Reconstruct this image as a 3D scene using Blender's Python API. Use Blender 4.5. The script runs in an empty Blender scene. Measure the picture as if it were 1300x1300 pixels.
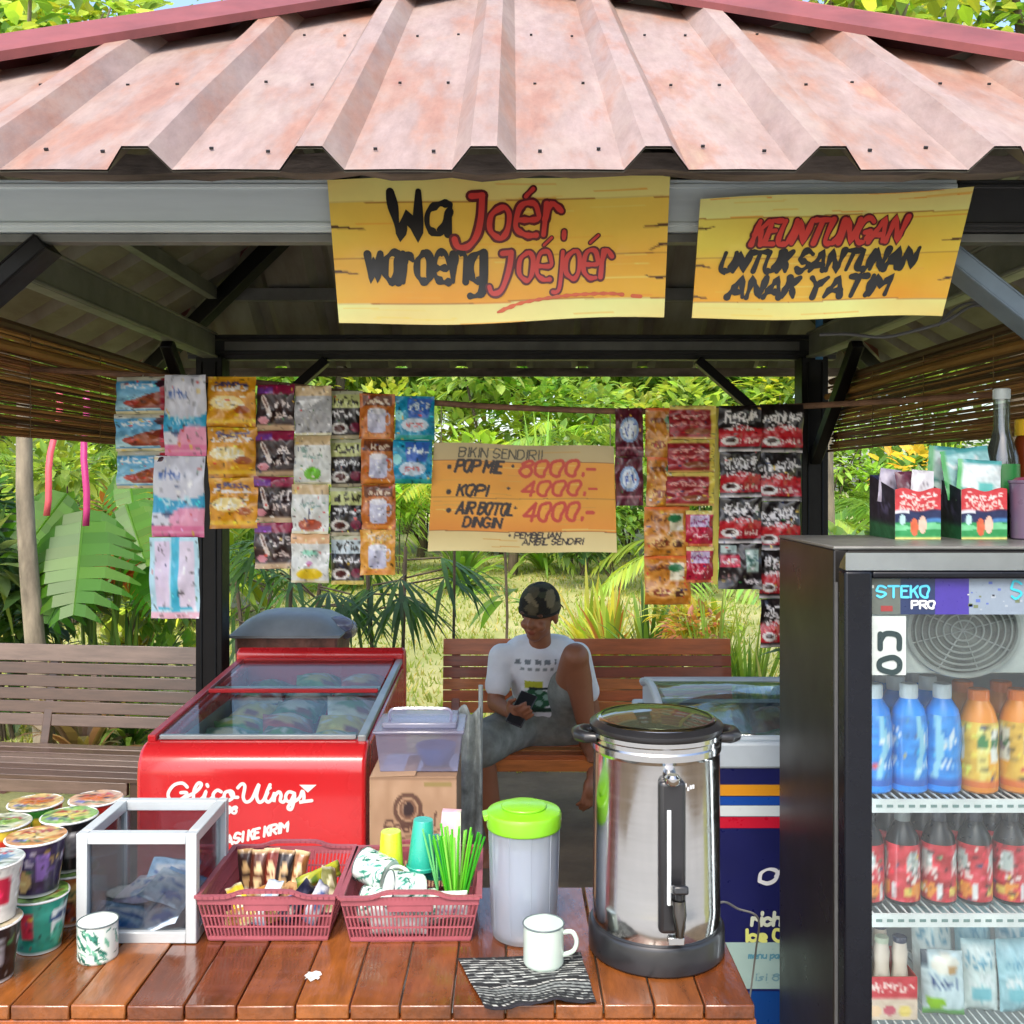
import bpy, bmesh, math, random
import numpy as np
from mathutils import Vector, Matrix, Euler
R = math.radians
random.seed(7)
rng = np.random.RandomState(5)
sc = bpy.context.scene
COL = sc.collection

# ------------------------------------------------------------------ camera, sky, sun, exposure
F, CX, HY, EYE = 1250.0, 650.0, 610.0, 1.55      # photo focal length (px), principal column, horizon row, eye height (m)
cd = bpy.data.cameras.new('camera')
cd.sensor_width = 36.0
cd.lens = 36.0 * F / 1300.0
cd.shift_y = -(650.0 - HY) / 1300.0
cd.clip_start, cd.clip_end = 0.05, 500.0
cam = bpy.data.objects.new('camera', cd)
cam.location = (0, 0, EYE)
cam.rotation_euler = (R(90), 0, 0)
COL.objects.link(cam)
sc.camera = cam

SUN_EL, SUN_AZ = 50.0, 194.0     # azimuth clockwise from +Y (straight away from the camera)
w = bpy.data.worlds.new('World'); sc.world = w; w.use_nodes = True
wt = w.node_tree; wt.nodes.clear()
wo = wt.nodes.new('ShaderNodeOutputWorld'); wb = wt.nodes.new('ShaderNodeBackground')
sk = wt.nodes.new('ShaderNodeTexSky'); sk.sky_type = 'NISHITA'; sk.sun_disc = False
sk.sun_elevation = R(SUN_EL); sk.sun_rotation = R(SUN_AZ)
sk.air_density = 1.0; sk.dust_density = 3.0; sk.ozone_density = 1.0
wb.inputs['Strength'].default_value = 0.15
wt.links.new(sk.outputs[0], wb.inputs[0]); wt.links.new(wb.outputs[0], wo.inputs[0])
sl = bpy.data.lights.new('sun', 'SUN'); sl.energy = .95; sl.angle = R(20); sl.color = (1.0, 0.95, 0.86)
so = bpy.data.objects.new('sun', sl); COL.objects.link(so)
sd = Vector((math.sin(R(SUN_AZ)) * math.cos(R(SUN_EL)), math.cos(R(SUN_AZ)) * math.cos(R(SUN_EL)), math.sin(R(SUN_EL))))
so.rotation_euler = sd.to_track_quat('Z', 'Y').to_euler()
so.location = sd * 30
sc.view_settings.view_transform = 'Standard'
sc.view_settings.look = 'None'
sc.view_settings.exposure = 1.56
sc.view_settings.gamma = 1.0
sc.render.engine = 'CYCLES'
cy = sc.cycles
cy.max_bounces = 8; cy.diffuse_bounces = 4; cy.glossy_bounces = 3; cy.transmission_bounces = 6; cy.transparent_max_bounces = 12
cy.caustics_reflective = False; cy.caustics_refractive = False
cy.use_denoising = True
cy.sample_clamp_indirect = 6.0

# ------------------------------------------------------------------ helpers
def at(px, py, d):
    return Vector(((px - CX) * d / F, d, EYE + (HY - py) * d / F))

def lin(c):
    c = np.asarray(c, dtype=float)
    return np.where(c <= 0.04045, c / 12.92, ((c + 0.055) / 1.055) ** 2.4)

def C(r, g, b, k=0.82):
    l = lin(np.array([r, g, b]) / 255.0) * k
    return (float(l[0]), float(l[1]), float(l[2]))

_mats = {}
def mat(name, col=(.5, .5, .5), rough=.5, metal=0., var=.18, scale=9., bump=0., bscale=60., coat=0., alpha=None, spec=.5, stretch=None, attr=False, sss=0., col2=None, dirt=0.):
    if name in _mats: return _mats[name]
    m = bpy.data.materials.new(name); m.use_nodes = True
    nt = m.node_tree; N = nt.nodes; L = nt.links
    p = N['Principled BSDF']
    p.inputs['Roughness'].default_value = rough
    p.inputs['Metallic'].default_value = metal
    p.inputs['Specular IOR Level'].default_value = spec
    p.inputs['Coat Weight'].default_value = coat
    p.inputs['Coat Roughness'].default_value = 0.08
    tc = N.new('ShaderNodeTexCoord')
    src = tc.outputs['Object']
    if stretch:
        mp = N.new('ShaderNodeMapping'); mp.inputs['Scale'].default_value = stretch
        L.new(src, mp.inputs[0]); src = mp.outputs[0]
    nz = N.new('ShaderNodeTexNoise'); nz.inputs['Scale'].default_value = scale
    nz.inputs['Detail'].default_value = 6; nz.inputs['Roughness'].default_value = .62
    L.new(src, nz.inputs['Vector'])
    rp = N.new('ShaderNodeMapRange'); rp.inputs[1].default_value = .3; rp.inputs[2].default_value = .7
    L.new(nz.outputs[0], rp.inputs[0])
    mx = N.new('ShaderNodeMix'); mx.data_type = 'RGBA'
    if attr:
        va = N.new('ShaderNodeAttribute'); va.attribute_name = 'tint'
        mu = N.new('ShaderNodeMix'); mu.data_type = 'RGBA'; mu.blend_type = 'MULTIPLY'; mu.inputs[0].default_value = 1
        mu.inputs[7].default_value = (1 - var, 1 - var, 1 - var, 1)
        L.new(va.outputs['Color'], mu.inputs[6])
        L.new(va.outputs['Color'], mx.inputs[6]); L.new(mu.outputs[2], mx.inputs[7])
    else:
        a = np.array(col)
        b = np.array(col2) if col2 is not None else a * (1 - var * 1.6)
        a2 = a if col2 is not None else np.minimum(a * (1 + var * .5), .9)
        mx.inputs[6].default_value = (*a2, 1); mx.inputs[7].default_value = (*b, 1)
    L.new(rp.outputs[0], mx.inputs[0])
    L.new(mx.outputs[2], p.inputs['Base Color'])
    rr = N.new('ShaderNodeMapRange'); rr.inputs[3].default_value = max(.02, rough - .1); rr.inputs[4].default_value = min(1, rough + .12)
    n2 = N.new('ShaderNodeTexNoise'); n2.inputs['Scale'].default_value = scale * 3.1; n2.inputs['Detail'].default_value = 4
    L.new(src, n2.inputs['Vector']); L.new(n2.outputs[0], rr.inputs[0]); L.new(rr.outputs[0], p.inputs['Roughness'])
    if bump:
        n3 = N.new('ShaderNodeTexNoise'); n3.inputs['Scale'].default_value = bscale; n3.inputs['Detail'].default_value = 5
        L.new(src, n3.inputs['Vector'])
        bp = N.new('ShaderNodeBump'); bp.inputs['Strength'].default_value = bump; bp.inputs['Distance'].default_value = .01
        L.new(n3.outputs[0], bp.inputs['Height']); L.new(bp.outputs[0], p.inputs['Normal'])
    if alpha is not None: p.inputs['Alpha'].default_value = alpha
    _mats[name] = m
    return m

def leaf_mat(name, rough=.42, trans=.42):
    if name in _mats: return _mats[name]
    m = bpy.data.materials.new(name); m.use_nodes = True
    nt = m.node_tree; N = nt.nodes; L = nt.links
    p = N['Principled BSDF']; p.inputs['Roughness'].default_value = rough
    va = N.new('ShaderNodeAttribute'); va.attribute_name = 'tint'
    L.new(va.outputs['Color'], p.inputs['Base Color'])
    t = N.new('ShaderNodeBsdfTranslucent')
    br = N.new('ShaderNodeMix'); br.data_type = 'RGBA'; br.blend_type = 'MULTIPLY'; br.inputs[0].default_value = 1
    br.inputs[7].default_value = (2.3, 2.1, 1.0, 1)
    L.new(va.outputs['Color'], br.inputs[6]); L.new(br.outputs[2], t.inputs[0])
    ms = N.new('ShaderNodeMixShader'); ms.inputs[0].default_value = trans
    L.new(p.outputs[0], ms.inputs[1]); L.new(t.outputs[0], ms.inputs[2])
    L.new(ms.outputs[0], N['Material Output'].inputs[0])
    _mats[name] = m
    return m

def glass_mat(name, tint=(.9, .95, .95), refl=.12, rough=.03, body=0., bodycol=(.8, .85, .9), fk=.4):
    """thin sheet glass or clear plastic: see-through, a fresnel gloss and some milkiness"""
    if name in _mats: return _mats[name]
    m = bpy.data.materials.new(name); m.use_nodes = True
    nt = m.node_tree; N = nt.nodes; L = nt.links
    N.remove(N['Principled BSDF'])
    tr = N.new('ShaderNodeBsdfTransparent'); tr.inputs[0].default_value = (*tint, 1)
    gl = N.new('ShaderNodeBsdfGlossy'); gl.inputs['Roughness'].default_value = rough
    df = N.new('ShaderNodeBsdfDiffuse'); df.inputs[0].default_value = (*bodycol, 1)
    tl = N.new('ShaderNodeBsdfTranslucent'); tl.inputs[0].default_value = (*bodycol, 1)
    m0 = N.new('ShaderNodeMixShader'); m0.inputs[0].default_value = .5
    L.new(df.outputs[0], m0.inputs[1]); L.new(tl.outputs[0], m0.inputs[2])
    m1 = N.new('ShaderNodeMixShader'); m1.inputs[0].default_value = body
    L.new(tr.outputs[0], m1.inputs[1]); L.new(m0.outputs[0], m1.inputs[2])
    lw = N.new('ShaderNodeLayerWeight'); lw.inputs[0].default_value = .35
    ma = N.new('ShaderNodeMath'); ma.operation = 'MULTIPLY_ADD'; ma.inputs[1].default_value = fk; ma.inputs[2].default_value = refl
    L.new(lw.outputs['Fresnel'], ma.inputs[0])
    m2 = N.new('ShaderNodeMixShader'); L.new(ma.outputs[0], m2.inputs[0])
    L.new(m1.outputs[0], m2.inputs[1]); L.new(gl.outputs[0], m2.inputs[2])
    L.new(m2.outputs[0], N['Material Output'].inputs[0])
    _mats[name] = m
    return m

def emit_mat(name, col, s):
    if name in _mats: return _mats[name]
    m = bpy.data.materials.new(name); m.use_nodes = True
    p = m.node_tree.nodes['Principled BSDF']
    p.inputs['Emission Color'].default_value = (*col, 1); p.inputs['Emission Strength'].default_value = s
    _mats[name] = m
    return m

class MB:
    """collects shapes and links them as ONE mesh object"""
    def __init__(s): s.v = []; s.f = []; s.mi = []; s.c = []
    def add(s, vs, fs, mi=0, col=None):
        o = len(s.v)
        s.v.extend([tuple(v) for v in vs])
        s.f.extend([tuple(i + o for i in f) for f in fs]); s.mi.extend([mi] * len(fs))
        if col is None: s.c.extend([(.5, .5, .5)] * len(vs))
        elif len(np.shape(col)) == 1: s.c.extend([tuple(col)] * len(vs))
        else: s.c.extend([tuple(c) for c in col])
        return s
    def box(s, c, size, rot=None, mi=0, col=None):
        hx, hy, hz = size[0] / 2, size[1] / 2, size[2] / 2
        vs = [Vector((x, y, z)) for x in (-hx, hx) for y in (-hy, hy) for z in (-hz, hz)]
        if rot is not None:
            M = rot if isinstance(rot, Matrix) else Euler(rot).to_matrix()
            vs = [M @ v for v in vs]
        c = Vector(c)
        return s.add([v + c for v in vs], [(0, 1, 3, 2), (4, 6, 7, 5), (0, 4, 5, 1), (2, 3, 7, 6), (0, 2, 6, 4), (1, 5, 7, 3)], mi, col)
    def bar(s, p, q, wd, ht, up=(0, 0, 1), mi=0, col=None):
        p = Vector(p); q = Vector(q); d = (q - p); ln = d.length; d.normalize()
        u = Vector(up); x = d.cross(u)
        if x.length < 1e-4: x = d.cross(Vector((0, 1, 0)))
        x.normalize(); z = x.cross(d)
        M = Matrix((x, d, z)).transposed()
        return s.box((p + q) / 2, (wd, ln, ht), M, mi, col)
    def tube(s, pts, r, n=8, mi=0, col=None, cap=True):
        pts = [Vector(p) for p in pts]; k = len(pts)
        rs = list(r) if hasattr(r, '__len__') else [r] * k
        vs = []; fs = []
        prev = None
        for i, p in enumerate(pts):
            d = (pts[min(i + 1, k - 1)] - pts[max(i - 1, 0)]).normalized()
            if prev is None:
                a = d.cross(Vector((0, 0, 1)))
                if a.length < 1e-3: a = d.cross(Vector((0, 1, 0)))
            else: a = prev - d * prev.dot(d)
            a.normalize(); prev = a; b = d.cross(a)
            for j in range(n):
                t = 2 * math.pi * j / n
                vs.append(p + (a * math.cos(t) + b * math.sin(t)) * rs[i])
        for i in range(k - 1):
            for j in range(n):
                fs.append((i * n + j, i * n + (j + 1) % n, (i + 1) * n + (j + 1) % n, (i + 1) * n + j))
        if cap:
            fs.append(tuple(range(n - 1, -1, -1))); fs.append(tuple((k - 1) * n + j for j in range(n)))
        return s.add(vs, fs, mi, col)
    def lathe(s, prof, n=32, c=(0, 0, 0), mi=0, col=None, colf=None, M=None, close=True):
        vs = []; fs = []; cs = []
        c = Vector(c); k = len(prof)
        for i, (r, z) in enumerate(prof):
            for j in range(n):
                t = 2 * math.pi * j / n
                v = Vector((r * math.sin(t), -r * math.cos(t), z))      # j = 0 faces -Y
                if M is not None: v = M @ v
                vs.append(v + c)
                if colf: cs.append(colf(j / n, i / (k - 1.0)))
        for i in range(k - 1):
            for j in range(n):
                fs.append((i * n + j, i * n + (j + 1) % n, (i + 1) * n + (j + 1) % n, (i + 1) * n + j))
        if close:
            if prof[0][0] > 1e-5: fs.append(tuple(range(n - 1, -1, -1)))
            if prof[-1][0] > 1e-5: fs.append(tuple((k - 1) * n + j for j in range(n)))
        return s.add(vs, fs, mi, cs if colf else col)
    def ball(s, c, r, n=12, mi=0, col=None, sc3=(1, 1, 1)):
        prof = [(max(1e-6, r * math.sin(math.pi * i / n)), -r * math.cos(math.pi * i / n)) for i in range(n + 1)]
        o = len(s.v); s.lathe(prof, n * 2, (0, 0, 0), mi, col, close=False)
        for i in range(o, len(s.v)):
            v = s.v[i]; s.v[i] = (v[0] * sc3[0] + c[0], v[1] * sc3[1] + c[1], v[2] * sc3[2] + c[2])
        return s
    def build(s, name, mats, parent=None, loc=None, bevel=0., seg=2, angle=38, rot=None, smooth=True):
        me = bpy.data.meshes.new(name)
        me.from_pydata(s.v, [], s.f); me.update()
        if not isinstance(mats, (list, tuple)): mats = [mats]
        for m in mats: me.materials.append(m)
        me.polygons.foreach_set('material_index', s.mi)
        ca = me.color_attributes.new('tint', 'FLOAT_COLOR', 'POINT')
        arr = np.ones((len(s.v), 4), dtype=np.float32)
        if len(s.v): arr[:, :3] = np.array(s.c, dtype=np.float32)
        ca.data.foreach_set('color', arr.ravel())
        if smooth:
            me.polygons.foreach_set('use_smooth', [True] * len(me.polygons))
            me.set_sharp_from_angle(angle=R(angle))
        o = bpy.data.objects.new(name, me); COL.objects.link(o)
        if parent is not None: o.parent = parent
        if loc is not None: o.location = loc
        if rot is not None: o.rotation_euler = rot
        if bevel:
            b = o.modifiers.new('bevel', 'BEVEL'); b.width = bevel; b.segments = seg; b.limit_method = 'ANGLE'; b.angle_limit = R(40)
            b.harden_normals = False
        return o

_labels = set()
def tag(o, label, cat, group=None):
    if len(label.replace('-', '').split()) > 16: print('LONG LABEL', label)
    o['label'] = label; o['category'] = cat
    if group: o['group'] = group
    return o
def thing(name, label, cat, loc=(0, 0, 0), rz=0., group=None):
    o = bpy.data.objects.new(name, None); COL.objects.link(o)
    o.location = loc; o.rotation_euler = (0, 0, rz); o.empty_display_size = .05
    return tag(o, label, cat, group)
def copy_tree(o, parent=None):
    c = o.copy(); COL.objects.link(c)
    if parent is not None: c.parent = parent
    for ch in list(o.children): copy_tree(ch, c)
    return c

# ------------------------------------------------------------------ hand lettering: strokes on a 0-6 x 0-9 grid (baseline 2, x-height 6, capitals 9)
G = {
'A': '023962 1454', 'B': '0209 ~093958573606 ~064654433202', 'C': '~5839190704224253', 'D': '0209 ~093957543202', 'E': '49090242 0636', 'F': '490902 0636',
'G': '~58391907042242 5355 3555', 'H': '0209 5259 0656', 'I': '1219', 'J': '~4944331203', 'K': '0209 4905 2642', 'L': '090242', 'M': '0209356962', 'N': '02095259',
'O': '~290804224244574929', 'P': '0209 ~0949585605', 'R': '0209 ~0949585605 2552', 'S': '~58391907064554432203', 'T': '0969 3932', 'U': '~09041232425459', 'V': '093269',
'W': '0912365269', 'Y': '0936 693632', 'Z': '09590252', '0': '~290804224244574929', '1': '1739 32', '4': '4942 490454', '8': '~49391817465442220416475849', '6': '~492806032242544516',
'a': '~46260503223345 4642', 'b': '0902 ~0526464422 03', 'c': '~452605032243', 'd': '4942 ~452605032243', 'e': '~044445361605032242', 'g': '~462605032243 ~46412000', 'h': '0902 ~04163645 42',
'i': '1612 1819', 'j': '~26211000 2829', 'k': '0902 4604 1442', 'l': '1912', 'm': '0602 ~04162522 ~24364542', 'n': '0602 ~0416364542', 'o': '~260503223243453626', 'p': '0600 ~0526464422 03',
'r': '0602 ~041635', 's': '~46261534331202', 't': '~28233242 0646', 'u': '~06032243 4642', 'w': '0612253246', 'y': '0623 ~46231000', 'z': '06460242',
'.': '1213', ',': '1311', '-': '0535', '*': '1535 2426', 'x': '0642 4602', '!': '1914 1213', '$': '~58491907064554432203 3130', "'": '1819', 'v': '062246',
}
def glyph(ch):
    s = G.get(ch)
    if s is None: return [], 3.2
    # blanks inside a stroke written above by mistake of layout are joined when a chunk has odd length
    out = []; buf = ''
    for tok in s.split(' '):
        buf += tok
        body = buf.lstrip('~')
        if len(body) % 2 == 0 and len(body) >= 4:
            out.append(buf); buf = ''
    if buf and out: out[-1] += buf
    st = []
    mx = 0
    for b in out:
        sm = b[0] == '~'; b = b.lstrip('~')
        b = b.replace('~', '')
        pts = [(int(b[i]), int(b[i + 1])) for i in range(0, len(b) - 1, 2)]
        mx = max(mx, max(p[0] for p in pts))
        st.append((sm, pts))
    return st, mx + 1.5
def smooth(pts, k=5):
    out = []
    n = len(pts)
    for i in range(n - 1):
        p0 = pts[max(i - 1, 0)]; p1 = pts[i]; p2 = pts[i + 1]; p3 = pts[min(i + 2, n - 1)]
        for j in range(k):
            t = j / k
            out.append(tuple(.5 * (2 * b + (c - a) * t + (2 * a - 5 * b + 4 * c - d) * t * t + (3 * b - a - 3 * c + d) * t ** 3) for a, b, c, d in zip(p0, p1, p2, p3)))
    out.append(tuple(pts[-1]))
    return out
def strokes(text, x, y, h, slant=0., squeeze=1., width=None, wob=0., rise=0.):
    """polylines of a line of text with its baseline start at (x, y), capital height h"""
    u = h / 7.0; cx = 0.; res = []
    for ch in text:
        st, adv = glyph(ch)
        for sm, pts in st:
            q = [(cx + px + random.uniform(-wob, wob), py - 2 + random.uniform(-wob, wob)) for px, py in pts]
            if sm: q = smooth(q)
            res.append(q)
        cx += adv
    k = u * squeeze
    if width: k = width / max(cx - 1.5, 1)
    return [[(x + a * k + b * u * slant, y + b * u + a * k * rise) for a, b in s] for s in res]

_lift = [0]
def ribbons(mb, polys, wd, place, mi=0, col=None, taper=.0, lift=0.):
    """brush strokes as thin raised strips; place(u, v, lift) -> point"""
    for q in polys:
        q = [p for i, p in enumerate(q) if i == 0 or (abs(p[0] - q[i - 1][0]) + abs(p[1] - q[i - 1][1])) > 1e-5]
        if len(q) < 2: continue
        _lift[0] = (_lift[0] + 1) % 16; lf = lift + _lift[0] * 4e-5         # no two strokes share a plane
        # densify
        d = [q[0]]
        for a, b in zip(q, q[1:]):
            n = max(1, int(math.hypot(b[0] - a[0], b[1] - a[1]) / (wd * .6)))
            for i in range(1, n + 1): d.append((a[0] + (b[0] - a[0]) * i / n, a[1] + (b[1] - a[1]) * i / n))
        k = len(d); vs = []; fs = []
        for i, p in enumerate(d):
            a = d[max(i - 1, 0)]; b = d[min(i + 1, k - 1)]
            tx, ty = b[0] - a[0], b[1] - a[1]; l = math.hypot(tx, ty) or 1; tx /= l; ty /= l
            s = i / max(k - 1, 1)
            hw = wd / 2 * (1 + taper * math.cos(s * 5 + p[0] * 90))
            li = lf + i * 7e-6
            vs.append(place(p[0] - ty * hw, p[1] + tx * hw, li)); vs.append(place(p[0] + ty * hw, p[1] - tx * hw, li))
        for i in range(k - 1): fs.append((2 * i, 2 * i + 1, 2 * i + 3, 2 * i + 2))
        o = len(vs)
        for (e, nb, sg) in ((0, 1, 1), (k - 1, k - 2, -1)):        # round ends
            p = d[e]; a = d[nb]
            ang = math.atan2(p[1] - a[1], p[0] - a[0])
            hw = wd / 2 * (1 + taper * math.cos((e / max(k - 1, 1)) * 5 + p[0] * 90))
            base = len(vs)
            lf2 = lf + e * 7e-6 + 1.6e-5
            vs.append(place(p[0], p[1], lf2))
            for j in range(7):
                t = ang - math.pi / 2 + math.pi * j / 6
                vs.append(place(p[0] + hw * math.cos(t), p[1] + hw * math.sin(t), lf2))
            for j in range(6): fs.append((base, base + 1 + j, base + 2 + j))
        mb.add(vs, fs, mi, col)

class Art:
    """a printed design: colours on a small raster, x to the right and y down, both 0..1; read at a mesh's points"""
    def __init__(s, base, res=(96, 96), speck=0.):
        s.w, s.h = res
        s.a = np.zeros((s.h, s.w, 3)); s.a[:] = np.array(base) / 255.
        yy, xx = np.mgrid[0:s.h, 0:s.w]
        s.x = (xx + .5) / s.w; s.y = (yy + .5) / s.h; s.asp = s.w / s.h
    def _put(s, m, c, a=1.):
        s.a[m] = s.a[m] * (1 - a) + np.array(c) / 255. * a; return s
    def rect(s, x0, y0, x1, y1, c, a=1.): return s._put((s.x >= x0) & (s.x < x1) & (s.y >= y0) & (s.y < y1), c, a)
    def ell(s, x, y, rx, ry, c, a=1.): return s._put(((s.x - x) / rx) ** 2 + ((s.y - y) / ry) ** 2 < 1, c, a)
    def ring(s, x, y, rx, ry, t, c):
        d = ((s.x - x) / rx) ** 2 + ((s.y - y) / ry) ** 2
        return s._put((d < 1) & (d > (1 - t) ** 2), c)
    def poly(s, pts, c, a=1.):
        m = np.zeros_like(s.x, dtype=bool); n = len(pts)
        for i in range(n):
            x0, y0 = pts[i]; x1, y1 = pts[(i + 1) % n]
            if y0 == y1: continue
            hit = ((s.y >= min(y0, y1)) & (s.y < max(y0, y1)))
            m ^= hit & (s.x < (s.y - y0) / (y1 - y0) * (x1 - x0) + x0)
        return s._put(m, c, a)
    def grad(s, x0, y0, x1, y1, c0, c1):
        m = (s.x >= x0) & (s.x < x1) & (s.y >= y0) & (s.y < y1)
        t = np.clip((s.y - y0) / (y1 - y0), 0, 1)[..., None]
        g = np.array(c0) / 255. * (1 - t) + np.array(c1) / 255. * t
        s.a[m] = g[m]; return s
    def line(s, pts, wd, c):
        m = np.zeros_like(s.x, dtype=bool)
        for (x0, y0), (x1, y1) in zip(pts, pts[1:]):
            ax, ay = x0 * s.asp, y0; bx, by = x1 * s.asp, y1
            dx, dy = bx - ax, by - ay; l2 = dx * dx + dy * dy + 1e-12
            t = np.clip(((s.x * s.asp - ax) * dx + (s.y - ay) * dy) / l2, 0, 1)
            m |= np.hypot(s.x * s.asp - ax - t * dx, s.y - ay - t * dy) < wd / 2
        return s._put(m, c)
    def text(s, t, x, y, h, wd, c, slant=0., width=None, squeeze=1., rise=0., wob=.0):
        for q in strokes(t, 0, 0, h, slant, squeeze, width * s.asp if width else None, wob, rise):
            s.line([(x + a / s.asp, y - b) for a, b in q], wd, c)
        return s
    def scribble(s, x, y, wd, h, n, c, t=.03):
        """a line of print too small to read: uprights, arcs and bowls"""
        w1 = wd / n; h = max(h, .045); t = min(t, .045)
        for i in range(n):
            for q in range(3):
                xa = x + w1 * (i + random.uniform(0, .8)); ya = y + random.uniform(-h, h); L_ = random.choice([(.1, 1.3), (.5, .3), (.6, -.2), (.25, .8), (-.3, .9)])
                s.line([(xa, ya), (xa + w1 * L_[0] * .6, min(max(ya + h * L_[1] * .6, y - h), y + h)), (xa + w1 * L_[0] * .9, min(max(ya + h * L_[1], y - h), y + h))], t * .9, c)
        return s
    def busy(s, n, x0=0., y0=0., x1=1., y1=1., sz=.09):
        """small printed detail: flecks, bars and dots in lighter and darker inks"""
        for i in range(n):
            x = random.uniform(x0, x1); y = random.uniform(y0, y1); w_ = sz * random.uniform(.2, 1.) / max(s.asp, .5); h_ = sz * random.uniform(.12, .6); k = random.random()
            if k < .45: m = (abs(s.x - x) < w_ * .5) & (abs(s.y - y) < h_ * .4)
            elif k < .75: m = ((s.x - x) / w_) ** 2 + ((s.y - y) / h_) ** 2 < .3
            else: m = (abs((s.x - x) + (s.y - y) * random.uniform(-1, 1)) < w_ * .22) & (abs(s.y - y) < h_)
            if random.random() < .8: s.a[m] = np.clip(s.a[m] * random.choice([.45, .6, .75, 1.3, 1.55]) + random.choice([0, 0, .06]), 0, 1)
            else: s.a[m] = np.array(random.choice([(236, 232, 220), (226, 60, 50), (240, 200, 70), (40, 60, 110), (60, 130, 70)])) / 255.
        return s
    def noise(s, k, n=14):
        g = rng.rand(n + 2, n + 2, 1) - .5
        ix = np.clip(s.x * n, 0, n); iy = np.clip(s.y * n, 0, n); i0 = ix.astype(int); j0 = iy.astype(int)
        fx = (ix - i0)[..., None]; fy = (iy - j0)[..., None]
        v = (g[j0, i0] * (1 - fx) + g[j0, i0 + 1] * fx) * (1 - fy) + (g[j0 + 1, i0] * (1 - fx) + g[j0 + 1, i0 + 1] * fx) * fy
        s.a = np.clip(s.a + v * k * 2, 0, 1); return s
    def at(s, u, v, k=.82):
        x = min(max(u, 0), 1) * s.w - .5; y = min(max(v, 0), 1) * s.h - .5
        x0 = int(math.floor(x)); y0 = int(math.floor(y)); fx = x - x0; fy = y - y0
        g = lambda i, j: s.a[min(max(j, 0), s.h - 1), min(max(i, 0), s.w - 1)]
        c = (g(x0, y0) * (1 - fx) + g(x0 + 1, y0) * fx) * (1 - fy) + (g(x0, y0 + 1) * (1 - fx) + g(x0 + 1, y0 + 1) * fx) * fy
        l = lin(c) * k
        return (l[0], l[1], l[2])

def slab(mb, art, P, nx, ny, thick, back=(.5, .5, .5), bulge=None, mi=0):
    """a printed board or packet: P(u, v) -> front point (v runs down); bulge(u, v) -> extra half-thickness"""
    vs = []; cs = []; fs = []
    e = 1e-3
    for side in (0, 1):
        for j in range(ny + 1):
            for i in range(nx + 1):
                u, v = i / nx, j / ny
                p = Vector(P(u, v)); b = (bulge(u, v) if bulge else 0.)
                p = p + Vector((0, -b if side == 0 else thick + b, 0))
                vs.append(p); cs.append(art.at(u, v) if side == 0 else back)
    n1 = (nx + 1) * (ny + 1)
    ix = lambda s_, i, j: s_ * n1 + j * (nx + 1) + i
    for j in range(ny):
        for i in range(nx):
            fs.append((ix(0, i, j), ix(0, i, j + 1), ix(0, i + 1, j + 1), ix(0, i + 1, j)))
            fs.append((ix(1, i, j), ix(1, i + 1, j), ix(1, i + 1, j + 1), ix(1, i, j + 1)))
    for i in range(nx):
        fs.append((ix(0, i, 0), ix(0, i + 1, 0), ix(1, i + 1, 0), ix(1, i, 0)))
        fs.append((ix(0, i, ny), ix(1, i, ny), ix(1, i + 1, ny), ix(0, i + 1, ny)))
    for j in range(ny):
        fs.append((ix(0, 0, j), ix(1, 0, j), ix(1, 0, j + 1), ix(0, 0, j + 1)))
        fs.append((ix(0, nx, j), ix(0, nx, j + 1), ix(1, nx, j + 1), ix(1, nx, j)))
    mb.add(vs, fs, mi, cs)
    return mb
PRINT = mat('printed_film', attr=True, rough=.32, var=.1, scale=30, coat=.25)
CARD = mat('printed_card', attr=True, rough=.6, var=.08, scale=25)
PLAST = mat('tinted_plastic', attr=True, rough=.3, var=.06, scale=20, coat=.2)
# ------------------------------------------------------------------ ground
m_grass = mat('lawn', col=(.24, .27, .06), col2=(.44, .40, .17), rough=.95, scale=.9, bump=.5, bscale=30)
m_earth = mat('packed_earth', col=(.19, .135, .08), rough=.95, scale=3, var=.3, bump=.6, bscale=25)
m_sand = mat('sandy_path', col=(.55, .48, .36), rough=.95, scale=2, var=.2, bump=.4, bscale=20)
g = MB()
n = 24
vs = []; fs = []
for j in range(n + 1):
    for i in range(n + 1):
        x = -150 + 300 * i / n; y = -150 + 300 * j / n
        vs.append((x, y, 0))
for j in range(n):
    for i in range(n): fs.append((j * (n + 1) + i, j * (n + 1) + i + 1, (j + 1) * (n + 1) + i + 1, (j + 1) * (n + 1) + i))
g.add(vs, fs)
o = g.build('ground', m_grass); o['kind'] = 'structure'
def blot(name, m, pts, z):
    b = MB(); q = smooth(pts + [pts[0]], 6)
    b.add([(p[0], p[1], z) for p in q[:-1]], [tuple(range(len(q) - 1))])
    o = b.build(name, m); o['kind'] = 'structure'; return o
m_conc = mat('bounce_concrete', col=(.46, .44, .40), rough=.9, scale=1.5, var=.12, bump=.3)  # unseen ground in front, made pale to bounce light up under the roof
blot('forecourt', m_conc, [(-16, -22), (16, -22), (14, -3), (5, 1.0), (0, 1.35), (-5, 1.0), (-14, -3)], .004)
blot('earth_floor', m_earth, [(-2.2, .4), (2.2, .4), (2.5, 2.5), (2.3, 4.9), (.5, 5.2), (-1.6, 5.0), (-2.6, 3.4)], .008)
blot('path', m_sand, [(-20, 13.0), (-8, 12.4), (-4.6, 11.6), (-3.2, 12.2), (-3.4, 13.6), (-6, 14.8), (-20, 16)], .004)

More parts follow.
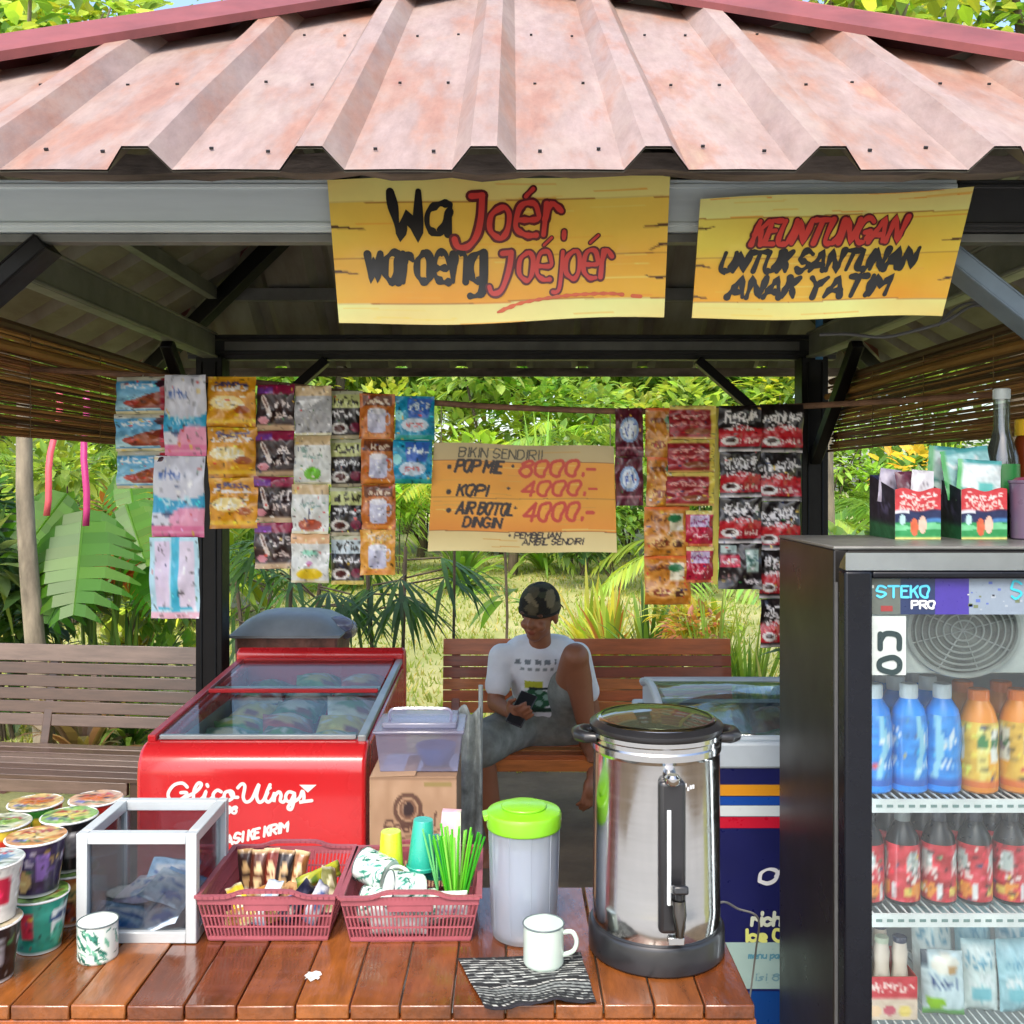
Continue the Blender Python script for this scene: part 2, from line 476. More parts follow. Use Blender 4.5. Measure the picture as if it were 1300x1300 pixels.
# ------------------------------------------------------------------ gazebo
ROOFC = 2.93; EA = 1.68; EB = 1.41; EZ = 2.03; RH = 1.0
def roof_mat():
    m = bpy.data.materials.new('weathered_red_sheet'); m.use_nodes = True; nt = m.node_tree; N = nt.nodes; L = nt.links; p = N['Principled BSDF']
    tc = N.new('ShaderNodeTexCoord')
    def nz(sc_, stretch, det=6, ro=.6):
        mp = N.new('ShaderNodeMapping'); mp.inputs['Scale'].default_value = stretch; L.new(tc.outputs['Object'], mp.inputs[0])
        n_ = N.new('ShaderNodeTexNoise'); n_.inputs['Scale'].default_value = sc_; n_.inputs['Detail'].default_value = det; n_.inputs['Roughness'].default_value = ro; L.new(mp.outputs[0], n_.inputs['Vector']); return n_.outputs[0]
    r1 = N.new('ShaderNodeValToRGB'); L.new(nz(3.2, (1.5, .42, .42), 8, .66), r1.inputs[0]); e_ = r1.color_ramp.elements
    e_[0].position = .30; e_[0].color = (.30, .14, .095, 1); e_[1].position = .72; e_[1].color = (.41, .315, .215, 1)
    for pos, c in ((.42, (.35, .205, .15)), (.50, (.33, .25, .22)), (.58, (.38, .30, .275)), (.65, (.36, .21, .155))): q = e_.new(pos); q.color = (*c, 1)
    r2 = N.new('ShaderNodeValToRGB'); L.new(nz(34, (1.2, .30, .30), 9, .8), r2.inputs[0]); e2 = r2.color_ramp.elements
    e2[0].position = .35; e2[0].color = (.62, .60, .60, 1); e2[1].position = .66; e2[1].color = (1.12, 1.12, 1.12, 1)
    m1 = N.new('ShaderNodeMix'); m1.data_type = 'RGBA'; m1.blend_type = 'MULTIPLY'; m1.inputs[0].default_value = .65; L.new(r1.outputs[0], m1.inputs[6]); L.new(r2.outputs[0], m1.inputs[7])
    r3 = N.new('ShaderNodeValToRGB'); L.new(nz(7, (1.3, .55, .55), 10, .78), r3.inputs[0]); e3 = r3.color_ramp.elements; e3[0].position = .48; e3[0].color = (0, 0, 0, 1); e3[1].position = .68; e3[1].color = (.45, .45, .45, 1)
    m2 = N.new('ShaderNodeMix'); m2.data_type = 'RGBA'; L.new(r3.outputs[0], m2.inputs[0]); L.new(m1.outputs[2], m2.inputs[6]); m2.inputs[7].default_value = (.42, .365, .31, 1)
    m3 = N.new('ShaderNodeMix'); m3.data_type = 'RGBA'; m3.blend_type = 'MULTIPLY'; m3.inputs[0].default_value = 1; m3.inputs[7].default_value = (.90, .835, .80, 1); L.new(m2.outputs[2], m3.inputs[6]); L.new(m3.outputs[2], p.inputs['Base Color']); p.inputs['Roughness'].default_value = .5
    bp = N.new('ShaderNodeBump'); bp.inputs['Strength'].default_value = .18; bp.inputs['Distance'].default_value = .01; L.new(nz(7, (1, 1, 1)), bp.inputs['Height']); L.new(bp.outputs[0], p.inputs['Normal'])
    return m
m_roof = roof_mat()
m_cap = mat('red_ridge_cap', col=(.225, .055, .052), rough=.5, var=.25, scale=6)
m_zinc = mat('dull_zinc_underside', col=(.21, .21, .175), col2=(.12, .10, .075), rough=.65, metal=.1, scale=4, stretch=(2.5, .7, .7))
m_black = mat('black_steel', col=(.006, .006, .007), rough=.4, var=.3, scale=12, spec=.2)
m_dark = mat('dark_steel', col=(.020, .020, .021), rough=.5, var=.3, scale=10)
m_alu = mat('pale_galvanised_channel', col=(.64, .72, .74), rough=.35, metal=.0, var=.10, scale=3, stretch=(.4, 1, 5))
m_greych = mat('grey_channel', col=(.17, .175, .165), rough=.5, metal=.2, var=.25, scale=6)
m_eave = mat('rough_eave_batten', col=(.16, .13, .115), rough=.9, var=.5, scale=14, bump=.5, stretch=(.3, 1, 1))
gz = thing('gazebo', 'square gazebo with a weathered pink red ribbed metal roof on black steel posts', 'gazebo', (0, 0, 0))

def rib_profile(half, off=-.043, pitch=.266):
    xs = []
    k0 = int(-half / pitch) - 2
    for k in range(k0, -k0 + 1):
        c = off + pitch * k
        xs += [(c - .050, 0), (c - .020, .036), (c + .020, .036), (c + .050, 0)]
        xs += [(c + .133, .001)]
    return [(x, h) for x, h in xs]
def roof_side(idx):
    # local: u along the eave, v from eave (0) to apex (1); rotated by idx quarter turns
    half, dep = (EA, EB) if idx % 2 == 0 else (EB, EA)
    nl = math.hypot(dep, RH); ny, nz = -RH / nl, dep / nl
    prof = [p for p in rib_profile(half) if abs(p[0]) < half - .01]
    prof = [(-half, 0)] + prof + [(half, 0)]
    if not any(abs(p[0]) < 1e-4 for p in prof):
        for i in range(len(prof) - 1):
            if prof[i][0] < 0 < prof[i + 1][0]:
                t = -prof[i][0] / (prof[i + 1][0] - prof[i][0]); prof.insert(i + 1, (0, prof[i][1] + t * (prof[i + 1][1] - prof[i][1]))); break
    def W(u, v, h):
        y = -dep + dep * v + ny * h; z = EZ + RH * v + nz * h
        a = R(90 * idx)
        return (u * math.cos(a) - y * math.sin(a), ROOFC + u * math.sin(a) + y * math.cos(a), z)
    b = MB()
    for lay, mi in ((0, 0), (-.004, 1)):
        vs = []; fs = []
        for u, h in prof:
            top = 1 - abs(u) / half
            for q in range(5):
                v = top * q / 4
                sag = .003 * math.sin(u * 9 + q) if 0 < q < 4 else 0
                vs.append(W(u, v, h + lay + sag))
        for i in range(len(prof) - 1):
            for q in range(4):
                f = (i * 5 + q, (i + 1) * 5 + q, (i + 1) * 5 + q + 1, i * 5 + q + 1)
                fs.append(f if mi == 0 else f[::-1])
        b.add(vs, fs, mi)
    if idx == 0:                                                    # screws in the valleys
        for vv in (.055, .30, .56):
            for k in range(-6, 7):
                for du in (-.045, .05):
                    u = -.043 + .266 * k + .133 + du
                    if abs(u) / half < 1 - vv - .05:
                        c = W(u, vv + random.uniform(-.01, .01), .004)
                        b.box(c, (.006, .004, .004), (R(35), 0, 0), mi=2)
    return b.build('roof_panel', [m_roof, m_zinc, m_dark], gz, angle=20)
for i in range(4): roof_side(i)
# folded caps over the four hips, standing clear of the sheets on the ribs
apex = Vector((0, ROOFC, EZ + RH))
for sx, sy in ((-1, -1), (1, -1), (1, 1), (-1, 1)):
    crn = Vector((sx * EA, ROOFC + sy * EB, EZ))
    hd = (apex - crn)
    b = MB()
    nF = Vector((0, sy * RH, EB)).normalized(); nS = Vector((sx * RH, 0, EA)).normalized()
    up = (nF + nS).normalized()
    eF = Vector((-sx * 1.0, 0, 0)); eS = Vector((0, -sy * 1.0, 0))  # into the front/back face and into the side face
    p0, p1 = crn + up * .066 - hd.normalized() * .04, apex + up * .066
    for e, nn in ((eF, nF), (eS, nS)):
        inn = (e - hd.normalized() * e.dot(hd.normalized())).normalized()
        q0, q1 = p0 + inn * .105 - up * .010, p1 + inn * .105 - up * .010
        r0, r1 = q0 - nn * .016 + inn * .004, q1 - nn * .016 + inn * .004
        b.add([p0, p1, q1, q0, r0, r1], [(0, 1, 2, 3), (3, 2, 5, 4)])
    o = b.build('ridge_cap', m_cap, gz, smooth=False)
    sol = o.modifiers.new('thick', 'SOLIDIFY'); sol.thickness = .003
# posts and beams
PX = 1.2; YF, YR = 1.90, 3.95
for x in (-PX, PX):
    for y in (YF, YR):
        b = MB(); b.box((x, y, 1.02), (.105, .105, 2.04))
        for s in (-1, 1):
            b.box((x + s * .028, y - .0545, 1.02), (.006, .006, 2.0))
        b.build('post', m_black, gz, bevel=.004)
def channel(p, q, h, d, m, name='beam', out=(0, -1, 0)):
    """C channel lying along p-q with its web facing `out`"""
    b = MB(); p = Vector(p); q = Vector(q); out = Vector(out)
    b.bar(p, q, .006, h)
    up = Vector((0, 0, 1))
    for s in (-1, 1):
        b.bar(p - out * d * .5 + up * s * (h / 2 - .003), q - out * d * .5 + up * s * (h / 2 - .003), d, .006)
        b.bar(p + out * .004 + up * s * (h / 2 - .013), q + out * .004 + up * s * (h / 2 - .013), .006, .009)
    return b.build(name, m, gz, bevel=.002)
channel((-1.32, 1.85, 2.066), (.835, 1.85, 2.066), .098, .05, m_alu)
channel((.838, 1.852, 2.066), (1.32, 1.852, 2.066), .098, .05, m_dark)
b = MB(); b.bar((-1.3, 1.872, 2.008), (1.3, 1.872, 2.008), .03, .016); b.build('beam_lip', m_greych, gz, bevel=.002)
b = MB(); b.bar((-1.3, 3.97, 2.085), (1.3, 3.97, 2.085), .05, .10); b.bar((-1.3, 3.94, 2.062), (1.3, 3.94, 2.062), .01, .016); b.bar((-1.3, 3.94, 2.115), (1.3, 3.94, 2.115), .01, .010)
b.build('beam', m_dark, gz, bevel=.003)
b = MB(); b.bar((-1.15, 3.942, 2.088), (1.15, 3.942, 2.088), .006, .035); b.build('beam_web', m_greych, gz)
for s in (-1, 1):
    b = MB(); b.bar((s * PX, 1.95, 2.085), (s * PX, 3.9, 2.085), .05, .10)
    for dz in (-.045, .045): b.bar((s * (PX - .03), 1.95, 2.085 + dz), (s * (PX - .03), 3.9, 2.085 + dz), .012, .010)
    b.build('beam', m_greych, gz, bevel=.003)
    b = MB(); b.bar((s * 1.16, 3.93, 1.66), (s * .74, 3.93, 2.03), .035, .05, up=(0, -1, 0)); b.build('brace', m_black, gz, bevel=.003)
    b = MB(); b.bar((s * PX, 3.9, 1.63), (s * PX, 3.42, 2.03), .04, .045); b.build('brace', m_black, gz, bevel=.003)
    b = MB(); p, q = Vector((s * (1.19 if s > 0 else 1.245), 1.88, 1.69)), Vector((s * (.80 if s > 0 else .885), 1.88, 2.00))
    b.bar(p, q, .036, .066, up=(0, -1, 0)); 
    for e in (-1, 1):
        off = Vector((.62, 0, .785)) * e * .016 if s > 0 else Vector((-.62, 0, .785)) * e * .016
        b.bar(p + off + Vector((0, -.034, 0)), q + off + Vector((0, -.034, 0)), .004, .005, up=(0, -1, 0))
    b.build('brace', mat('blue_grey_channel', col=(.15, .20, .25), rough=.4) if s > 0 else m_black, gz, bevel=.002)
    # hip rafters and purlins below the sheets
    for sy in (-1, 1):
        crn = Vector((s * EA * .93, ROOFC + sy * EB * .93, EZ + RH * .07 - .075))
        b = MB(); b.bar(crn, apex - Vector((0, 0, .075)), .045, .07); b.build('hip_rafter', m_black, gz, bevel=.003)
for v in (.30, .62):
    for idx in range(4):
        half, dep = (EA, EB) if idx % 2 == 0 else (EB, EA)
        a = R(90 * idx); u = half * (1 - v) - .05; y = -dep * (1 - v); z = EZ + RH * v - .042
        P = lambda u_: (u_ * math.cos(a) - y * math.sin(a), ROOFC + u_ * math.sin(a) + y * math.cos(a), z)
        b = MB(); b.bar(P(-u), P(u), .035, .05); b.build('purlin', m_greych, gz, bevel=.002)
# eave battens, ragged, just under the sheet edge
b = MB()
vs = []; fs = []; n = 60
for i in range(n + 1):
    x = -1.5 + 3.0 * i / n; lo = random.uniform(-.006, .006); hi = random.uniform(-.004, .004)
    vs += [(x, 1.605, 2.053 + lo), (x, 1.605, 2.082 + hi), (x, 1.64, 2.086 + hi), (x, 1.64, 2.053 + lo)]
for i in range(n):
    for a, c in ((0, 1), (1, 2), (2, 3), (3, 0)): fs.append((4 * i + a, 4 * i + c, 4 * i + 4 + c, 4 * i + 4 + a))
b.add(vs, fs); b.build('eave_batten', m_eave, gz, smooth=False)
b = MB(); b.bar((-1.5, 4.28, 2.02), (1.5, 4.28, 2.02), .03, .035); b.build('eave_batten', m_eave, gz)

# ------------------------------------------------------------------ bamboo blinds on the two open sides
m_bam = mat('dark_bamboo_slats', attr=True, rough=.65, var=.35, scale=14, stretch=(3, .6, 3))
def blind(s, label):
    t = thing('bamboo_blind', label, 'blind', (s * 1.245, 1.98, 1.66), group='bamboo blinds')
    b = MB(); z = 0.; ln = 1.86; wv = .0012 if s < 0 else .0026
    while z < .265:
        h = random.uniform(.006, .011)
        y0 = random.uniform(-.02, .05); y1 = ln - random.uniform(-.03, .06)
        col = random.choice([C(120, 82, 45), C(95, 62, 36), C(140, 100, 58), C(70, 45, 28), C(110, 70, 45)])
        k = random.uniform(.5, 1.15); col = tuple(min(c * k * (2.6 if s < 0 else 2.0), .7) for c in col)
        ph = random.uniform(0, 6)
        pts = [(.004 * math.sin(ph + q) + random.uniform(-.003, .003), y0 + (y1 - y0) * q / 7, z + h / 2 + wv * math.sin(ph + q * .9) + random.uniform(-wv, wv) * .5) for q in range(8)]
        b.tube(pts, h * .48, 5, col=col)
        z += h * random.choice([.70, .75, .8, .72, .8, .7, 1.25 if random.random() < .5 else .8])
    for y in (.12, .55, .98, 1.4, 1.75):
        b.tube([(-s * .007, y, .0), (-s * .008, y, .27)], .0016, 5, col=C(150, 120, 80))
    b.build('slat_panel', m_bam, t)
    b = MB(); b.tube([(-s * .01, -.02, .215), (-s * .012, ln * .5, .222), (-s * .01, ln + .02, .218)], .0125, 8, col=C(176, 126, 66))
    b.build('bamboo_bar', m_bam, t)
    b = MB(); b.tube([(0, -.02, .275), (0, ln, .275)], .013, 8, col=C(90, 62, 38)); b.build('top_roll', m_bam, t)
    b = MB()
    for y in (.1, 1.7): b.tube([(0, y, .28), (0, y, .372)], .003, 6, col=C(120, 90, 60))
    b.build('hanging_cord', m_bam, t)
blind(-1, 'brown bamboo slat blind rolled half way beside the blue sachet strips')
blind(1, 'brown bamboo slat blind with light gaps above the drinks fridge')
# ------------------------------------------------------------------ painted boards
def wood_art(res, bands, seedk):
    a = Art((235, 185, 80), res)
    r = random.Random(seedk)
    for (y0, y1, c0, c1) in bands: a.grad(0, y0, 1, y1, c0, c1)
    a.noise(.05, 5)
    for i in range(26):                                            # grain
        y = r.random(); x = r.random() * .8; c = r.choice([(214, 150, 50), (240, 205, 110), (225, 165, 60)])
        a.line([(x, y), (x + r.uniform(.1, .3), y + r.uniform(-.01, .01))], .006, c)
    for (y0, y1, c0, c1) in bands[1:]: a.line([(0, y0), (.3, y0 + .008), (.62, y0 - .006), (1, y0 + .004)], .006, (150, 100, 40))
    return a
m_board = mat('painted_plywood', attr=True, rough=.5, var=.05, scale=20, coat=.1)
m_inkb = mat('black_paint', col=(.007, .005, .006), rough=.4)
m_inkr = mat('red_paint', col=(.62, .045, .035), rough=.4, var=.1)
m_inko = mat('dark_red_paint', col=(.12, .012, .014), rough=.4)
m_inkf = mat('orange_red_paint', col=(.70, .12, .03), rough=.4)
def board(name, label, corners, d, bands, res, split, seedk, wav=.004, th=.006, dz=0):
    TL, TR, BR, BL = [at(x, y, d) for x, y in corners]
    base = (TL + TR + BR + BL) / 4
    t = thing(name, label, 'sign', base)
    rr = random.Random(seedk)
    def P(u, v):
        p = (TL * (1 - u) + TR * u) * (1 - v) + (BL * (1 - u) + BR * u) * v - base
        p.z += wav * (math.sin(u * 7 + v * 2) * (1 if v < .1 or v > .9 else .5))
        p.y += .004 * math.sin(u * 5 + 1) - .012 * max(0, u - .85) * 4 * (1 - v)
        return p
    b = MB(); a = wood_art(res, bands, seedk)
    for (x0, y0, x1, y1) in split: a.line([(x0, y0), ((x0 + x1) / 2, y0 + (y1 - y0) * .2 + .006), (x1, y1)], .009, (90, 55, 25)); a.line([(x0, y0), ((x0 + x1) / 2, y0 + .004)], .016, (60, 35, 20)); 
    a.a = np.clip(a.a * np.array([1.18, 1.10, .98]), 0, 1); slab(b, a, P, 210, 96, th, (.3, .2, .1))
    b.build('board', m_board, t, angle=60)
    place = lambda u, v, l: P(u, 1 - v) + Vector((0, -.0012 - l, 0))
    return t, place
pale = (240, 226, 160); gold = (244, 190, 72); orng = (240, 168, 44)
# big name board
t, pl = board('name_board', 'large yellow painted board reading Wa Joer and Waroeng Joejoer above the counter', [(415, 228), (850, 222), (843, 404), (430, 412)], 1.815,
    [(0, .16, (232, 214, 140), (238, 216, 140)), (.16, .55, (246, 196, 90), (242, 184, 74)), (.55, .86, (243, 184, 72), (241, 166, 48)), (.86, 1.01, (236, 224, 160), (230, 216, 150))], (440, 190),
    [(0, .33, .10, .35), (0, .64, .07, .66), (1, .36, .93, .37), (1, .49, .95, .53), (1, .72, .94, .71)], 3)
sx = 2.35                                                          # board is this many times wider than high
def lay(text, x, y, h, slant, width, wd, mb, mi, lift, wob=.07, rise=0., taper=.15):
    q = strokes(text, 0, 0, h, slant, 1., width * sx, wob, rise)
    ribbons(mb, [[(a, b_) for a, b_ in s] for s in q], wd, lambda u, v, l: pl(x + u / sx, y + v, l), mi, taper=taper, lift=lift)
def lay2(text, x, y, h, slant, width, wd, mb, rise=0.):
    st = random.getstate(); lay(text, x, y, h, slant, width, wd, mb, 1, .0, rise=rise)
    random.setstate(st); lay(text, x, y, h, slant, width, wd * .52, mb, 2, .0010, rise=rise)
def jay(pts, wd):
    q = [smooth([(a * sx, c) for a, c in pts[1:]], 5)]; q2 = [[(a * sx, c) for a, c in pts[:2]]]
    for mi, k, lf in ((1, 1, 0), (2, .52, .001)): ribbons(mb, q + q2, wd * k, lambda u, v, l: pl(u / sx, v, l), mi, taper=.1, lift=lf)
mb = MB()
lay('W', .188, .585, .31, -.05, .082, .056, mb, 0, 0, taper=.38); lay('a', .285, .61, .36, .1, .062, .048, mb, 0, 0, taper=.3)
jay([(.420, .87), (.452, .875), (.446, .72), (.432, .60), (.405, .525), (.375, .525), (.366, .575)], .078); lay2('o', .470, .585, .36, .12, .052, .072, mb); lay2('er', .548, .595, .38, .10, .128, .072, mb)
mb2 = [[(.580 * sx, .865), (.602 * sx, .925)]]
ribbons(mb, mb2, .055, lambda u, v, l: pl(u / sx, v, l), 1); ribbons(mb, mb2, .028, lambda u, v, l: pl(u / sx, v, l), 2, lift=.001)
lay('waroeng', .098, .285, .34, .05, .350, .046, mb, 0, 0, taper=.38)
jay([(.508, .475), (.534, .48), (.530, .40), (.518, .30), (.500, .215), (.475, .20), (.466, .245)], .066); lay2('oejoer', .556, .285, .33, .08, .275, .058, mb)
for q in ([[(.632 * sx, .525), (.655 * sx, .575)]], [[(.770 * sx, .53), (.794 * sx, .58)]]):
    ribbons(mb, q, .036, lambda u, v, l: pl(u / sx, v, l), 1); ribbons(mb, q, .018, lambda u, v, l: pl(u / sx, v, l), 2, lift=.001)
sw = [smooth([(.49 * sx, .075), (.57 * sx, .13), (.70 * sx, .165), (.82 * sx, .17), (.87 * sx, .16)], 6)]
ribbons(mb, sw, .022, lambda u, v, l: pl(u / sx, v, l), 3, taper=.3)
ribbons(mb, [[(.90 * sx, .15), (.925 * sx, .145)]], .026, lambda u, v, l: pl(u / sx, v, l), 3)
mb.build('lettering', [m_inkb, m_inko, m_inkr, m_inkf], t, smooth=False)
# charity board
t, pl = board('charity_board', 'slanted yellow painted board reading Untuk Santunan Anak Yatim, hung on the beam', [(890, 252), (1234, 240), (1196, 402), (879, 405)], 1.80,
    [(0, .17, (238, 220, 150), (240, 222, 150)), (.17, .5, (245, 204, 96), (246, 200, 80)), (.5, .86, (246, 190, 64), (244, 164, 40)), (.86, 1.01, (236, 222, 150), (232, 216, 140))], (360, 170),
    [(0, .25, .06, .24), (0, .56, .06, .58), (0, .82, .05, .83), (1, .40, .93, .41), (1, .70, .95, .72)], 5, wav=.003)
sx = 2.1
def lay_sk(text, x, y, h, width, wd, mi, mb, lift=0., tp=.2):
    q = strokes(text, 0, 0, h, .28, 1., width * sx, .12)
    ribbons(mb, q, wd, lambda u, v, l: pl(x + u / sx, y + v, l), mi, taper=tp, lift=lift)
mb = MB()
st = random.getstate(); lay_sk('KEUNTUNGAN', .205, .605, .185, .55, .070, 1, mb); random.setstate(st); lay_sk('KEUNTUNGAN', .205, .605, .185, .55, .040, 2, mb, .001)
lay_sk('UNTUK SANTUNAN', .092, .385, .155, .735, .046, 0, mb, tp=.38)
lay_sk('ANAK YATIM', .132, .175, .155, .615, .046, 0, mb, tp=.38)
mb.build('lettering', [m_inkb, m_inko, m_inkr], t, smooth=False)

# ------------------------------------------------------------------ the rod the sachets hang from
m_rod = mat('brown_rattan_rod', col=(.20, .10, .055), rough=.7, var=.4, scale=18)
RD = 2.47
rodpx = [(40, 468), (140, 474), (250, 481), (360, 489), (560, 512), (780, 522), (900, 520), (1010, 516), (1150, 508), (1258, 501)]
b = MB(); pts = smooth([tuple(at(x, y, RD)) for x, y in rodpx], 5); b.tube(pts, .0075, 8)
tag(b.build('hanging_rod', m_rod), 'thin sagging brown rod strung across the gazebo holding sachet strips', 'rod')
def rod_y(px):
    for (x0, y0), (x1, y1) in zip(rodpx, rodpx[1:]):
        if x0 <= px <= x1: return y0 + (y1 - y0) * (px - x0) / (x1 - x0)
    return 500

# ------------------------------------------------------------------ sachet designs
def A_wafer():
    a = Art((70, 160, 215)); a.grad(0, .15, 1, .9, (80, 170, 225), (190, 230, 240)); a.noise(.12)
    a.rect(0, 0, 1, .12, (225, 222, 200)); a.scribble(.1, .25, .6, .07, 5, (235, 245, 250), .05)
    a.poly([(.15, .72), (.55, .5), (.85, .42), (.85, .85), (.35, .86)], (150, 62, 38)); a.ell(.58, .68, .25, .12, (175, 90, 50)); a.ell(.3, .70, .14, .07, (200, 70, 50))
    a.rect(.84, .05, 1, .92, (178, 24, 50)); a.ell(.86, .2, .1, .1, (60, 20, 40)); a.rect(0, .93, 1, 1, (235, 225, 180)); return a
def A_wipes():
    a = Art((225, 226, 238)); a.noise(.04); a.rect(0, .42, 1, .70, (40, 170, 215)); a.ell(.5, .44, .5, .1, (225, 226, 238)); a.scribble(.2, .55, .6, .03, 5, (190, 235, 245), .03)
    a.text('mitu', .12, .27, .10, .03, (90, 120, 190), width=.42); a.ell(.75, .78, .42, .16, (244, 160, 190)); a.rect(0, .86, 1, 1, (236, 120, 165)); a.rect(0, .92, 1, .94, (250, 190, 210)); a.ell(.3, .72, .1, .03, (30, 60, 110)); return a
def A_wipesback():
    a = Art((190, 232, 245)); a.rect(.1, .05, .42, .9, (232, 214, 238)); a.rect(.62, .05, .92, .9, (236, 222, 240)); a.rect(.45, 0, .60, .95, (60, 190, 220)); a.noise(.05); a.rect(0, .93, 1, 1, (245, 190, 205)); a.rect(.15, .86, .85, .89, (60, 190, 220)); return a
def A_gold():
    a = Art((222, 152, 20)); a.noise(.10); a.rect(0, .0, 1, .06, (230, 170, 40)); a.scribble(.15, .15, .7, .03, 6, (70, 60, 110), .06); a.scribble(.1, .24, .75, .04, 6, (240, 232, 225), .055)
    a.ell(.4, .52, .34, .14, (250, 226, 150)); a.scribble(.15, .5, .6, .1, 4, (250, 245, 220), .05); a.ell(.72, .66, .16, .08, (170, 84, 20)); a.rect(0, .84, 1, .92, (240, 190, 30)); a.rect(0, .97, 1, 1, (190, 120, 20)); return a
def A_kapal():
    a = Art((52, 34, 34)); a.noise(.10); a.rect(0, 0, 1, .22, (150, 30, 70)); a.rect(0, .06, .45, .2, (120, 60, 150)); a.line([(.2, .3), (.36, .66)], .12, (226, 210, 200)); a.line([(.2, .3), (.3, .5)], .05, (120, 84, 70))
    a.scribble(.48, .40, .46, .10, 3, (238, 225, 220), .05); a.scribble(.50, .66, .42, .075, 4, (225, 205, 195), .04); a.ell(.2, .78, .14, .08, (215, 140, 150)); a.rect(0, .88, 1, 1, (206, 176, 140)); return a
def A_white(k):
    a = Art((226, 228, 222)); a.noise(.06); a.rect(0, 0, 1, .2, (214, 186, 140)); a.scribble(.25, .42, .5, .04, 4, (140, 170, 160), .035)
    if k == 0: a.rect(0, .2, 1, 1, (176, 176, 178)); a.poly([(.1, .3), (.8, .25), (.3, .5)], (236, 236, 236)); a.noise(.1)
    if k == 1: a.ell(.52, .78, .24, .13, (110, 190, 40)); a.ell(.3, .3, .1, .06, (150, 180, 170))
    if k == 2: a.ell(.5, .82, .32, .12, (172, 72, 44)); a.ell(.35, .8, .1, .06, (200, 110, 80)); a.line([(.5, .5), (.5, .68)], .05, (60, 50, 80))
    if k == 3: a.rect(0, 0, 1, .2, (240, 190, 140)); a.ell(.5, .82, .34, .12, (238, 206, 40)); a.ell(.5, .6, .07, .05, (220, 150, 200)); a.ell(.5, .38, .2, .06, (150, 220, 190))
    a.rect(0, .96, 1, 1, (232, 226, 190)); return a
def A_maxcof(k=0):
    a = Art((40, 34, 34)); a.noise(.12); a.rect(0, 0, 1, .07, (200, 200, 170)); a.rect(0, .07, 1, .36, (205, 212, 140) if k != 3 else (200, 215, 220)); a.scribble(.1, .2, .8, .09, 5, (40, 36, 30), .09)
    a.scribble(.1, .48, .8, .06, 5, (235, 235, 235), .06); a.ell(.3, .78, .28, .12, (226, 222, 214)); a.ell(.3, .78, .17, .07, (84, 40, 36)); a.ell(.78, .76, .16, .1, (120, 30, 60)); a.rect(0, .93, 1, 1, (214, 190, 90) if k == 3 else (190, 180, 150)); return a
def A_mug(k=0):
    a = Art((196, 110, 40) if k < 3 else (228, 160, 60)); a.noise(.08); a.rect(.08, .03, .92, .27, (112, 58, 34) if k < 3 else (238, 182, 90)); a.scribble(.2, .16, .6, .05, 4, (235, 215, 190), .05)
    a.rect(.25, .38, .75, .80, (206, 206, 226)); a.ell(.5, .80, .25, .07, (196, 196, 220)); a.ell(.5, .38, .25, .07, (236, 234, 240)); a.ring(.80, .56, .1, .14, .3, (206, 206, 226)); a.rect(.1, .9, .9, .97, (226, 140, 50)); return a
def A_teal():
    a = Art((30, 150, 190)); a.noise(.10); a.poly([(.3, .05), (.95, .05), (.85, .5), (.35, .5)], (60, 110, 200)); a.scribble(.35, .22, .5, .09, 4, (232, 244, 250), .07); a.ell(.5, .66, .34, .16, (210, 226, 240)); a.scribble(.3, .66, .4, .04, 4, (220, 120, 120), .04); a.ell(.1, .45, .12, .12, (160, 235, 235)); a.rect(0, .9, 1, 1, (30, 160, 150)); return a
def A_maroon():
    a = Art((92, 26, 44)); a.noise(.08); a.ell(.5, .45, .34, .26, (150, 180, 220)); a.ell(.5, .45, .26, .2, (225, 235, 246)); a.scribble(.34, .45, .34, .12, 2, (70, 100, 180), .045); a.rect(.05, .80, .95, .84, (170, 110, 120)); return a
def A_orange(k=0):
    a = Art((206, 134, 44)); a.noise(.12); a.rect(0, 0, 1, .06, (240, 120, 60)); a.rect(.55, .15, .85, .5, (225, 215, 180)); a.ell(.66, .24, .16, .08, (40, 120, 70)); a.scribble(.1, .24, .4, .05, 4, (120, 60, 20), .05)
    a.ell(.45, .72, .4, .15, (232, 170, 90)); a.ell(.36, .74, .2, .08, (150, 70, 40)); a.ell(.72, .76, .12, .07, (90, 50, 40)); a.scribble(.1, .72, .8, .06, 6, (240, 200, 120), .03); return a
def A_redpack():
    a = Art((156, 40, 48)); a.noise(.10); a.rect(0, 0, 1, .12, (232, 210, 110)); a.rect(.9, 0, 1, 1, (236, 214, 90)); a.scribble(.08, .34, .75, .06, 5, (226, 160, 150), .05); a.scribble(.08, .55, .7, .05, 5, (206, 120, 110), .05); a.ell(.6, .78, .28, .1, (150, 90, 60)); a.rect(0, .94, 1, 1, (226, 180, 110)); return a
def A_redsmall():
    a = Art((196, 30, 64)); a.noise(.08); a.rect(0, 0, 1, .1, (236, 214, 120)); a.rect(.15, .12, .85, .45, (210, 190, 222)); a.scribble(.2, .3, .6, .06, 4, (150, 60, 120), .06); a.scribble(.2, .68, .6, .05, 4, (250, 190, 190), .05); a.rect(0, .92, 1, 1, (220, 120, 70)); return a
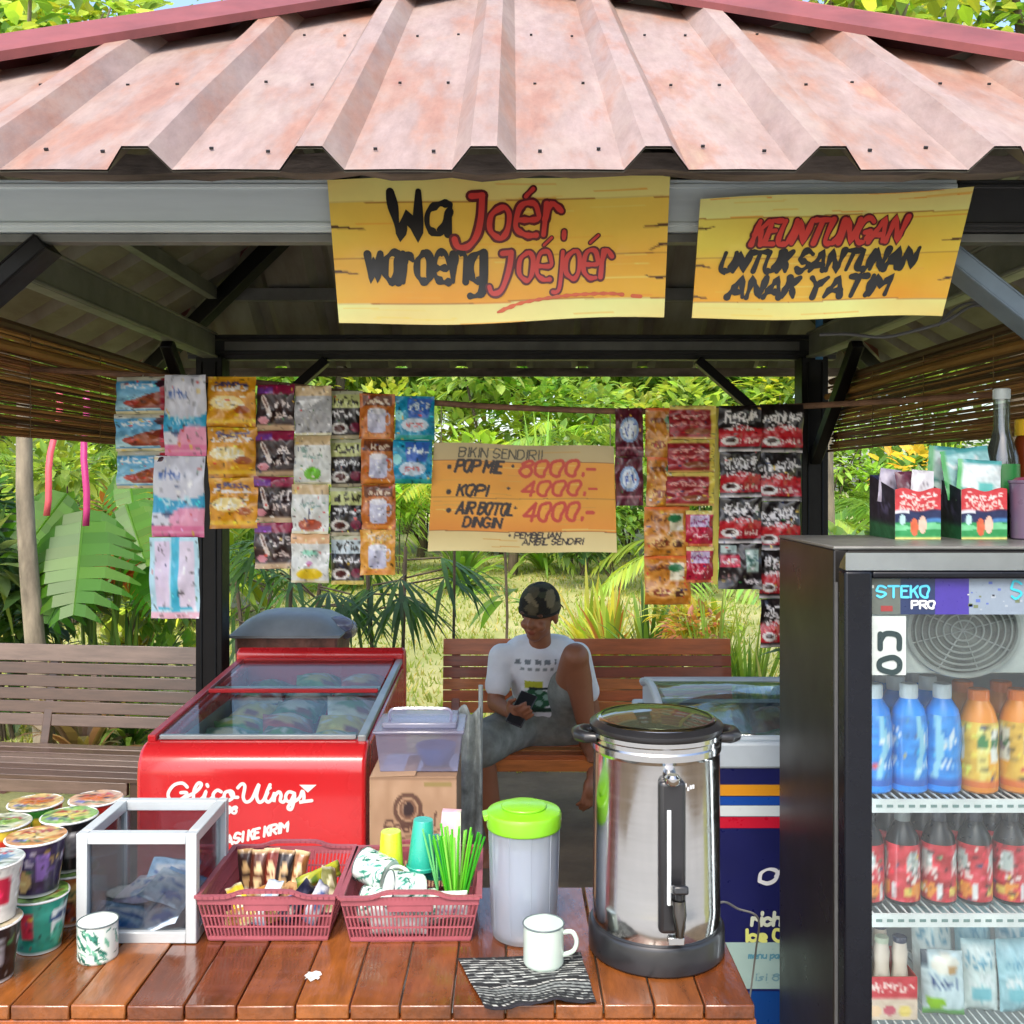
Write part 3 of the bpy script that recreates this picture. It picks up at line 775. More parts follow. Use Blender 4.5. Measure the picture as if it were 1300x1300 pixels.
def A_coffee(k=0):
    a = Art((26, 18, 20)); a.noise(.06); a.rect(0, .5, 1, .9, (176, 20, 38)); a.poly([(0, .62), (.5, .42), (1, .52), (1, .66), (0, .72)], (200, 36, 44))
    a.scribble(.10, .24, .82, .13, 5, (238, 234, 234), .045); a.scribble(.12, .245, .8, .10, 4, (238, 234, 234), .045); a.scribble(.14, .47, .68, .06, 6, (236, 220, 220), .035)
    a.ell(.26, .77, .20, .10, (238, 234, 230)); a.ell(.26, .755, .12, .05, (60, 26, 20)); a.ring(.45, .78, .07, .06, .35, (235, 232, 228)); a.scribble(.58, .76, .34, .03, 4, (240, 200, 190), .04); a.rect(0, .94, 1, 1, (214, 206, 206)); return a
def A_mixed():
    a = Art((34, 26, 30)); a.rect(.05, .05, .42, .22, (190, 210, 206)); a.rect(.03, .25, .48, .52, (196, 30, 66)); a.scribble(.08, .38, .34, .04, 3, (240, 220, 220), .05); a.rect(.6, .12, .92, .62, (170, 196, 186)); a.scribble(.64, .36, .24, .12, 3, (90, 130, 120), .05); a.scribble(.1, .75, .3, .08, 3, (120, 90, 90), .04); a.scribble(.6, .82, .3, .05, 3, (230, 220, 220), .05); a.noise(.06); return a

def sachet(parent, art, x, ztop, wd, ht, tilt=0., y=0., name='sachet', back=(.5, .5, .52)):
    r = random.random
    art.busy(46); ph = r() * 6; k1 = r(); cr = .0036; yaw = random.uniform(-.16, .16)
    def P(u, v):
        xx = (u - .5) * wd; zz = -v * ht
        yy = cr * math.sin(u * 9 + ph + v * 5) + cr * math.sin(v * 11 + ph * 2)
        c, s_ = math.cos(tilt), math.sin(tilt)
        yy += xx * yaw
        return Vector((x + xx * c - zz * s_, y + yy, ztop + xx * s_ + zz * c))
    def bul(u, v):
        e = max(0., (1 - (2 * u - 1) ** 2)) * max(0., (1 - (2 * v - 1) ** 4))
        return .010 * e + .0016 * math.sin(u * 17 + v * 13 + ph) * e + .0012 * math.sin(u * 31 - v * 23 + ph * 3) * e
    mb = MB(); slab(mb, art, P, 30, 32, .0008, back, bul)
    return mb.build(name, PRINT, parent, angle=70)
GRP = 'sachet strips hanging from the rod'
def strip(label, px0, px1, py0, py1, arts, d=2.44, widths=None, drift=0., gap=.0, y=0.):
    """a hanging strip of joined sachets between two photo columns; one thing, each sachet a part"""
    top = at((px0 + px1) / 2, py0, d)
    t = thing('sachet_strip', label, 'sachet strip', top, group=GRP)
    wd = (px1 - px0) * d / F; n = len(arts); hh = (py1 - py0) * d / F / n
    for i, a in enumerate(arts):
        w_ = wd * (widths[i] if widths else 1.)
        sachet(t, a, drift * i + random.uniform(-.002, .002), -i * hh, w_, hh * (1.0 - gap), random.uniform(-.02, .02), y=.002 * (i % 2))
    ry = rod_y((px0 + px1) / 2); zr = EYE + (HY - ry) * RD / F
    b = MB(); b.tube([(0, .002, -.004), (0, RD - d - .0085, max(zr - top.z, .004))], .0016, 6, col=(.5, .45, .35)); b.build('tie', PLAST, t)
    return t
strip('blue strip of chocolate wafer packs with red edges beside the bamboo blind', 147, 214, 478, 620, [A_wafer(), A_wafer(), A_wafer()], d=2.455)
strip('long pale strip of pink and blue wet wipe packs, hanging lowest', 208, 262, 476, 785, [A_wipes(), A_wipes(), A_wipesback()], d=2.435, widths=[1., 1.2, 1.2], drift=-.014)
strip('golden yellow strip of three noodle snack packs in front of the black post', 264, 326, 478, 671, [A_gold(), A_gold(), A_gold()], drift=.002)
strip('dark brown milk coffee strip with a maroon top next to the golden packs', 326, 376, 488, 722, [A_kapal() for i in range(4)], drift=-.003)
strip('white strip of four fruit drink sachets with green and yellow fruit prints', 373, 421, 490, 740, [A_white(i) for i in range(4)], drift=-.002, d=2.43)
strip('narrow black and lime sachet strip between the white and the mug strips', 419, 461, 496, 742, [A_maxcof(i) for i in range(4)], d=2.445)
strip('orange brown strip of sachets showing a pale mug', 458, 502, 500, 730, [A_mug(i) for i in range(4)], d=2.435)
strip('short turquoise strip of two sachets beside the price board', 503, 552, 503, 614, [A_teal(), A_teal()], drift=-.006)
strip('short maroon strip with round pale blue emblems beside the price board', 781, 816, 518, 642, [A_maroon(), A_maroon(), A_maroon()][:2] )
strip('long amber strip of noodle seasoning packs, wider at its foot', 814, 872, 518, 768, [A_orange(i) for i in range(4)], widths=[.82, .82, 1., 1.], drift=.003, d=2.45)
strip('red strip of three packs with yellow borders', 850, 910, 515, 642, [A_redpack() for i in range(3)], drift=-.004, d=2.43)
strip('small pair of crimson sachets hung below the yellow bordered packs', 871, 906, 648, 740, [A_redsmall(), A_redsmall()], d=2.44)
strip('black and red coffee sachet strip ending in one plain mixed pack', 912, 966, 515, 748, [A_coffee(), A_coffee(), A_coffee(), A_mixed()], d=2.435)
strip('longest black and red coffee sachet strip next to the fridge', 967, 1018, 513, 822, [A_coffee() for i in range(5)], widths=[1.05, 1.1, 1.05, .8, .75], drift=-.004, d=2.445)
# yellow edge tape between the red packs and the coffee strips
b = MB(); b.add([at(906, 518, 2.45), at(915, 518, 2.45), at(911, 742, 2.45), at(903, 742, 2.45)], [(0, 3, 2, 1)], col=C(222, 206, 90))
b.add([at(906, 518, 2.4515), at(915, 518, 2.4515), at(911, 742, 2.4515), at(903, 742, 2.4515)], [(0, 1, 2, 3)], col=C(222, 206, 90))
tag(b.build('plastic_tape', PLAST), 'long thin yellow plastic tape hanging beside the black coffee strip', 'tape')

# ------------------------------------------------------------------ price board
d = 2.46
TL, TR, BR, BL = at(551, 562, d), at(779, 567, d), at(783, 702, d), at(543, 700, d)
base = (TL + TR + BL + BR) / 4
t = thing('price_board', 'orange price board listing Pop Mie, Kopi and Air Botol, hung by two strings', 'sign', base)
a = wood_art((300, 176), [(0, .16, (190, 170, 120), (200, 176, 124)), (.16, .5, (238, 160, 50), (240, 164, 40)), (.5, .81, (240, 168, 48), (240, 150, 40)), (.81, 1.01, (232, 206, 140), (236, 216, 150))], 9)
ink = (34, 22, 24); red = (206, 62, 40)
a.text('BIKIN SENDIRI!', .14, .13, .085, .012, (52, 50, 40), slant=.1, width=.46)
a.ell(.092, .225, .013, .022, ink); a.text('POP MIE', .125, .265, .105, .026, ink, slant=.25, width=.25); a.text('*', .43, .225, .07, .014, ink)
a.text('8000.-', .475, .285, .14, .030, red, slant=.2, width=.41)
a.ell(.095, .455, .014, .024, ink); a.text('KOPI', .14, .485, .095, .024, ink, slant=.25, width=.16); a.text('*', .41, .43, .06, .014, ink); a.text('4000.-', .49, .465, .13, .028, red, slant=.25, width=.40)
a.ell(.1, .625, .014, .024, ink); a.text('AIR BOTOL', .14, .655, .105, .024, ink, slant=.25, width=.30); a.text('*', .45, .61, .06, .014, ink); a.text('4000.-', .50, .70, .16, .030, red, slant=.25, width=.37)
a.text('DINGIN', .18, .775, .085, .022, ink, slant=.2, width=.20)
a.text('* PEMBELIAN', .42, .865, .05, .012, ink, slant=.2, width=.28); a.text('AMBIL SENDIRI', .50, .925, .05, .011, ink, slant=.2, width=.32)
P = lambda u, v: (TL * (1 - u) + TR * u) * (1 - v) + (BL * (1 - u) + BR * u) * v - base + Vector((0, .006 * math.sin(u * 4), .002 * math.sin(u * 9)))
b = MB(); slab(b, a, P, 230, 130, .004, (.3, .2, .1)); b.build('board', m_board, t, angle=60)
b = MB()
for px, pyb in ((560, 562), (775, 566)):
    zt = EYE + (HY - rod_y(px)) * RD / F
    p = at(px, pyb + 3, d) - base
    b.tube([p + Vector((0, .003, 0)), Vector((p.x, RD - d - base.y + base.y, zt - base.z))], .0012, 6, col=(.3, .25, .18))
b.build('string', PLAST, t)
# ------------------------------------------------------------------ counter table of varnished boards
TZ = .75
m_tbl = mat('varnished_boards', attr=True, rough=.20, var=.60, scale=6, coat=.5, stretch=(5, 1.2, 4), bump=.22, bscale=14)
tb = thing('counter_table', 'narrow wooden counter table of varnished orange brown boards', 'table', (-.45, 1.71, 0))
b = MB(); x = -1.10 + .45; k = 0
while x < .388 + .45 - .02:
    wd = random.uniform(.074, .092)
    x1 = min(x + wd, .838)
    col = random.choice([C(168, 98, 42), C(144, 80, 34), C(184, 112, 48), C(154, 88, 40), C(126, 66, 30)])
    b.box(((x + x1) / 2, .008, TZ - .011 + random.uniform(-.0012, .0012)), (x1 - x - .0025, .436, .022), (0, random.uniform(-.006, .006), 0), col=col)
    x = x1
b.build('tabletop', m_tbl, tb, bevel=.0025)
for y, nm in ((-.195, 'front_rail'), (.205, 'back_rail')):
    b = MB(); b.box((.094, y, TZ - .060), (1.46, .022, .072), col=C(196, 104, 44)); b.build(nm, m_tbl, tb, bevel=.003)
for xx in (-.6, .79):
    for yy in (-.17, .18):
        b = MB(); b.box((xx, yy, (TZ - .024) / 2), (.055, .055, TZ - .024), col=C(150, 80, 40)); b.build('leg', m_tbl, tb, bevel=.003)
def on(px, py):            # a point of the tabletop seen at this place
    d = (EYE - TZ) * F / (py - HY); return Vector(((px - CX) * d / F, d, TZ))

# ------------------------------------------------------------------ water boiler
m_steel = mat('polished_steel', col=(.54, .54, .53), rough=.14, metal=1, var=.06, scale=3, stretch=(1, 1, 12))
m_blackp = mat('black_plastic', col=(.016, .016, .018), rough=.32, var=.2, coat=.2)
m_lidglass = glass_mat('tempered_lid_glass', tint=(.55, .62, .5), refl=.18, rough=.05, body=.25, bodycol=(.30, .34, .22))
m_clear = glass_mat('clear_tube', refl=.08, body=.12)
bo = thing('water_boiler', 'tall stainless steel water boiler with black base, gauge column and tap', 'boiler', (.247, 1.69, TZ), rz=.0)
b = MB(); b.lathe([(.110, 0), (.1155, .004), (.1155, .044), (.112, .050), (.104, .052)], 56); b.build('base', m_blackp, bo, bevel=.0015)
b = MB(); b.lathe([(.1075, .050), (.1085, .053), (.1085, .092), (.1078, .094), (.1078, .340), (.1085, .342), (.1105, .346), (.1105, .356), (.1085, .359), (.1085, .366), (.112, .369), (.112, .376), (.106, .378)], 64, close=False); b.build('body', m_steel, bo, angle=25)
b = MB(); b.lathe([(.112, .377), (.1135, .380), (.1135, .386), (.104, .392), (.098, .394)], 56, close=False); b.build('lid_rim', m_blackp, bo)
b = MB(); b.lathe([(.099, .3935), (.070, .4005), (.035, .405), (1e-5, .4065)], 48, close=False); b.build('lid', m_lidglass, bo)
b = MB(); b.lathe([(.102, .3925), (.099, .3955), (.094, .3962)], 48, close=False); b.build('lid_ring', m_steel, bo)
for s in (-1, 1):
    b = MB()
    b.tube([(s * .104, -.028, .366), (s * .121, -.026, .366), (s * .133, -.012, .366), (s * .134, .012, .366), (s * .121, .028, .366), (s * .104, .03, .366)], [.008, .010, .011, .011, .010, .008], 10)
    b.build('handle', m_blackp, bo)
b = MB(); b.tube([(.009, -.1145, .078), (.009, -.1145, .30)], .0001, 4)
gz_ = MB(); gz_.box((.009, -.111, .198), (.044, .022, .245)); gz_.build('gauge_column', m_blackp, bo, bevel=.008, seg=3)
b = MB(); b.tube([(.003, -.1240, .125), (.003, -.1240, .275)], .0035, 8); b.build('gauge_tube', mat('gauge_white', col=(.75, .78, .78), rough=.2), bo)
b = MB(); b.lathe([(.010, .0), (.013, .004), (.013, .012), (.009, .016)], 20, (.009, -.120, .315)); b.build('gauge_cap', m_steel, bo)
b = MB(); b.tube([(.016, -.108, .128), (.016, -.140, .128)], .010, 14); b.tube([(.016, -.140, .138), (.016, -.143, .118), (.016, -.146, .096), (.016, -.1465, .084)], [.0105, .0115, .008, .0065], 14)
tp_ = b.build('tap', mat('dark_chrome', col=(.16, .15, .14), rough=.18, metal=1.), bo)
b = MB(); b.tube([(.016, -.142, .138), (.016, -.142, .152)], .006, 12); b.box((.016, -.146, .158), (.024, .030, .013), (R(-18), 0, 0)); b.build('tap_lever', m_blackp, tp_, bevel=.003)
b = MB(); b.box((.016, -.1125, .062), (.026, .006, .012)); b.build('plate', m_steel, bo, bevel=.001)
b = MB()                                                            # small worn print beside the gauge
for k in range(5):
    an = .26 + k * .045; rr_ = .1084
    b.box((rr_ * math.sin(an), -rr_ * math.cos(an), .305 + random.uniform(-.004, .004)), (.0035, .0004, .006), (0, 0, an))
b.build('print', mat('white_print', col=(.8, .8, .8), rough=.5), bo)
# its cord, lying over the table end towards the fridge
b = MB(); b.tube(smooth([(.33, 1.77, .7525), (.385, 1.82, .770), (.44, 1.92, .715), (.50, 2.0, .66), (.545, 2.2, .50), (.55, 2.3, .3)], 6), .0022, 6)
tag(b.build('power_cord', mat('grey_cord', col=(.30, .30, .28), rough=.6)), 'thin grey power cord running off the table behind the boiler', 'cord')

# ------------------------------------------------------------------ water jug with lime lid
m_jug = glass_mat('frosted_jug_plastic', tint=(.93, .95, .98), refl=.05, rough=.2, body=.32, bodycol=(.84, .89, .97))
m_water = glass_mat('jug_water', tint=(.80, .87, .96), refl=.02, rough=.1, body=.60, bodycol=(.80, .88, .99))
m_lime = mat('lime_plastic', col=(.20, .52, .015), rough=.3, var=.08, coat=.2, sss=0)
ju = thing('water_jug', 'frosted clear water jug with a lime green lid', 'jug', (.021, 1.735, TZ))
prof = [(.050, .0005), (.055, .004), (.058, .02), (.0605, .10), (.0625, .205)]
b = MB(); b.lathe(prof + [(.0605, .205), (.0585, .10), (.056, .022), (.050, .008)], 48, close=True)
for k in range(10):                                                # faint vertical flutes
    a_ = 2 * math.pi * k / 10 + .2; b.tube([(.0575 * math.sin(a_), -.0575 * math.cos(a_), .02), (.0625 * math.sin(a_), -.0625 * math.cos(a_), .19)], .0012, 5)
b.build('body', m_jug, ju)
b = MB(); b.lathe([(.049, .0085), (.0545, .022), (.0570, .10), (.0582, .168), (1e-5, .1685)], 40); b.build('water', m_water, ju)
b = MB(); b.lathe([(.0635, .190), (.0655, .192), (.0665, .214), (.064, .220), (.045, .2245), (1e-5, .226)], 48); b.lathe([(.040, .2245), (.040, .229), (.030, .231), (1e-5, .2315)], 32)
b.box((-.066, -.006, .212), (.012, .030, .010), (0, R(-14), .1)); b.build('lid', m_lime, ju, bevel=.002)

# ------------------------------------------------------------------ enamel mugs and the cloth
m_enam = mat('cream_enamel', col=(.53, .63, .55), rough=.16, var=.05, coat=.5)
m_rim = mat('dark_enamel_rim', col=(.10, .13, .13), rough=.25)
def mug(name, label, pos, r, h, m, art=None, hand=0., group=None):
    t = thing('enamel_mug', label, 'mug', pos, hand, group)
    cf = (lambda u, v: art.at(u, 1 - v)) if art else None
    n = 110 if art else 48
    pr = [(r * .93, .0), (r * .97, .002)] + [(r, .004 + (h - .004) * k / 30) for k in range(31)]
    b = MB(); b.lathe(pr, n, colf=cf, close=True)
    b.lathe([(r - .0015, h), (r - .002, h * .5), (r - .003, .004), (1e-5, .0035)], n, col=C(225, 232, 226), close=False)
    b.build('body', m, t)
    b = MB(); q = [((r + .0002) * math.sin(2 * math.pi * k / 40), -(r + .0002) * math.cos(2 * math.pi * k / 40), h) for k in range(41)]
    b.tube(q, .0013, 6); b.build('rim', m_rim, t)
    b = MB(); b.tube(smooth([(r * .98, 0, h * .80), (r + .014, 0, h * .82), (r + .021, 0, h * .60), (r + .016, 0, h * .36), (r * .98, 0, h * .24)], 5), .0038, 8, col=C(225, 235, 226)); b.build('handle', m, t)
    return t
m_encol = mat('patterned_enamel', attr=True, rough=.16, var=.04, coat=.5)
def A_leaf():
    a = Art((228, 238, 230), (160, 60))
    for k in range(120):
        x = random.random(); y = random.random(); an = random.uniform(-1, 1)
        c = random.choice([(30, 110, 92), (50, 140, 118), (28, 84, 72), (110, 180, 150)])
        dx, dy = .07 * math.cos(an), .30 * math.sin(an) + .12
        a.poly([(x, y), (x + dx * .5 + .018, y + dy * .5), (x + dx, y + dy), (x + dx * .5 - .018, y + dy * .5)], c)
    return a
pc = on(690, 1226)
m_cloth = mat('woven_black_white_cloth', attr=True, rough=.9, var=.2, scale=40, bump=.4, bscale=160)
# cloth, a creased square hanging a little over the edge
cl = Art((22, 24, 26), (190, 150))
for k in range(9):
    y = .06 + k * .055; cl.line([(0, y), (.3, y + .03), (.62, y - .01), (1, y + .015)], .013, (225, 228, 220))
for k in range(13):
    x = .05 + k * .078; cl.line([(x, 0), (x + .03, .52)], .006, (130, 134, 130))
for k in range(7):
    y = .60 + k * .055; cl.line([(0, y), (.15, y + .03), (.3, y - .03), (.5, y + .02), (.7, y - .04), (1, y + .01)], random.choice([.016, .026, .010]), random.choice([(226, 226, 216), (200, 204, 196), (150, 155, 150)]))
cl.rect(0, .96, 1, 1, (30, 26, 34)); cl.noise(.05)
q00, q10, q11, q01 = on(581, 1219), on(737, 1212), on(757, 1276), on(616, 1286)
b = MB()
def PC(u, v):
    p = (q00 * (1 - u) + q10 * u) * (1 - v) + (q01 * (1 - u) + q11 * u) * v
    wv = .0030 * (1 + math.sin(u * 8 + v * 3)) * (v ** 1.2) + .0022 * (1 + math.sin(v * 10 - u * 4)) * .7 + .004 * max(0, math.sin(u * 19 + v * 2)) * max(0, v - .75) * 3
    inner = math.exp(-(((p.x - pc.x) / .04) ** 2 + ((p.y - pc.y) / .04) ** 2))
    z = TZ + .0022 + wv * (1 - inner)
    return Vector((p.x, p.y, z))
vs = []; cs = []; fs = []; nx, ny = 70, 60
for j in range(ny + 1):
    for i in range(nx + 1): vs.append(PC(i / nx, j / ny)); cs.append(cl.at(i / nx, j / ny))
for j in range(ny):
    for i in range(nx): fs.append((j * (nx + 1) + i, (j + 1) * (nx + 1) + i, (j + 1) * (nx + 1) + i + 1, j * (nx + 1) + i + 1))
b.add([v for v in vs], fs, 0, cs)
co = b.build('table_cloth', m_cloth)
so_ = co.modifiers.new('thick', 'SOLIDIFY'); so_.thickness = .0016; so_.offset = -1
tag(co, 'creased black and white striped cloth square under the cream mug', 'cloth')
sp_ = on(397, 1241); b = MB(); vs = []
for j in range(6):
    for i in range(7): u, v = i / 6 - .5, j / 5 - .5; vs.append((u * .022 + .003 * math.sin(j * 2.), v * .026 + .004 * math.sin(i * 1.7), .003 + .0016 * math.sin(i * 1.3 + j * .7) + .001 * math.sin(j * 1.9)))
b.add(vs, [(j * 7 + i, j * 7 + i + 1, (j + 1) * 7 + i + 1, (j + 1) * 7 + i) for j in range(5) for i in range(6)], 0, C(232, 228, 220)); o = b.build('paper_scrap', CARD, None, loc=(sp_.x, sp_.y, TZ), angle=80)
tag(o, 'crumpled white scrap of paper lying on the bare boards', 'scrap')
mug('enamel_mug', 'cream enamel mug with dark rim standing on the striped cloth', (pc.x, pc.y, TZ + .0045), .0335, .066, m_enam, None, R(-8))
mug('enamel_mug', 'small enamel mug with green leaf pattern in front of the glass case', (on(127, 1212).x, 1.652, TZ), .0325, .062, m_encol, A_leaf(), R(100))

# ------------------------------------------------------------------ aluminium and glass display case
m_alum = mat('white_aluminium', col=(.56, .60, .61), rough=.33, metal=.25, var=.08, scale=6)
m_pane = glass_mat('case_glass', tint=(.62, .66, .70), refl=.04, rough=.02, body=.06, bodycol=(.12, .14, .17))
X0, X1, Y0, Y1, H0 = -.753, -.545, 1.700, 1.895, .190
ca = thing('display_case', 'small white aluminium display case with dark glass sides and open top', 'display case', ((X0 + X1) / 2, (Y0 + Y1) / 2, TZ))
hx, hy = (X1 - X0) / 2, (Y1 - Y0) / 2; tq = .019
b = MB()
for sx_ in (-1, 1):
    for sy_ in (-1, 1): b.box((sx_ * (hx - tq / 2), sy_ * (hy - tq / 2), H0 / 2), (tq, tq, H0))
for z in (tq / 2, H0 - tq / 2):
    for s in (-1, 1):
        b.box((0, s * (hy - tq / 2 - .0006), z), (2 * hx - 2 * tq, tq, tq)); b.box((s * (hx - tq / 2 - .0006), 0, z), (tq, 2 * hy - 2 * tq, tq))
b.build('frame', m_alum, ca, bevel=.0016)
for s in (-1, 1):
    b = MB(); b.box((0, s * (hy - .012), H0 / 2), (2 * hx - 2 * tq + .004, .003, H0 - 2 * tq + .004)); b.build('glass_pane', m_pane, ca)
    b = MB(); b.box((s * (hx - .012), 0, H0 / 2), (.003, 2 * hy - 2 * tq + .004, H0 - 2 * tq + .004)); b.build('glass_pane', m_pane, ca)
b = MB(); b.box((0, 0, .005), (2 * hx - 2 * tq, 2 * hy - 2 * tq, .004)); b.build('floor_panel', m_alum, ca)
def packet(label, art, pos, wd, ht, rot, cat='packet', group=None, th=.012, name='snack_packet', n=12, back=(.55, .57, .6)):
    t = MB(); ph = random.random() * 6
    P = lambda u, v: Vector(((u - .5) * wd, .0015 * math.sin(u * 9 + v * 7 + ph), (.5 - v) * ht))
    bul = lambda u, v: th / 2 * max(0., 1 - (2 * u - 1) ** 2) * max(0., 1 - (2 * v - 1) ** 4) + .0008 * math.sin(u * 23 + ph) * math.sin(v * 19)
    slab(t, art, P, n, n, .0008, back, bul)
    o = t.build(name, PRINT, None, loc=pos, rot=rot, angle=70)
    return tag(o, label, cat, group)
def A_bluepack(k):
    a = Art([(150, 190, 226), (196, 214, 230), (120, 170, 220), (222, 200, 220)][k % 4]); a.noise(.18)
    a.rect(.1, .2, .9, .5, (236, 240, 246)); a.scribble(.15, .35, .7, .08, 5, (60, 110, 190), .06); a.ell(.6, .72, .25, .14, (40, 120, 200)); a.scribble(.1, .85, .8, .05, 5, (220, 230, 240), .04); return a
cx_, cy_ = (X0 + X1) / 2, (Y0 + Y1) / 2
cl_words = ['flat on the case floor', 'upright by the dark glass corner', 'leaning on its neighbour', 'tilted across the pile', 'at the back of the pile', 'topmost on the pile']
for k in range(6):
    packet(['pale blue', 'white', 'sky blue', 'pinkish', 'light blue', 'silvery'][k] + ' snack packet inside the glass case, ' + cl_words[k], A_bluepack(k),
           (cx_ + [-.045, .03, .055, -.03, .01, .035][k], cy_ + [-.055, -.05, .02, .02, .05, -.02][k], TZ + [.024, .034, .044, .048, .056, .064][k]), [.10, .095, .09, .10, .09, .085][k], .085, (R([-76, -70, -66, -74, -60, -78][k]), R([10, -20, 25, -12, 5, 14][k]), R([8, -14, 20, -25, 3, -10][k])), group='packets in the glass case')

# ------------------------------------------------------------------ pink slotted baskets
m_bask = mat('dusty_red_plastic', col=(.34, .085, .105), rough=.42, var=.15, scale=12)
def basket(label, pos, rz, W=.238, D=.236, H=.082):
    t = thing('plastic_basket', label, 'basket', pos, rz, 'slotted red baskets')
    wb_, db = W / 2 - .016, D / 2 - .014                           # half sizes at the bottom
    wt_, dt = W / 2, D / 2
    def wall(p0, p1, q0, q1, nm, notch):                           # bottom corners p, top corners q
        b = MB(); p0, p1, q0, q1 = map(Vector, (p0, p1, q0, q1)); n = int((p1 - p0).length / .0062)
        out = (p1 - p0).cross(q0 - p0).normalized()
        for i in range(n + 1):
            s = i / n; a = p0.lerp(p1, s); c = q0.lerp(q1, s)
            b.bar(a, c, .0028, .0016, up=out)
        for v, hh in ((.04, .006), (.30, .003), (.56, .003), (.92, .014)):
            b.bar(p0.lerp(q0, v), p1.lerp(q1, v), .0022, hh)
        if notch:
            b.bar(p0.lerp(p1, .34).lerp(q0.lerp(q1, .34), .80), p0.lerp(p1, .66).lerp(q0.lerp(q1, .66), .80), .0024, .018)
        return b.build('slotted_wall', m_bask, t)
    B = [(-wb_, -db, .003), (wb_, -db, .003), (wb_, db, .003), (-wb_, db, .003)]; T = [(-wt_, -dt, H), (wt_, -dt, H), (wt_, dt, H), (-wt_, dt, H)]
    for i in range(4): wall(B[i], B[(i + 1) % 4], T[i], T[(i + 1) % 4], 'slotted_wall', i % 2 == 0)
    b = MB()
    for i in range(4):
        p, q = Vector(T[i]), Vector(T[(i + 1) % 4]); mid = []
        N = 24
        for k in range(N + 1):
            s = k / N; v = p.lerp(q, s)
            if i % 2 == 0: v.z += .010 * (1 / (1 + math.exp(-(s - .27) * 40)) - 1 / (1 + math.exp(-(s - .73) * 40)))
            mid.append(v)
        for a_, c_ in zip(mid, mid[1:]): b.bar(a_, c_ + (c_ - a_) * .1, .010, .005)
    b.build('rim', m_bask, t)
    b = MB(); b.box((0, 0, .002), (2 * wb_, 2 * db, .003)); b.build('floor_panel', m_bask, t)
    return t
B1 = (-.424, 1.815, TZ); B2 = (-.178, 1.812, TZ)
basket('dusty red slotted basket full of snack bars beside the glass case', B1, 0)
basket('dusty red slotted basket holding patterned cups, tumblers and green straws', B2, R(1.2))
def stick(label, c0, c1, pos, rot, ln=.115, wd=.03, cat='snack bar', th=.014):
    a = Art(c0, (48, 96)); a.noise(.08); a.rect(0, 0, 1, .07, c1); a.rect(0, .93, 1, 1, c1); a.ell(.5, .5, .3, .22, c1); a.scribble(.25, .5, .5, .05, 4, c0, .07); a.scribble(.15, .8, .7, .03, 4, (240, 230, 210), .06)
    return packet(label, a, pos, wd, ln, rot, cat, 'snacks in the slotted basket', th, 'snack_bar', 10)
S1 = [
 ('dark chocolate bar standing at the corner of the snack basket', (52, 30, 26), (196, 160, 110), (-.075, .045, .090), (-8, -6, 0)),
 ('brown wafer bar with cream band leaning in the snack basket', (92, 46, 30), (232, 200, 150), (-.052, .035, .092), (-12, 4, 8)),
 ('reddish brown snack bar upright among darker bars', (120, 40, 30), (236, 206, 160), (-.028, .038, .094), (-10, -3, -6)),
 ('black snack bar with tan ends upright in the snack basket', (36, 26, 26), (206, 170, 120), (-.006, .034, .092), (-14, 7, 4)),
 ('caramel coloured bar upright behind the tilted wrappers', (150, 92, 44), (244, 220, 170), (.016, .042, .088), (-10, 14, 10)),
 ('yellow packet lying in the snack basket front corner', (238, 204, 60), (244, 240, 210), (-.062, -.035, .072), (-62, -20, 24)),
 ('white wrapper lying between the yellow packet and dark bar', (232, 236, 240), (160, 190, 220), (-.018, -.030, .074), (-58, 6, -8)),
 ('navy and black bar lying slanted in the snack basket', (30, 32, 56), (70, 70, 90), (.035, -.032, .076), (-60, 48, 0)),
 ('silver wrapper lying slanted by the navy bar', (206, 212, 222), (90, 110, 160), (.068, -.030, .072), (-60, 40, 10)),
 ('lime yellow roll packet at the back of the snack basket', (176, 180, 50), (90, 120, 40), (.055, .045, .085), (-40, 80, 0)),
 ('olive wrapper leaning at the basket side', (120, 120, 70), (220, 215, 180), (.082, .010, .078), (-50, 20, 30)),
 ('tan biscuit packet under the upright bars', (202, 160, 110), (150, 90, 60), (.01, .0, .066), (-72, 12, 0)),
]
for lb, c0, c1, p, r_ in S1: stick(lb, c0, c1, (B1[0] + p[0] * 1.05, B1[1] + p[1] * 1.15, B1[2] + p[2] - .036), tuple(R(v) for v in r_), .092)
for k, (c0, c1, x, y) in enumerate([((210, 150, 60), (240, 220, 150), -.035, -.045), ((214, 180, 110), (150, 90, 40), .03, -.035), ((120, 110, 170), (230, 220, 240), .038, -.01), ((200, 140, 70), (240, 210, 160), -.02, .02)]):
    stick(['orange packet', 'beige packet', 'violet packet', 'amber packet'][k] + ' at the bottom of the snack basket, seen through the slots', c0, c1, (B1[0] + x, B1[1] + y, TZ + .024 + .004 * k), (R(-35), R(90), R(4 * k)))
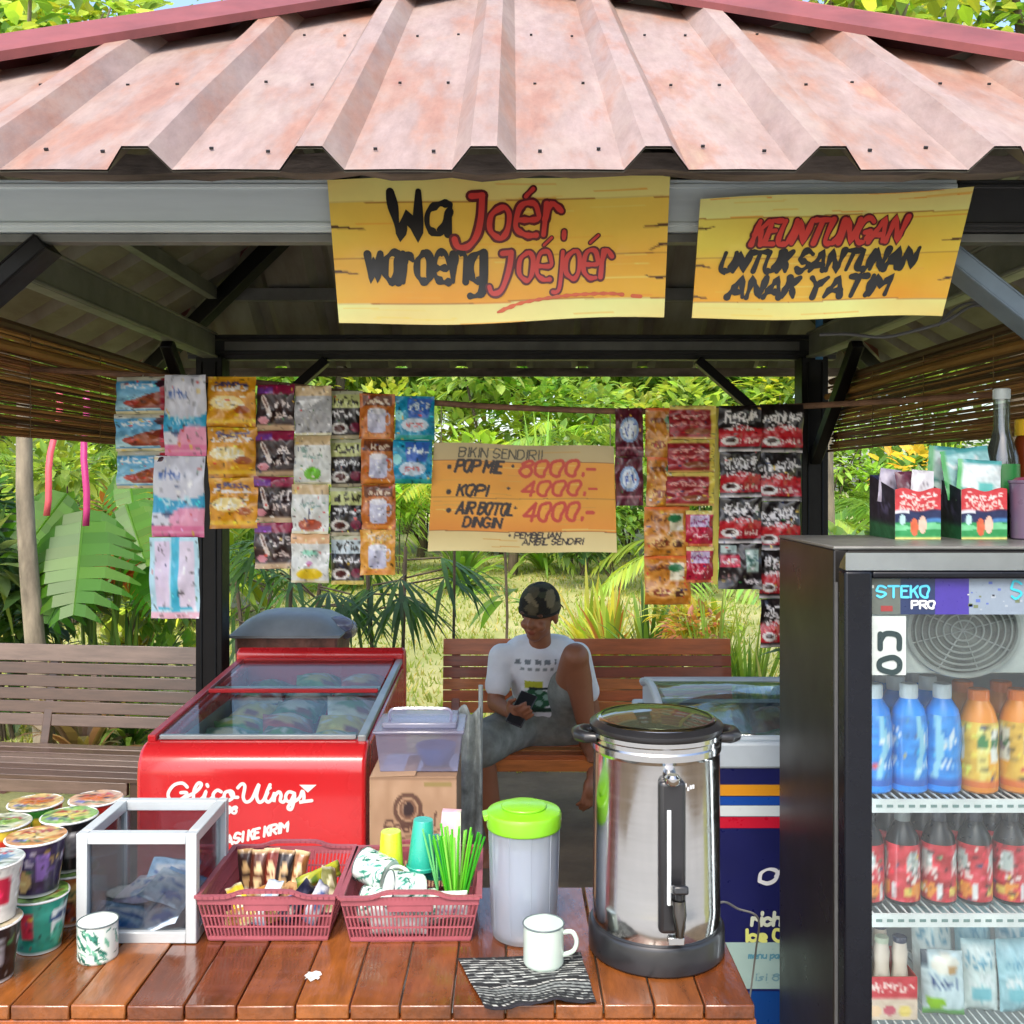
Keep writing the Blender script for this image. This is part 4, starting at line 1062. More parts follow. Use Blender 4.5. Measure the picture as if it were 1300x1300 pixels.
# basket two: cups, tumblers, straws
def cup_lying(label, x, y, z, rot, r=.031, h=.062):
    t = mug('enamel_mug', label, (B2[0] + x, B2[1] + y, TZ + z), r, h, m_encol, A_leaf(), 0, 'leaf patterned mugs in the basket')
    t.rotation_euler = (Euler(rot).to_matrix() @ Matrix.Rotation(R(65), 3, 'Z')).to_euler(); return t
cup_lying('leaf patterned mug lying on its side at the basket corner', -.030, -.050, .036, (0, R(-88), R(-8)))
cup_lying('leaf patterned mug tipped over beneath the yellow tumbler', .044, -.044, .036, (0, R(-92), R(10)))
cup_lying('leaf patterned mug tipped against the teal tumblers', .015, -.050, .064, (R(8), R(-75), R(14)))
cup_lying('leaf patterned mug upside down at the basket bottom', -.045, -.020, .080, (R(-10), R(-80), R(-20)))
def tumbler(label, x, y, z, r0, r1, h, col, stack=1, tilt=(0, 0, 0)):
    m = mat('tumbler_' + cat_name(col), col=col, rough=.28, var=.06, coat=.3)
    t = thing('plastic_tumbler', label, 'tumbler', (B2[0] + x, B2[1] + y, TZ + z), 0); t.rotation_euler = tilt
    b = MB(); b.lathe([(r1, 0), (r0, h), (r0 - .001, h + .0015), (1e-5, h + .0015)], 32, close=False); b.build('body', m, t)
    b = MB(); b.lathe([(r1 + .0015, -.001), (r1 + .002, .004), (r1 + .0004, .006)], 32, close=False); b.build('rim', m, t)
    return t
def cat_name(c): return '%d_%d_%d' % tuple(int(v * 99) for v in c)
tumbler('upturned yellow green tumbler standing among the mugs', -.048, .026, .076, .019, .0235, .068, (.50, .60, .02))
tumbler('upturned teal green tumbler, tallest in the basket', .008, .026, .078, .0185, .026, .088, (.02, .36, .26), tilt=(0, R(3), 0))
tumbler('teal green tumbler half hidden behind the tallest one', .034, .062, .050, .0185, .026, .070, (.03, .30, .24))
b = MB(); a = Art((238, 190, 206)); a.grad(0, 0, 1, 1, (244, 214, 232), (236, 170, 160)); a.rect(.75, 0, 1, 1, (220, 232, 200)); a.noise(.05)
slab(b, a, lambda u, v: Vector(((u - .5) * .048 * (1 - .25 * (1 - v)), 0, -v * .115)), 6, 8, .03, C(230, 180, 190))
o = b.build('paper_packet', CARD, None, loc=(B2[0] + .062, B2[1] + .072, TZ + .165), rot=(R(-6), R(3), 0)); tag(o, 'tall pink and white paper packet behind the green straws', 'packet')
m_straw = mat('green_straw_plastic', attr=True, rough=.3, var=.1, coat=.2)
st_ = thing('straw_bundle', 'fan shaped bundle of bright green drinking straws in the basket', 'straws', (B2[0] + .076, B2[1] + .0, TZ + .045))
for k in range(26):
    b = MB(); u = k / 25 - .5; y = random.uniform(-.012, .012)
    p = (u * .040, y, 0); q = (u * .095 + random.uniform(-.006, .006) + .004, y * 2.2, random.uniform(.105, .135) * (1 - .25 * abs(u)))
    b.tube([p, q], .0022, 6, col=random.choice([C(90, 200, 40), C(120, 222, 60), C(60, 176, 40), C(150, 232, 90)])); b.build('straw', m_straw, st_)
for k in range(3):
    b = MB(); b.tube([(-.035, .0 + .004 * k, .0), (-.062 + .012 * k, -.004, .115 - .01 * k)], .002, 6, col=C(120, 214, 130)); b.build('straw', m_straw, st_)
def A_nap():
    a = Art((236, 240, 236)); a.scribble(.1, .3, .8, .1, 6, (120, 170, 150), .05); a.scribble(.1, .7, .8, .08, 6, (180, 120, 160), .04); a.noise(.06); return a
packet('crumpled white tissue pack at the basket corner under the straws', A_nap(), (B2[0] + .072, B2[1] - .075, TZ + .052), .055, .045, (R(-20), 0, R(5)), 'tissue pack', None, .03, 'tissue_pack')
packet('pale tissue pack at the basket bottom, seen through the slots', A_nap(), (B2[0] - .02, B2[1] - .088, TZ + .030), .10, .045, (R(-15), 0, 0), 'tissue pack', None, .02, 'tissue_pack')

# ------------------------------------------------------------------ instant noodle cups, stacked in twos
def A_noodle(k):
    base = [(226, 222, 214), (26, 22, 26), (38, 150, 130), (44, 30, 66), (196, 120, 60), (230, 200, 60), (60, 130, 50), (190, 50, 40)][k]
    a = Art(base, (180, 90)); a.noise(.08)
    for q in range(3):
        x = q / 3. + .06
        a.poly([(x, .15), (x + .13, .12), (x + .12, .62), (x, .66)], [(240, 238, 230), (90, 80, 80), (232, 240, 236), (70, 60, 110), (240, 200, 120), (240, 150, 40), (220, 230, 120), (250, 210, 80)][k])
        a.ell(x + .06, .62, .055, .20, [(226, 170, 90), (210, 205, 200), (80, 200, 170), (210, 180, 120), (150, 60, 30), (200, 90, 30), (250, 240, 120), (240, 230, 220)][k])
        a.scribble(x - .02, .3, .14, .06, 3, [(190, 40, 50), (240, 240, 240), (30, 60, 110), (220, 214, 230), (60, 110, 70), (190, 30, 30), (250, 250, 250), (255, 240, 120)][k], .06)
        a.rect(x + .14, .18, x + .22, .62, [(186, 28, 62), (150, 146, 150), (220, 60, 80), (120, 90, 160), (60, 120, 80), (210, 60, 40), (230, 200, 60), (250, 200, 80)][k])
    a.busy(150, 0, .05, 1, .86, .10); a.rect(0, .88, 1, .95, (232, 230, 226)); return a
def A_lid(k):
    a = Art([(232, 214, 176), (226, 160, 90), (150, 200, 90), (236, 200, 120), (214, 226, 220), (120, 190, 70), (238, 190, 150), (222, 226, 190)][k % 8], (64, 64)); a.noise(.14)
    a.ell(.5, .45, .34, .22, [(220, 150, 60), (244, 214, 140), (236, 220, 120), (206, 120, 50), (120, 160, 200), (240, 232, 150), (230, 120, 60), (150, 190, 90)][k % 8]); a.scribble(.2, .3, .6, .06, 5, (180, 50, 50), .05); a.ell(.3, .7, .12, .08, (120, 120, 190)); a.scribble(.25, .75, .5, .05, 4, (80, 120, 60), .04); a.busy(60, .05, .05, .95, .95, .14); a.a *= .86; return a
def noodle(label, x, y, z, k, kl, rz=0., sc_=1.):
    t = thing('noodle_cup', label, 'noodle cup', (x, y, z), rz, 'instant noodle cups'); a = A_noodle(k)
    h, r0, r1 = .0945 * sc_, .0355 * sc_, .0475 * sc_
    pr = [(r0 - .002, 0)] + [(r0 + (r1 - r0) * q / 14, .001 + (h - .005) * q / 14) for q in range(15)]
    b = MB(); b.lathe(pr, 64, colf=lambda u, v: a.at((u + .5) % 1, 1 - v)); b.build('cup', PRINT, t)
    b = MB(); q = [((r1 + .0005) * math.sin(2 * math.pi * i / 48), (r1 + .0005) * math.cos(2 * math.pi * i / 48), h - .002) for i in range(49)]; b.tube(q, .0022, 6, col=C(236, 236, 232)); b.build('rim', PRINT, t)
    al = A_lid(kl); b = MB()
    vs = [(0, 0, h)]; cs = [al.at(.5, .5)]; fs = []
    for ri in range(1, 9):
        for j in range(40):
            an = 2 * math.pi * j / 40; rr_ = (r1 + .0012) * ri / 8
            vs.append((rr_ * math.sin(an), rr_ * math.cos(an), h + .0006 * math.sin(an * 5 + ri))); cs.append(al.at(.5 + .5 * math.sin(an) * ri / 8, .5 - .5 * math.cos(an) * ri / 8))
    for j in range(40): fs.append((0, 1 + (j + 1) % 40, 1 + j))
    for ri in range(7):
        for j in range(40): a0 = 1 + ri * 40; fs.append((a0 + j, a0 + (j + 1) % 40, a0 + 40 + (j + 1) % 40, a0 + 40 + j))
    b.add(vs, [f[::-1] for f in fs], 0, cs); b.build('paper_lid', PRINT, t, angle=80)
    return t
H1 = .0955
for lb, x, y, z, k, kl, rz in [
  ('black noodle cup with pale bowl print at the counter front, bottom of its stack', -.842, 1.585, 0, 1, 0, .3),
  ('white noodle cup with crimson panel, on top of the black cup', -.840, 1.588, H1, 0, 4, .45),
  ('teal noodle cup, bottom of its stack beside the black cup', -.812, 1.690, 0, 2, 2, -.5),
  ('dark violet noodle cup on top of the teal cup', -.818, 1.692, H1, 3, 1, .2),
  ('brown and green noodle cup by the glass case corner, bottom of its stack', -.806, 1.795, 0, 4, 2, .6),
  ('dark noodle cup with green lid on top of the brown and green cup', -.808, 1.797, H1, 1, 2, .0),
  ('orange lidded red noodle cup behind the glass case corner, upper one', -.800, 1.893, H1, 7, 6, .1),
  ('red noodle cup under the orange lidded one', -.800, 1.893, 0, 7, 6, .1),
  ('yellow noodle cup at the counter edge, upper of its pair', -.912, 1.760, H1, 5, 7, .1),
  ('yellow noodle cup at the counter edge, lower of its pair', -.912, 1.760, 0, 5, 0, .1),
  ('green noodle cup with cream lid, upper of the rear pair', -.905, 1.870, H1, 6, 3, .1),
  ('green noodle cup with cream lid, lower of the rear pair', -.905, 1.870, 0, 6, 3, .1)]:
    noodle(lb, x, y, TZ + z, k, kl, rz)
# ------------------------------------------------------------------ glass door drinks fridge
FX0, FX1, FY0, FY1, FZ = .570, 1.140, 1.700, 2.105, 1.428
m_cab = mat('black_cabinet', col=(.016, .014, .012), rough=.30, var=.3, scale=3, spec=.35)
m_frame = mat('black_door_frame', col=(.005, .006, .010), rough=.25, spec=.3)
m_silver = mat('silver_trim', col=(.42, .46, .50), rough=.2, metal=.95, var=.15, scale=5)
m_liner = mat('white_liner', col=(.40, .44, .45), rough=.4, var=.06, scale=4)
m_wire = mat('white_wire', col=(.74, .78, .77), rough=.4)
m_fglass = glass_mat('fridge_door_glass', tint=(.93, .96, .96), refl=.03, rough=.03, body=.012, bodycol=(.55, .65, .66))
fr = thing('drinks_fridge', 'tall black glass door drinks fridge filled with bottles', 'fridge', ((FX0 + FX1) / 2, (FY0 + FY1) / 2, 0))
ox, oy = (FX0 + FX1) / 2, (FY0 + FY1) / 2
hw, hd = (FX1 - FX0) / 2, (FY1 - FY0) / 2
b = MB()
b.box((-hw + .012, .02, FZ / 2), (.024, 2 * hd - .05, FZ)); b.box((hw - .012, .02, FZ / 2), (.024, 2 * hd - .05, FZ))
b.box((0, hd - .012, FZ / 2), (2 * hw - .05, .02, FZ)); b.box((0, .02, FZ - .0125), (2 * hw - .048, 2 * hd - .052, .024)); b.box((0, .02, .06), (2 * hw - .05, 2 * hd - .052, .12))
b.build('cabinet', m_cab, fr, bevel=.003)
b = MB(); b.box((0, .02, FZ + .0025), (2 * hw + .002, 2 * hd - .045, .006)); b.build('top_sheet', mat('dull_grey_top', col=(.16, .16, .15), rough=.35, var=.3, scale=6), fr, bevel=.002)
b = MB()
b.box((-hw + .0255, .02, .74), (.003, 2 * hd - .08, 1.23)); b.box((hw - .0255, .02, .74), (.003, 2 * hd - .08, 1.23)); b.box((0, hd - .026, .74), (2 * hw - .056, .004, 1.23)); b.box((0, .01, FZ - .027), (2 * hw - .056, 2 * hd - .08, .003)); b.box((0, 0, .122), (2 * hw - .056, 2 * hd - .08, .003))
b.build('liner', m_liner, fr)
dr = None
yd = -hd + .004
b = MB()
b.box((-hw + .024, yd, .7275), (.048, .036, 1.335)); b.box((hw - .024, yd, .7275), (.048, .036, 1.335)); b.box((0, yd, .085), (2 * hw - .096, .036, .05)); b.box((0, yd, FZ - .040), (2 * hw - .096, .030, .014))
dr = b.build('door', m_frame, fr, bevel=.005, seg=3)
b = MB(); 
pr = []
for k in range(9):
    an = math.pi / 2 * k / 8; pr.append((-hd - .012 + .034 * (1 - math.sin(an)) - .0, FZ - .026 + .024 * math.sin(an) if k else FZ - .030))
vs = []; fs = []
for (y, z) in pr: vs += [(-hw + .002, y, z), (hw - .002, y, z)]
k = len(pr)
vs += [(-hw + .002, pr[-1][0] + .0, FZ - .032), (hw - .002, pr[-1][0] + .0, FZ - .032)]
for i in range(k - 1): fs.append((2 * i, 2 * i + 1, 2 * i + 3, 2 * i + 2))
fs.append((2 * k - 2, 2 * k - 1, 2 * k + 1, 2 * k)); fs.append((2 * k, 2 * k + 1, 1, 0)); fs.append(tuple([2 * i for i in range(k)] + [2 * k])); fs.append(tuple([2 * i + 1 for i in range(k)] + [2 * k + 1])[::-1])
b.add(vs, fs); b.build('top_trim', m_silver, dr, angle=50)
b = MB(); b.box((0, yd + .004, .735), (2 * hw - .09, .005, 1.245)); b.build('door_glass', m_fglass, dr)
b = MB(); b.box((-hw + .0035, -hd + .046, .72), (.005, .012, 1.30)); b.build('door_gasket', mat('grey_gasket', col=(.10, .10, .10), rough=.7), dr)
# header unit behind the glass: grey board, round fan guard, stickers
fy = -hd + .050
hb = MB(); hb.box((.0, fy + .006, 1.296), (2 * hw - .06, .008, .178)); hp = hb.build('fan_housing', mat('pale_grey_housing', col=(.40, .43, .41), rough=.45, var=.2, scale=14), fr, bevel=.002)
fc = at(1222, 800, FY0 + .05); fx, fz = fc.x - ox, fc.z
b = MB()
for rr_ in (.022, .036, .049, .062, .074, .086, .098):
    q = [(fx + rr_ * math.cos(2 * math.pi * k / 48), fy - .004, fz + rr_ * .82 * math.sin(2 * math.pi * k / 48)) for k in range(49)]
    b.tube(q, .0020 if rr_ < .098 else .005, 5, cap=False)
for k in range(4):
    an = math.pi * k / 4 + .3; b.tube([(fx - .098 * math.cos(an), fy - .0025, fz - .080 * math.sin(an)), (fx + .098 * math.cos(an), fy - .0025, fz + .080 * math.sin(an))], .0014, 5)
b.build('fan_guard', mat('grey_guard', col=(.30, .32, .30), rough=.4, metal=.4), hp)
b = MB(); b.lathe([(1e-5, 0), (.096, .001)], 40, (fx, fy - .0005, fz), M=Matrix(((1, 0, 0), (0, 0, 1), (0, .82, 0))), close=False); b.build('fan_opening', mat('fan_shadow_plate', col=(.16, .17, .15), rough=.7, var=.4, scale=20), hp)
gy = yd - .0005                                                     # stickers on the glass
def gp(px, py):
    p = at(px, py, FY0 + .004); return (p.x - ox, p.z)
b = MB()
def gquad(x0, y0, x1, y1, col, mi=0, lift=.0):
    (a0, b0), (a1, b1) = gp(x0, y0), gp(x1, y1)
    b.add([(a0, gy - lift, b1), (a1, gy - lift, b1), (a1, gy - lift, b0), (a0, gy - lift, b0)], [(0, 1, 2, 3)], mi, col)
gquad(1098, 731, 1143, 780, C(96, 104, 98)); gquad(1143, 729, 1187, 780, C(40, 54, 92)); gquad(1187, 727, 1230, 780, C(70, 56, 150)); gquad(1230, 731, 1300, 780, C(136, 150, 165))
gquad(1098, 782, 1150, 857, C(196, 206, 202))
for k in range(46):
    x = random.uniform(1100, 1296); y = random.uniform(733, 775); s_ = random.uniform(2, 6)
    c = random.choice([(160, 170, 180), (90, 110, 180), (60, 64, 80), (190, 196, 190), (110, 120, 90)])
    if x < 1105 or x > 1225: gquad(x, y, x + s_, y + s_ * .7, C(*c), lift=.0003)
ov = glass_mat('clear_film', refl=.05)
def gtext(text, x, y, hpx, wpx, wd, col, slant=0.):
    q = strokes(text, 0, 0, hpx, slant, 1., wpx)
    s_ = (FY0 + .004) / F
    ribbons(b, [[(a_ * s_, c_ * s_) for a_, c_ in z_] for z_ in q], wd * s_, lambda u, v, l: (gp(x, y)[0] + u, gy - .0008 - l, gp(x, y)[1] + v), 0, C(*col))
gtext('STEKO', 1113, 758, 14, 66, 3.0, (90, 200, 235)); gtext('PRO', 1157, 772, 9, 29, 2.6, (236, 238, 240))
gquad(1118, 769, 1133, 776, C(150, 60, 60), lift=.0004); gtext('3', 1284, 762, 20, 9, 3, (60, 200, 190)); gtext('S', 1284, 760, 22, 12, 3, (60, 190, 210))
# the two upright letters
gtext('n', 1117, 823, 32, 24, 7, (44, 62, 64)); gtext('o', 1117, 853, 32, 24, 7, (44, 62, 64))
b.build('sticker', mat('sticker_print', attr=True, rough=.3, var=.12, scale=60), dr, smooth=False)
# shelves
SH = [.976, .772, .566, .36]
for z in SH:
    b = MB()
    for k in range(34):
        x = -hw + .034 + (2 * hw - .068) * k / 33
        b.tube([(x, -hd + .062, z), (x, hd - .04, z)], .0018, 5)
    for y in (-hd + .062, 0, hd - .04): b.tube([(-hw + .03, y, z - .003), (hw - .03, y, z - .003)], .003, 6)
    b.box((0, -hd + .056, z - .006), (2 * hw - .062, .003, .024))
    sh = b.build('wire_shelf', m_wire, fr)
    b = MB()
    for k in range(26): b.box((-hw + .045 + k * .0195, -hd + .0540, z - .006), (.011, .0012, .005), col=C(120, 150, 146))
    b.build('price_strip', PLAST, sh)
# the lit tubes the fridge has inside its door edge
for s in (-1, 1):
    b = MB(); b.tube([(s * (hw - .036), -hd + .040, .20), (s * (hw - .036), -hd + .040, 1.36)], .006, 8); b.build('lamp_tube', emit_mat('cold_lamp', (.86, .95, 1.0), 4.2), fr)

# ------------------------------------------------------------------ bottles on the shelves
def bottle(name, label, pos, prof, bodycol, labart, lab, cap, cat='bottle', group=None, mats=None, rz=0.):
    """prof: (r, z) list; lab: (z0, z1); cap: (r, z0, z1, colour)"""
    t = thing(name, label, cat, pos, rz, group)
    b = MB(); b.lathe(prof, 28, col=bodycol); b.build('body', mats or PLAST, t)
    def rad(z):
        for (r0, z0), (r1, z1) in zip(prof, prof[1:]):
            if z0 <= z <= z1: return r0 + (r1 - r0) * (z - z0) / max(z1 - z0, 1e-6)
        return prof[-1][0]
    if labart:
        z0, z1 = lab; n = 14
        b = MB(); b.lathe([(rad(z0 + (z1 - z0) * k / n) + .0008, z0 + (z1 - z0) * k / n) for k in range(n + 1)], 44, colf=lambda u, v: labart.at((u * 1.0 + .5) % 1, 1 - v), close=False); b.build('paper_label', PRINT, t)
    if cap:
        r, z0, z1, c = cap
        b = MB(); b.lathe([(r, z0), (r * 1.02, z0 + .002), (r, z1 - .002), (r * .9, z1), (1e-5, z1)], 24, col=c)
        for k in range(20):
            an = 2 * math.pi * k / 20; b.box((r * math.sin(an), r * math.cos(an), (z0 + z1) / 2), (.0012, .0012, (z1 - z0) * .8), (0, 0, -an), col=c)
        b.build('cap', PLAST, t)
    return t
def A_blue(k):
    a = Art((20, 140, 232), (150, 80)); a.noise(.10)
    for q in range(3):
        x = q / 3 + .12 + .05 * k
        a.poly([(x, .0), (x + .05, .0), (x + .10, .45), (x + .02, .95), (x - .03, .95), (x + .03, .5)], (150, 214, 240)); a.scribble(x + .09, .3, .10, .12, 3, (225, 240, 250), .05); a.text('ion', x + .06, .75, .16, .03, (220, 236, 250), width=.1)
    a.rect(0, .9, 1, 1, (26, 100, 200)); a.busy(36, 0, 0, 1, .9, .10); return a
blue = C(10, 140, 240, .95)
PB = [(.028, 0), (.0322, .004), (.0328, .04), (.0305, .06), (.0328, .08), (.0325, .12), (.028, .15), (.0165, .168), (.0150, .172), (.0150, .176)]
sz = SH[0] + .0035
row = [('front', 1.820), ('middle', 1.893), ('back', 1.966)]
ordw = ['first', 'second', 'third', 'fourth', 'fifth', 'sixth']
xb = [.668, .733, .795]
for ri, (rn, y) in enumerate(row):
    for k, x in enumerate(xb):
        bottle('drink_bottle', '%s blue drink bottle counted from the hinge side frame, %s row of the top shelf' % (ordw[k], rn), (x + .004 * ri, y, sz), PB, blue, A_blue(k % 3) , (.015, .142), (.0158, .170, .196, C(226, 236, 240)), group='blue drink bottles', rz=[.2, 0, .9][k])
def A_juice(k):
    a = Art((240, 190, 60), (150, 80)); a.noise(.10)
    for q in range(3):
        x = q / 3 + .08
        a.poly([(x, .05), (x + .20, .05), (x + .20, .75), (x + .02, .9)], (248, 226, 120)); a.ell(x + .16, .6, .06, .28, (250, 180, 30)); a.ell(x + .05, .3, .05, .10, (60, 140, 70)); a.rect(x + .12, .12, x + .22, .62, (236, 236, 226)); a.scribble(x + .13, .3, .08, .06, 3, (40, 120, 70), .06)
        if k: a.text('tina', x + .0, .45, .2, .035, (150, 130, 150), width=.18)
    a.rect(0, .9, 1, 1, (236, 120, 40)); a.busy(110, 0, 0, 1, .9, .12); return a
for ri, (rn, y) in enumerate(row[:2]):
    for k, x in enumerate([.862, .936, 1.010, 1.078]):
        bottle('juice_bottle', '%s orange juice bottle counted from the blue bottles, %s row of the top shelf' % (ordw[k], rn), (x + .004 * ri, y, sz), [(.030, 0), (.0335, .004), (.0338, .06), (.032, .08), (.0338, .10), (.033, .128), (.027, .150), (.019, .165), (.0175, .170)], C(246, 150, 30), A_juice(k % 2), (.012, .130), (.0185, .166, .186, C(246, 130, 20)), group='orange juice bottles', rz=.3 * k)
def A_redlab(k):
    a = Art((206, 40, 52), (150, 80)); a.noise(.16)
    for q in range(3):
        x = q / 3 + .05 + .03 * k; a.ell(x + .08, .3, .07, .2, (190, 200, 196)); a.scribble(x, .45, .2, .12, 4, (244, 220, 214), .06); a.ell(x + .12, .8, .07, .14, (240, 150, 40)); a.ell(x + .02, .82, .04, .1, (230, 200, 90)); a.rect(x + .2, .7, x + .24, .95, (236, 236, 236))
    a.busy(120, 0, 0, 1, 1, .12); return a
for ri, (rn, y) in enumerate(row):
    for k in range(7):
        bottle('soda_bottle', '%s red labelled bottle from the hinge side frame, %s row, second shelf' % (ordw[k] if k < 6 else 'last', rn), (.655 + .0665 * k + .003 * ri, y, SH[1] + .0035), [(.027, 0), (.0305, .004), (.0308, .05), (.0295, .08), (.0303, .105), (.027, .122), (.014, .146), (.0115, .150)],
               random.choice([C(26, 22, 22), C(36, 30, 28), C(24, 28, 26)]), A_redlab(k % 3), (.008, .110), (.0135, .148, .164, random.choice([C(120, 126, 126), C(40, 40, 44), C(60, 60, 70)])), group='red labelled bottles', rz=.37 * k)
# third shelf: yoghurt bottles in a red lipped tray, white and pale blue pouches
z3 = SH[2] + .0035
tr = thing('bottle_tray', 'open carton tray with a red lip holding small yoghurt bottles, third shelf', 'tray', (.681, 1.85, z3))
a = Art((222, 200, 180), (80, 60)); a.rect(0, 0, 1, .5, (206, 60, 72)); a.scribble(.06, .25, .88, .12, 10, (246, 214, 206), .06); a.ell(.3, .8, .12, .14, (240, 200, 160)); a.ell(.55, .78, .1, .12, (200, 90, 110)); a.ell(.8, .8, .1, .14, (236, 210, 120)); a.noise(.06)
b = MB(); slab(b, a, lambda u, v: Vector(((u - .5) * .112, -.060, .078 * (1 - v))), 30, 20, .002, C(150, 120, 90)); b.box((-.055, .0, .039), (.002, .116, .078), col=C(190, 70, 70)); b.box((.055, .0, .039), (.002, .116, .078), col=C(190, 70, 70)); b.box((0, .059, .039), (.112, .002, .078), col=C(190, 70, 70)); b.box((0, 0, .002), (.108, .114, .003), col=C(150, 120, 90))
b.build('tray', CARD, tr)
for k, (x, y) in enumerate([(-.035, -.035), (0, -.036), (.034, -.034), (-.018, .02), (.018, .022)]):
    bottle('yoghurt_bottle', '%s small cream yoghurt bottle in the red lipped tray' % ['corner', 'middle', 'inner end', 'rear', 'rear end'][k], (.681 + x, 1.85 + y, z3 + .0042), [(.013, 0), (.0155, .003), (.0155, .06), (.0125, .085), (.014, .110), (.011, .128)], C(222, 206, 190), None, None, (.0118, .127, .137, C(196, 206, 180) if k % 2 else C(60, 66, 90)), group='small yoghurt bottles', mats=PLAST)
def A_pouch(k):
    a = Art([(206, 226, 232), (220, 236, 236), (170, 214, 226)][k % 3]); a.noise(.10)
    if k == 0: a.text('Yogurt', .18, .55, .16, .03, (40, 70, 130), width=.66); a.ell(.3, .80, .22, .10, (150, 206, 40)); a.ell(.55, .2, .34, .15, (236, 232, 220)); a.ell(.7, .28, .12, .08, (200, 160, 110)); a.rect(0, 0, .14, .25, (40, 60, 80)); a.rect(0, .92, 1, 1, (120, 190, 110))
    else: a.scribble(.1, .3, .8, .1, 5, (110, 170, 196), .05); a.scribble(.1, .55, .8, .1, 6, (236, 244, 246), .05); a.ell(.5, .75, .3, .12, (130, 200, 214)); a.rect(0, 0, 1, .06, (150, 190, 200))
    return a
pl_ = ['white yoghurt pouch with a lime leaf print, front of the third shelf', 'pale blue pouch next to the yoghurt pouch', 'icy white pouch, middle of the third shelf', 'aqua pouch at the far end of the third shelf', 'white pouch behind the yoghurt pouch, taller', 'clear blue pouch standing at the back of the shelf', 'silvery pouch in the second row of the shelf']
for k, (x, y, h, wd) in enumerate([(.793, 1.815, .112, .075), (.868, 1.83, .125, .062), (.930, 1.825, .128, .062), (1.000, 1.83, .122, .066), (.80, 1.875, .165, .075), (.885, 1.89, .172, .07), (.965, 1.885, .17, .075)]):
    packet(pl_[k], A_pouch(k), (x, y, z3 + h / 2 + .001), wd, h, (R(-7), 0, R(random.uniform(-8, 8))), 'pouch', 'drink pouches on the third shelf', .032, 'drink_pouch', 16)

# ------------------------------------------------------------------ on top of the fridge
zt = FZ + .0058
def A_box():
    a = Art((28, 40, 84), (90, 100)); a.rect(0, 0, 1, .42, (206, 60, 66)); a.scribble(.1, .13, .8, .05, 7, (250, 224, 220), .035); a.scribble(.1, .26, .8, .05, 7, (246, 214, 205), .035); a.scribble(.1, .36, .8, .03, 7, (240, 200, 190), .025); a.rect(0, .42, .3, .48, (220, 222, 230))
    a.rect(0, .66, 1, 1, (48, 150, 84)); a.poly([(0, .7), (.4, .75), (.7, .66), (1, .7), (1, .8), (0, .82)], (120, 206, 150)); a.ell(.42, .75, .09, .18, (216, 106, 70)); a.ell(.60, .70, .09, .18, (240, 196, 176)); a.ell(.16, .62, .07, .1, (190, 224, 226)); a.rect(.7, .58, 1, .66, (70, 130, 190)); a.rect(0, .95, 1, 1, (214, 216, 130)); a.noise(.05); return a
def A_boxside():
    a = Art((30, 28, 48), (60, 60)); a.scribble(.2, .4, .5, .15, 4, (90, 84, 120), .05); a.rect(0, .72, 1, 1, (34, 104, 60)); a.noise(.06); return a
def obox(label, xl, y0, wd=.090, dp=.140, h=.098):
    t = thing('sachet_box', label, 'display box', (xl + wd / 2, y0 + dp / 2, zt), group='open sachet boxes on the fridge')
    b = MB(); slab(b, A_box(), lambda u, v: Vector(((u - .5) * wd, -dp / 2, (h + .012 * math.sin(u * 9) * .3) * (1 - v))), 34, 38, .0015, C(190, 180, 160)); b.build('front_panel', CARD, t)
    b = MB(); A2 = A_boxside(); vs = []; cs = []; fs = []
    for s in (-1, 1):
        o_ = len(vs); n = 14
        for j in range(n + 1):
            for i in range(n + 1):
                u, v = i / n, j / n; top = h + .030 * u
                vs.append((s * (wd / 2 + .0002), -dp / 2 + .0022 + (dp - .004) * u, top * v)); cs.append(A2.at(u, 1 - v))
        for j in range(n):
            for i in range(n): fs.append((o_ + j * (n + 1) + i, o_ + j * (n + 1) + i + 1, o_ + (j + 1) * (n + 1) + i + 1, o_ + (j + 1) * (n + 1) + i))
    b.add(vs, fs, 0, cs); b.box((0, dp / 2 - .001, (h + .03) / 2), (wd, .0018, h + .03), col=C(40, 50, 90)); b.box((0, 0, .0015), (wd - .002, dp - .006, .002), col=C(150, 120, 90)); b.build('side_panel', CARD, t)
    return t
obox('open red, navy and green sachet box nearer the fridge corner', .757, 1.945)
obox('open red, navy and green sachet box holding tall aqua packs', .888, 1.945)
def A_aq(k):
    a = Art([(226, 240, 240), (160, 216, 214), (206, 236, 226)][k % 3]); a.noise(.08); a.rect(0, 0, 1, .12, (90, 176, 176)); a.scribble(.1, .3, .8, .08, 5, (244, 250, 248), .08); a.rect(.45, .55, .85, .8, (110, 206, 200)); a.scribble(.1, .7, .3, .06, 3, (60, 150, 140), .05); a.rect(0, 0, .1, 1, (90, 190, 110)); return a
for k, (x, y, z, wd, h, r_) in enumerate([(.933, 1.968, .115, .085, .085, 4), (.925, 2.00, .132, .095, .10, -8), (.912, 2.04, .135, .10, .10, 6)]):
    packet(['white and aqua pack, front one in the sachet box', 'taller aqua pack standing second in the sachet box', 'pale green pack at the back of the sachet box'][k], A_aq(k), (x, y, zt + z), wd, h, (R(-4), R(r_), R(-4)), 'pack', 'packs in the sachet boxes', .014, 'sachet_pack', 14)
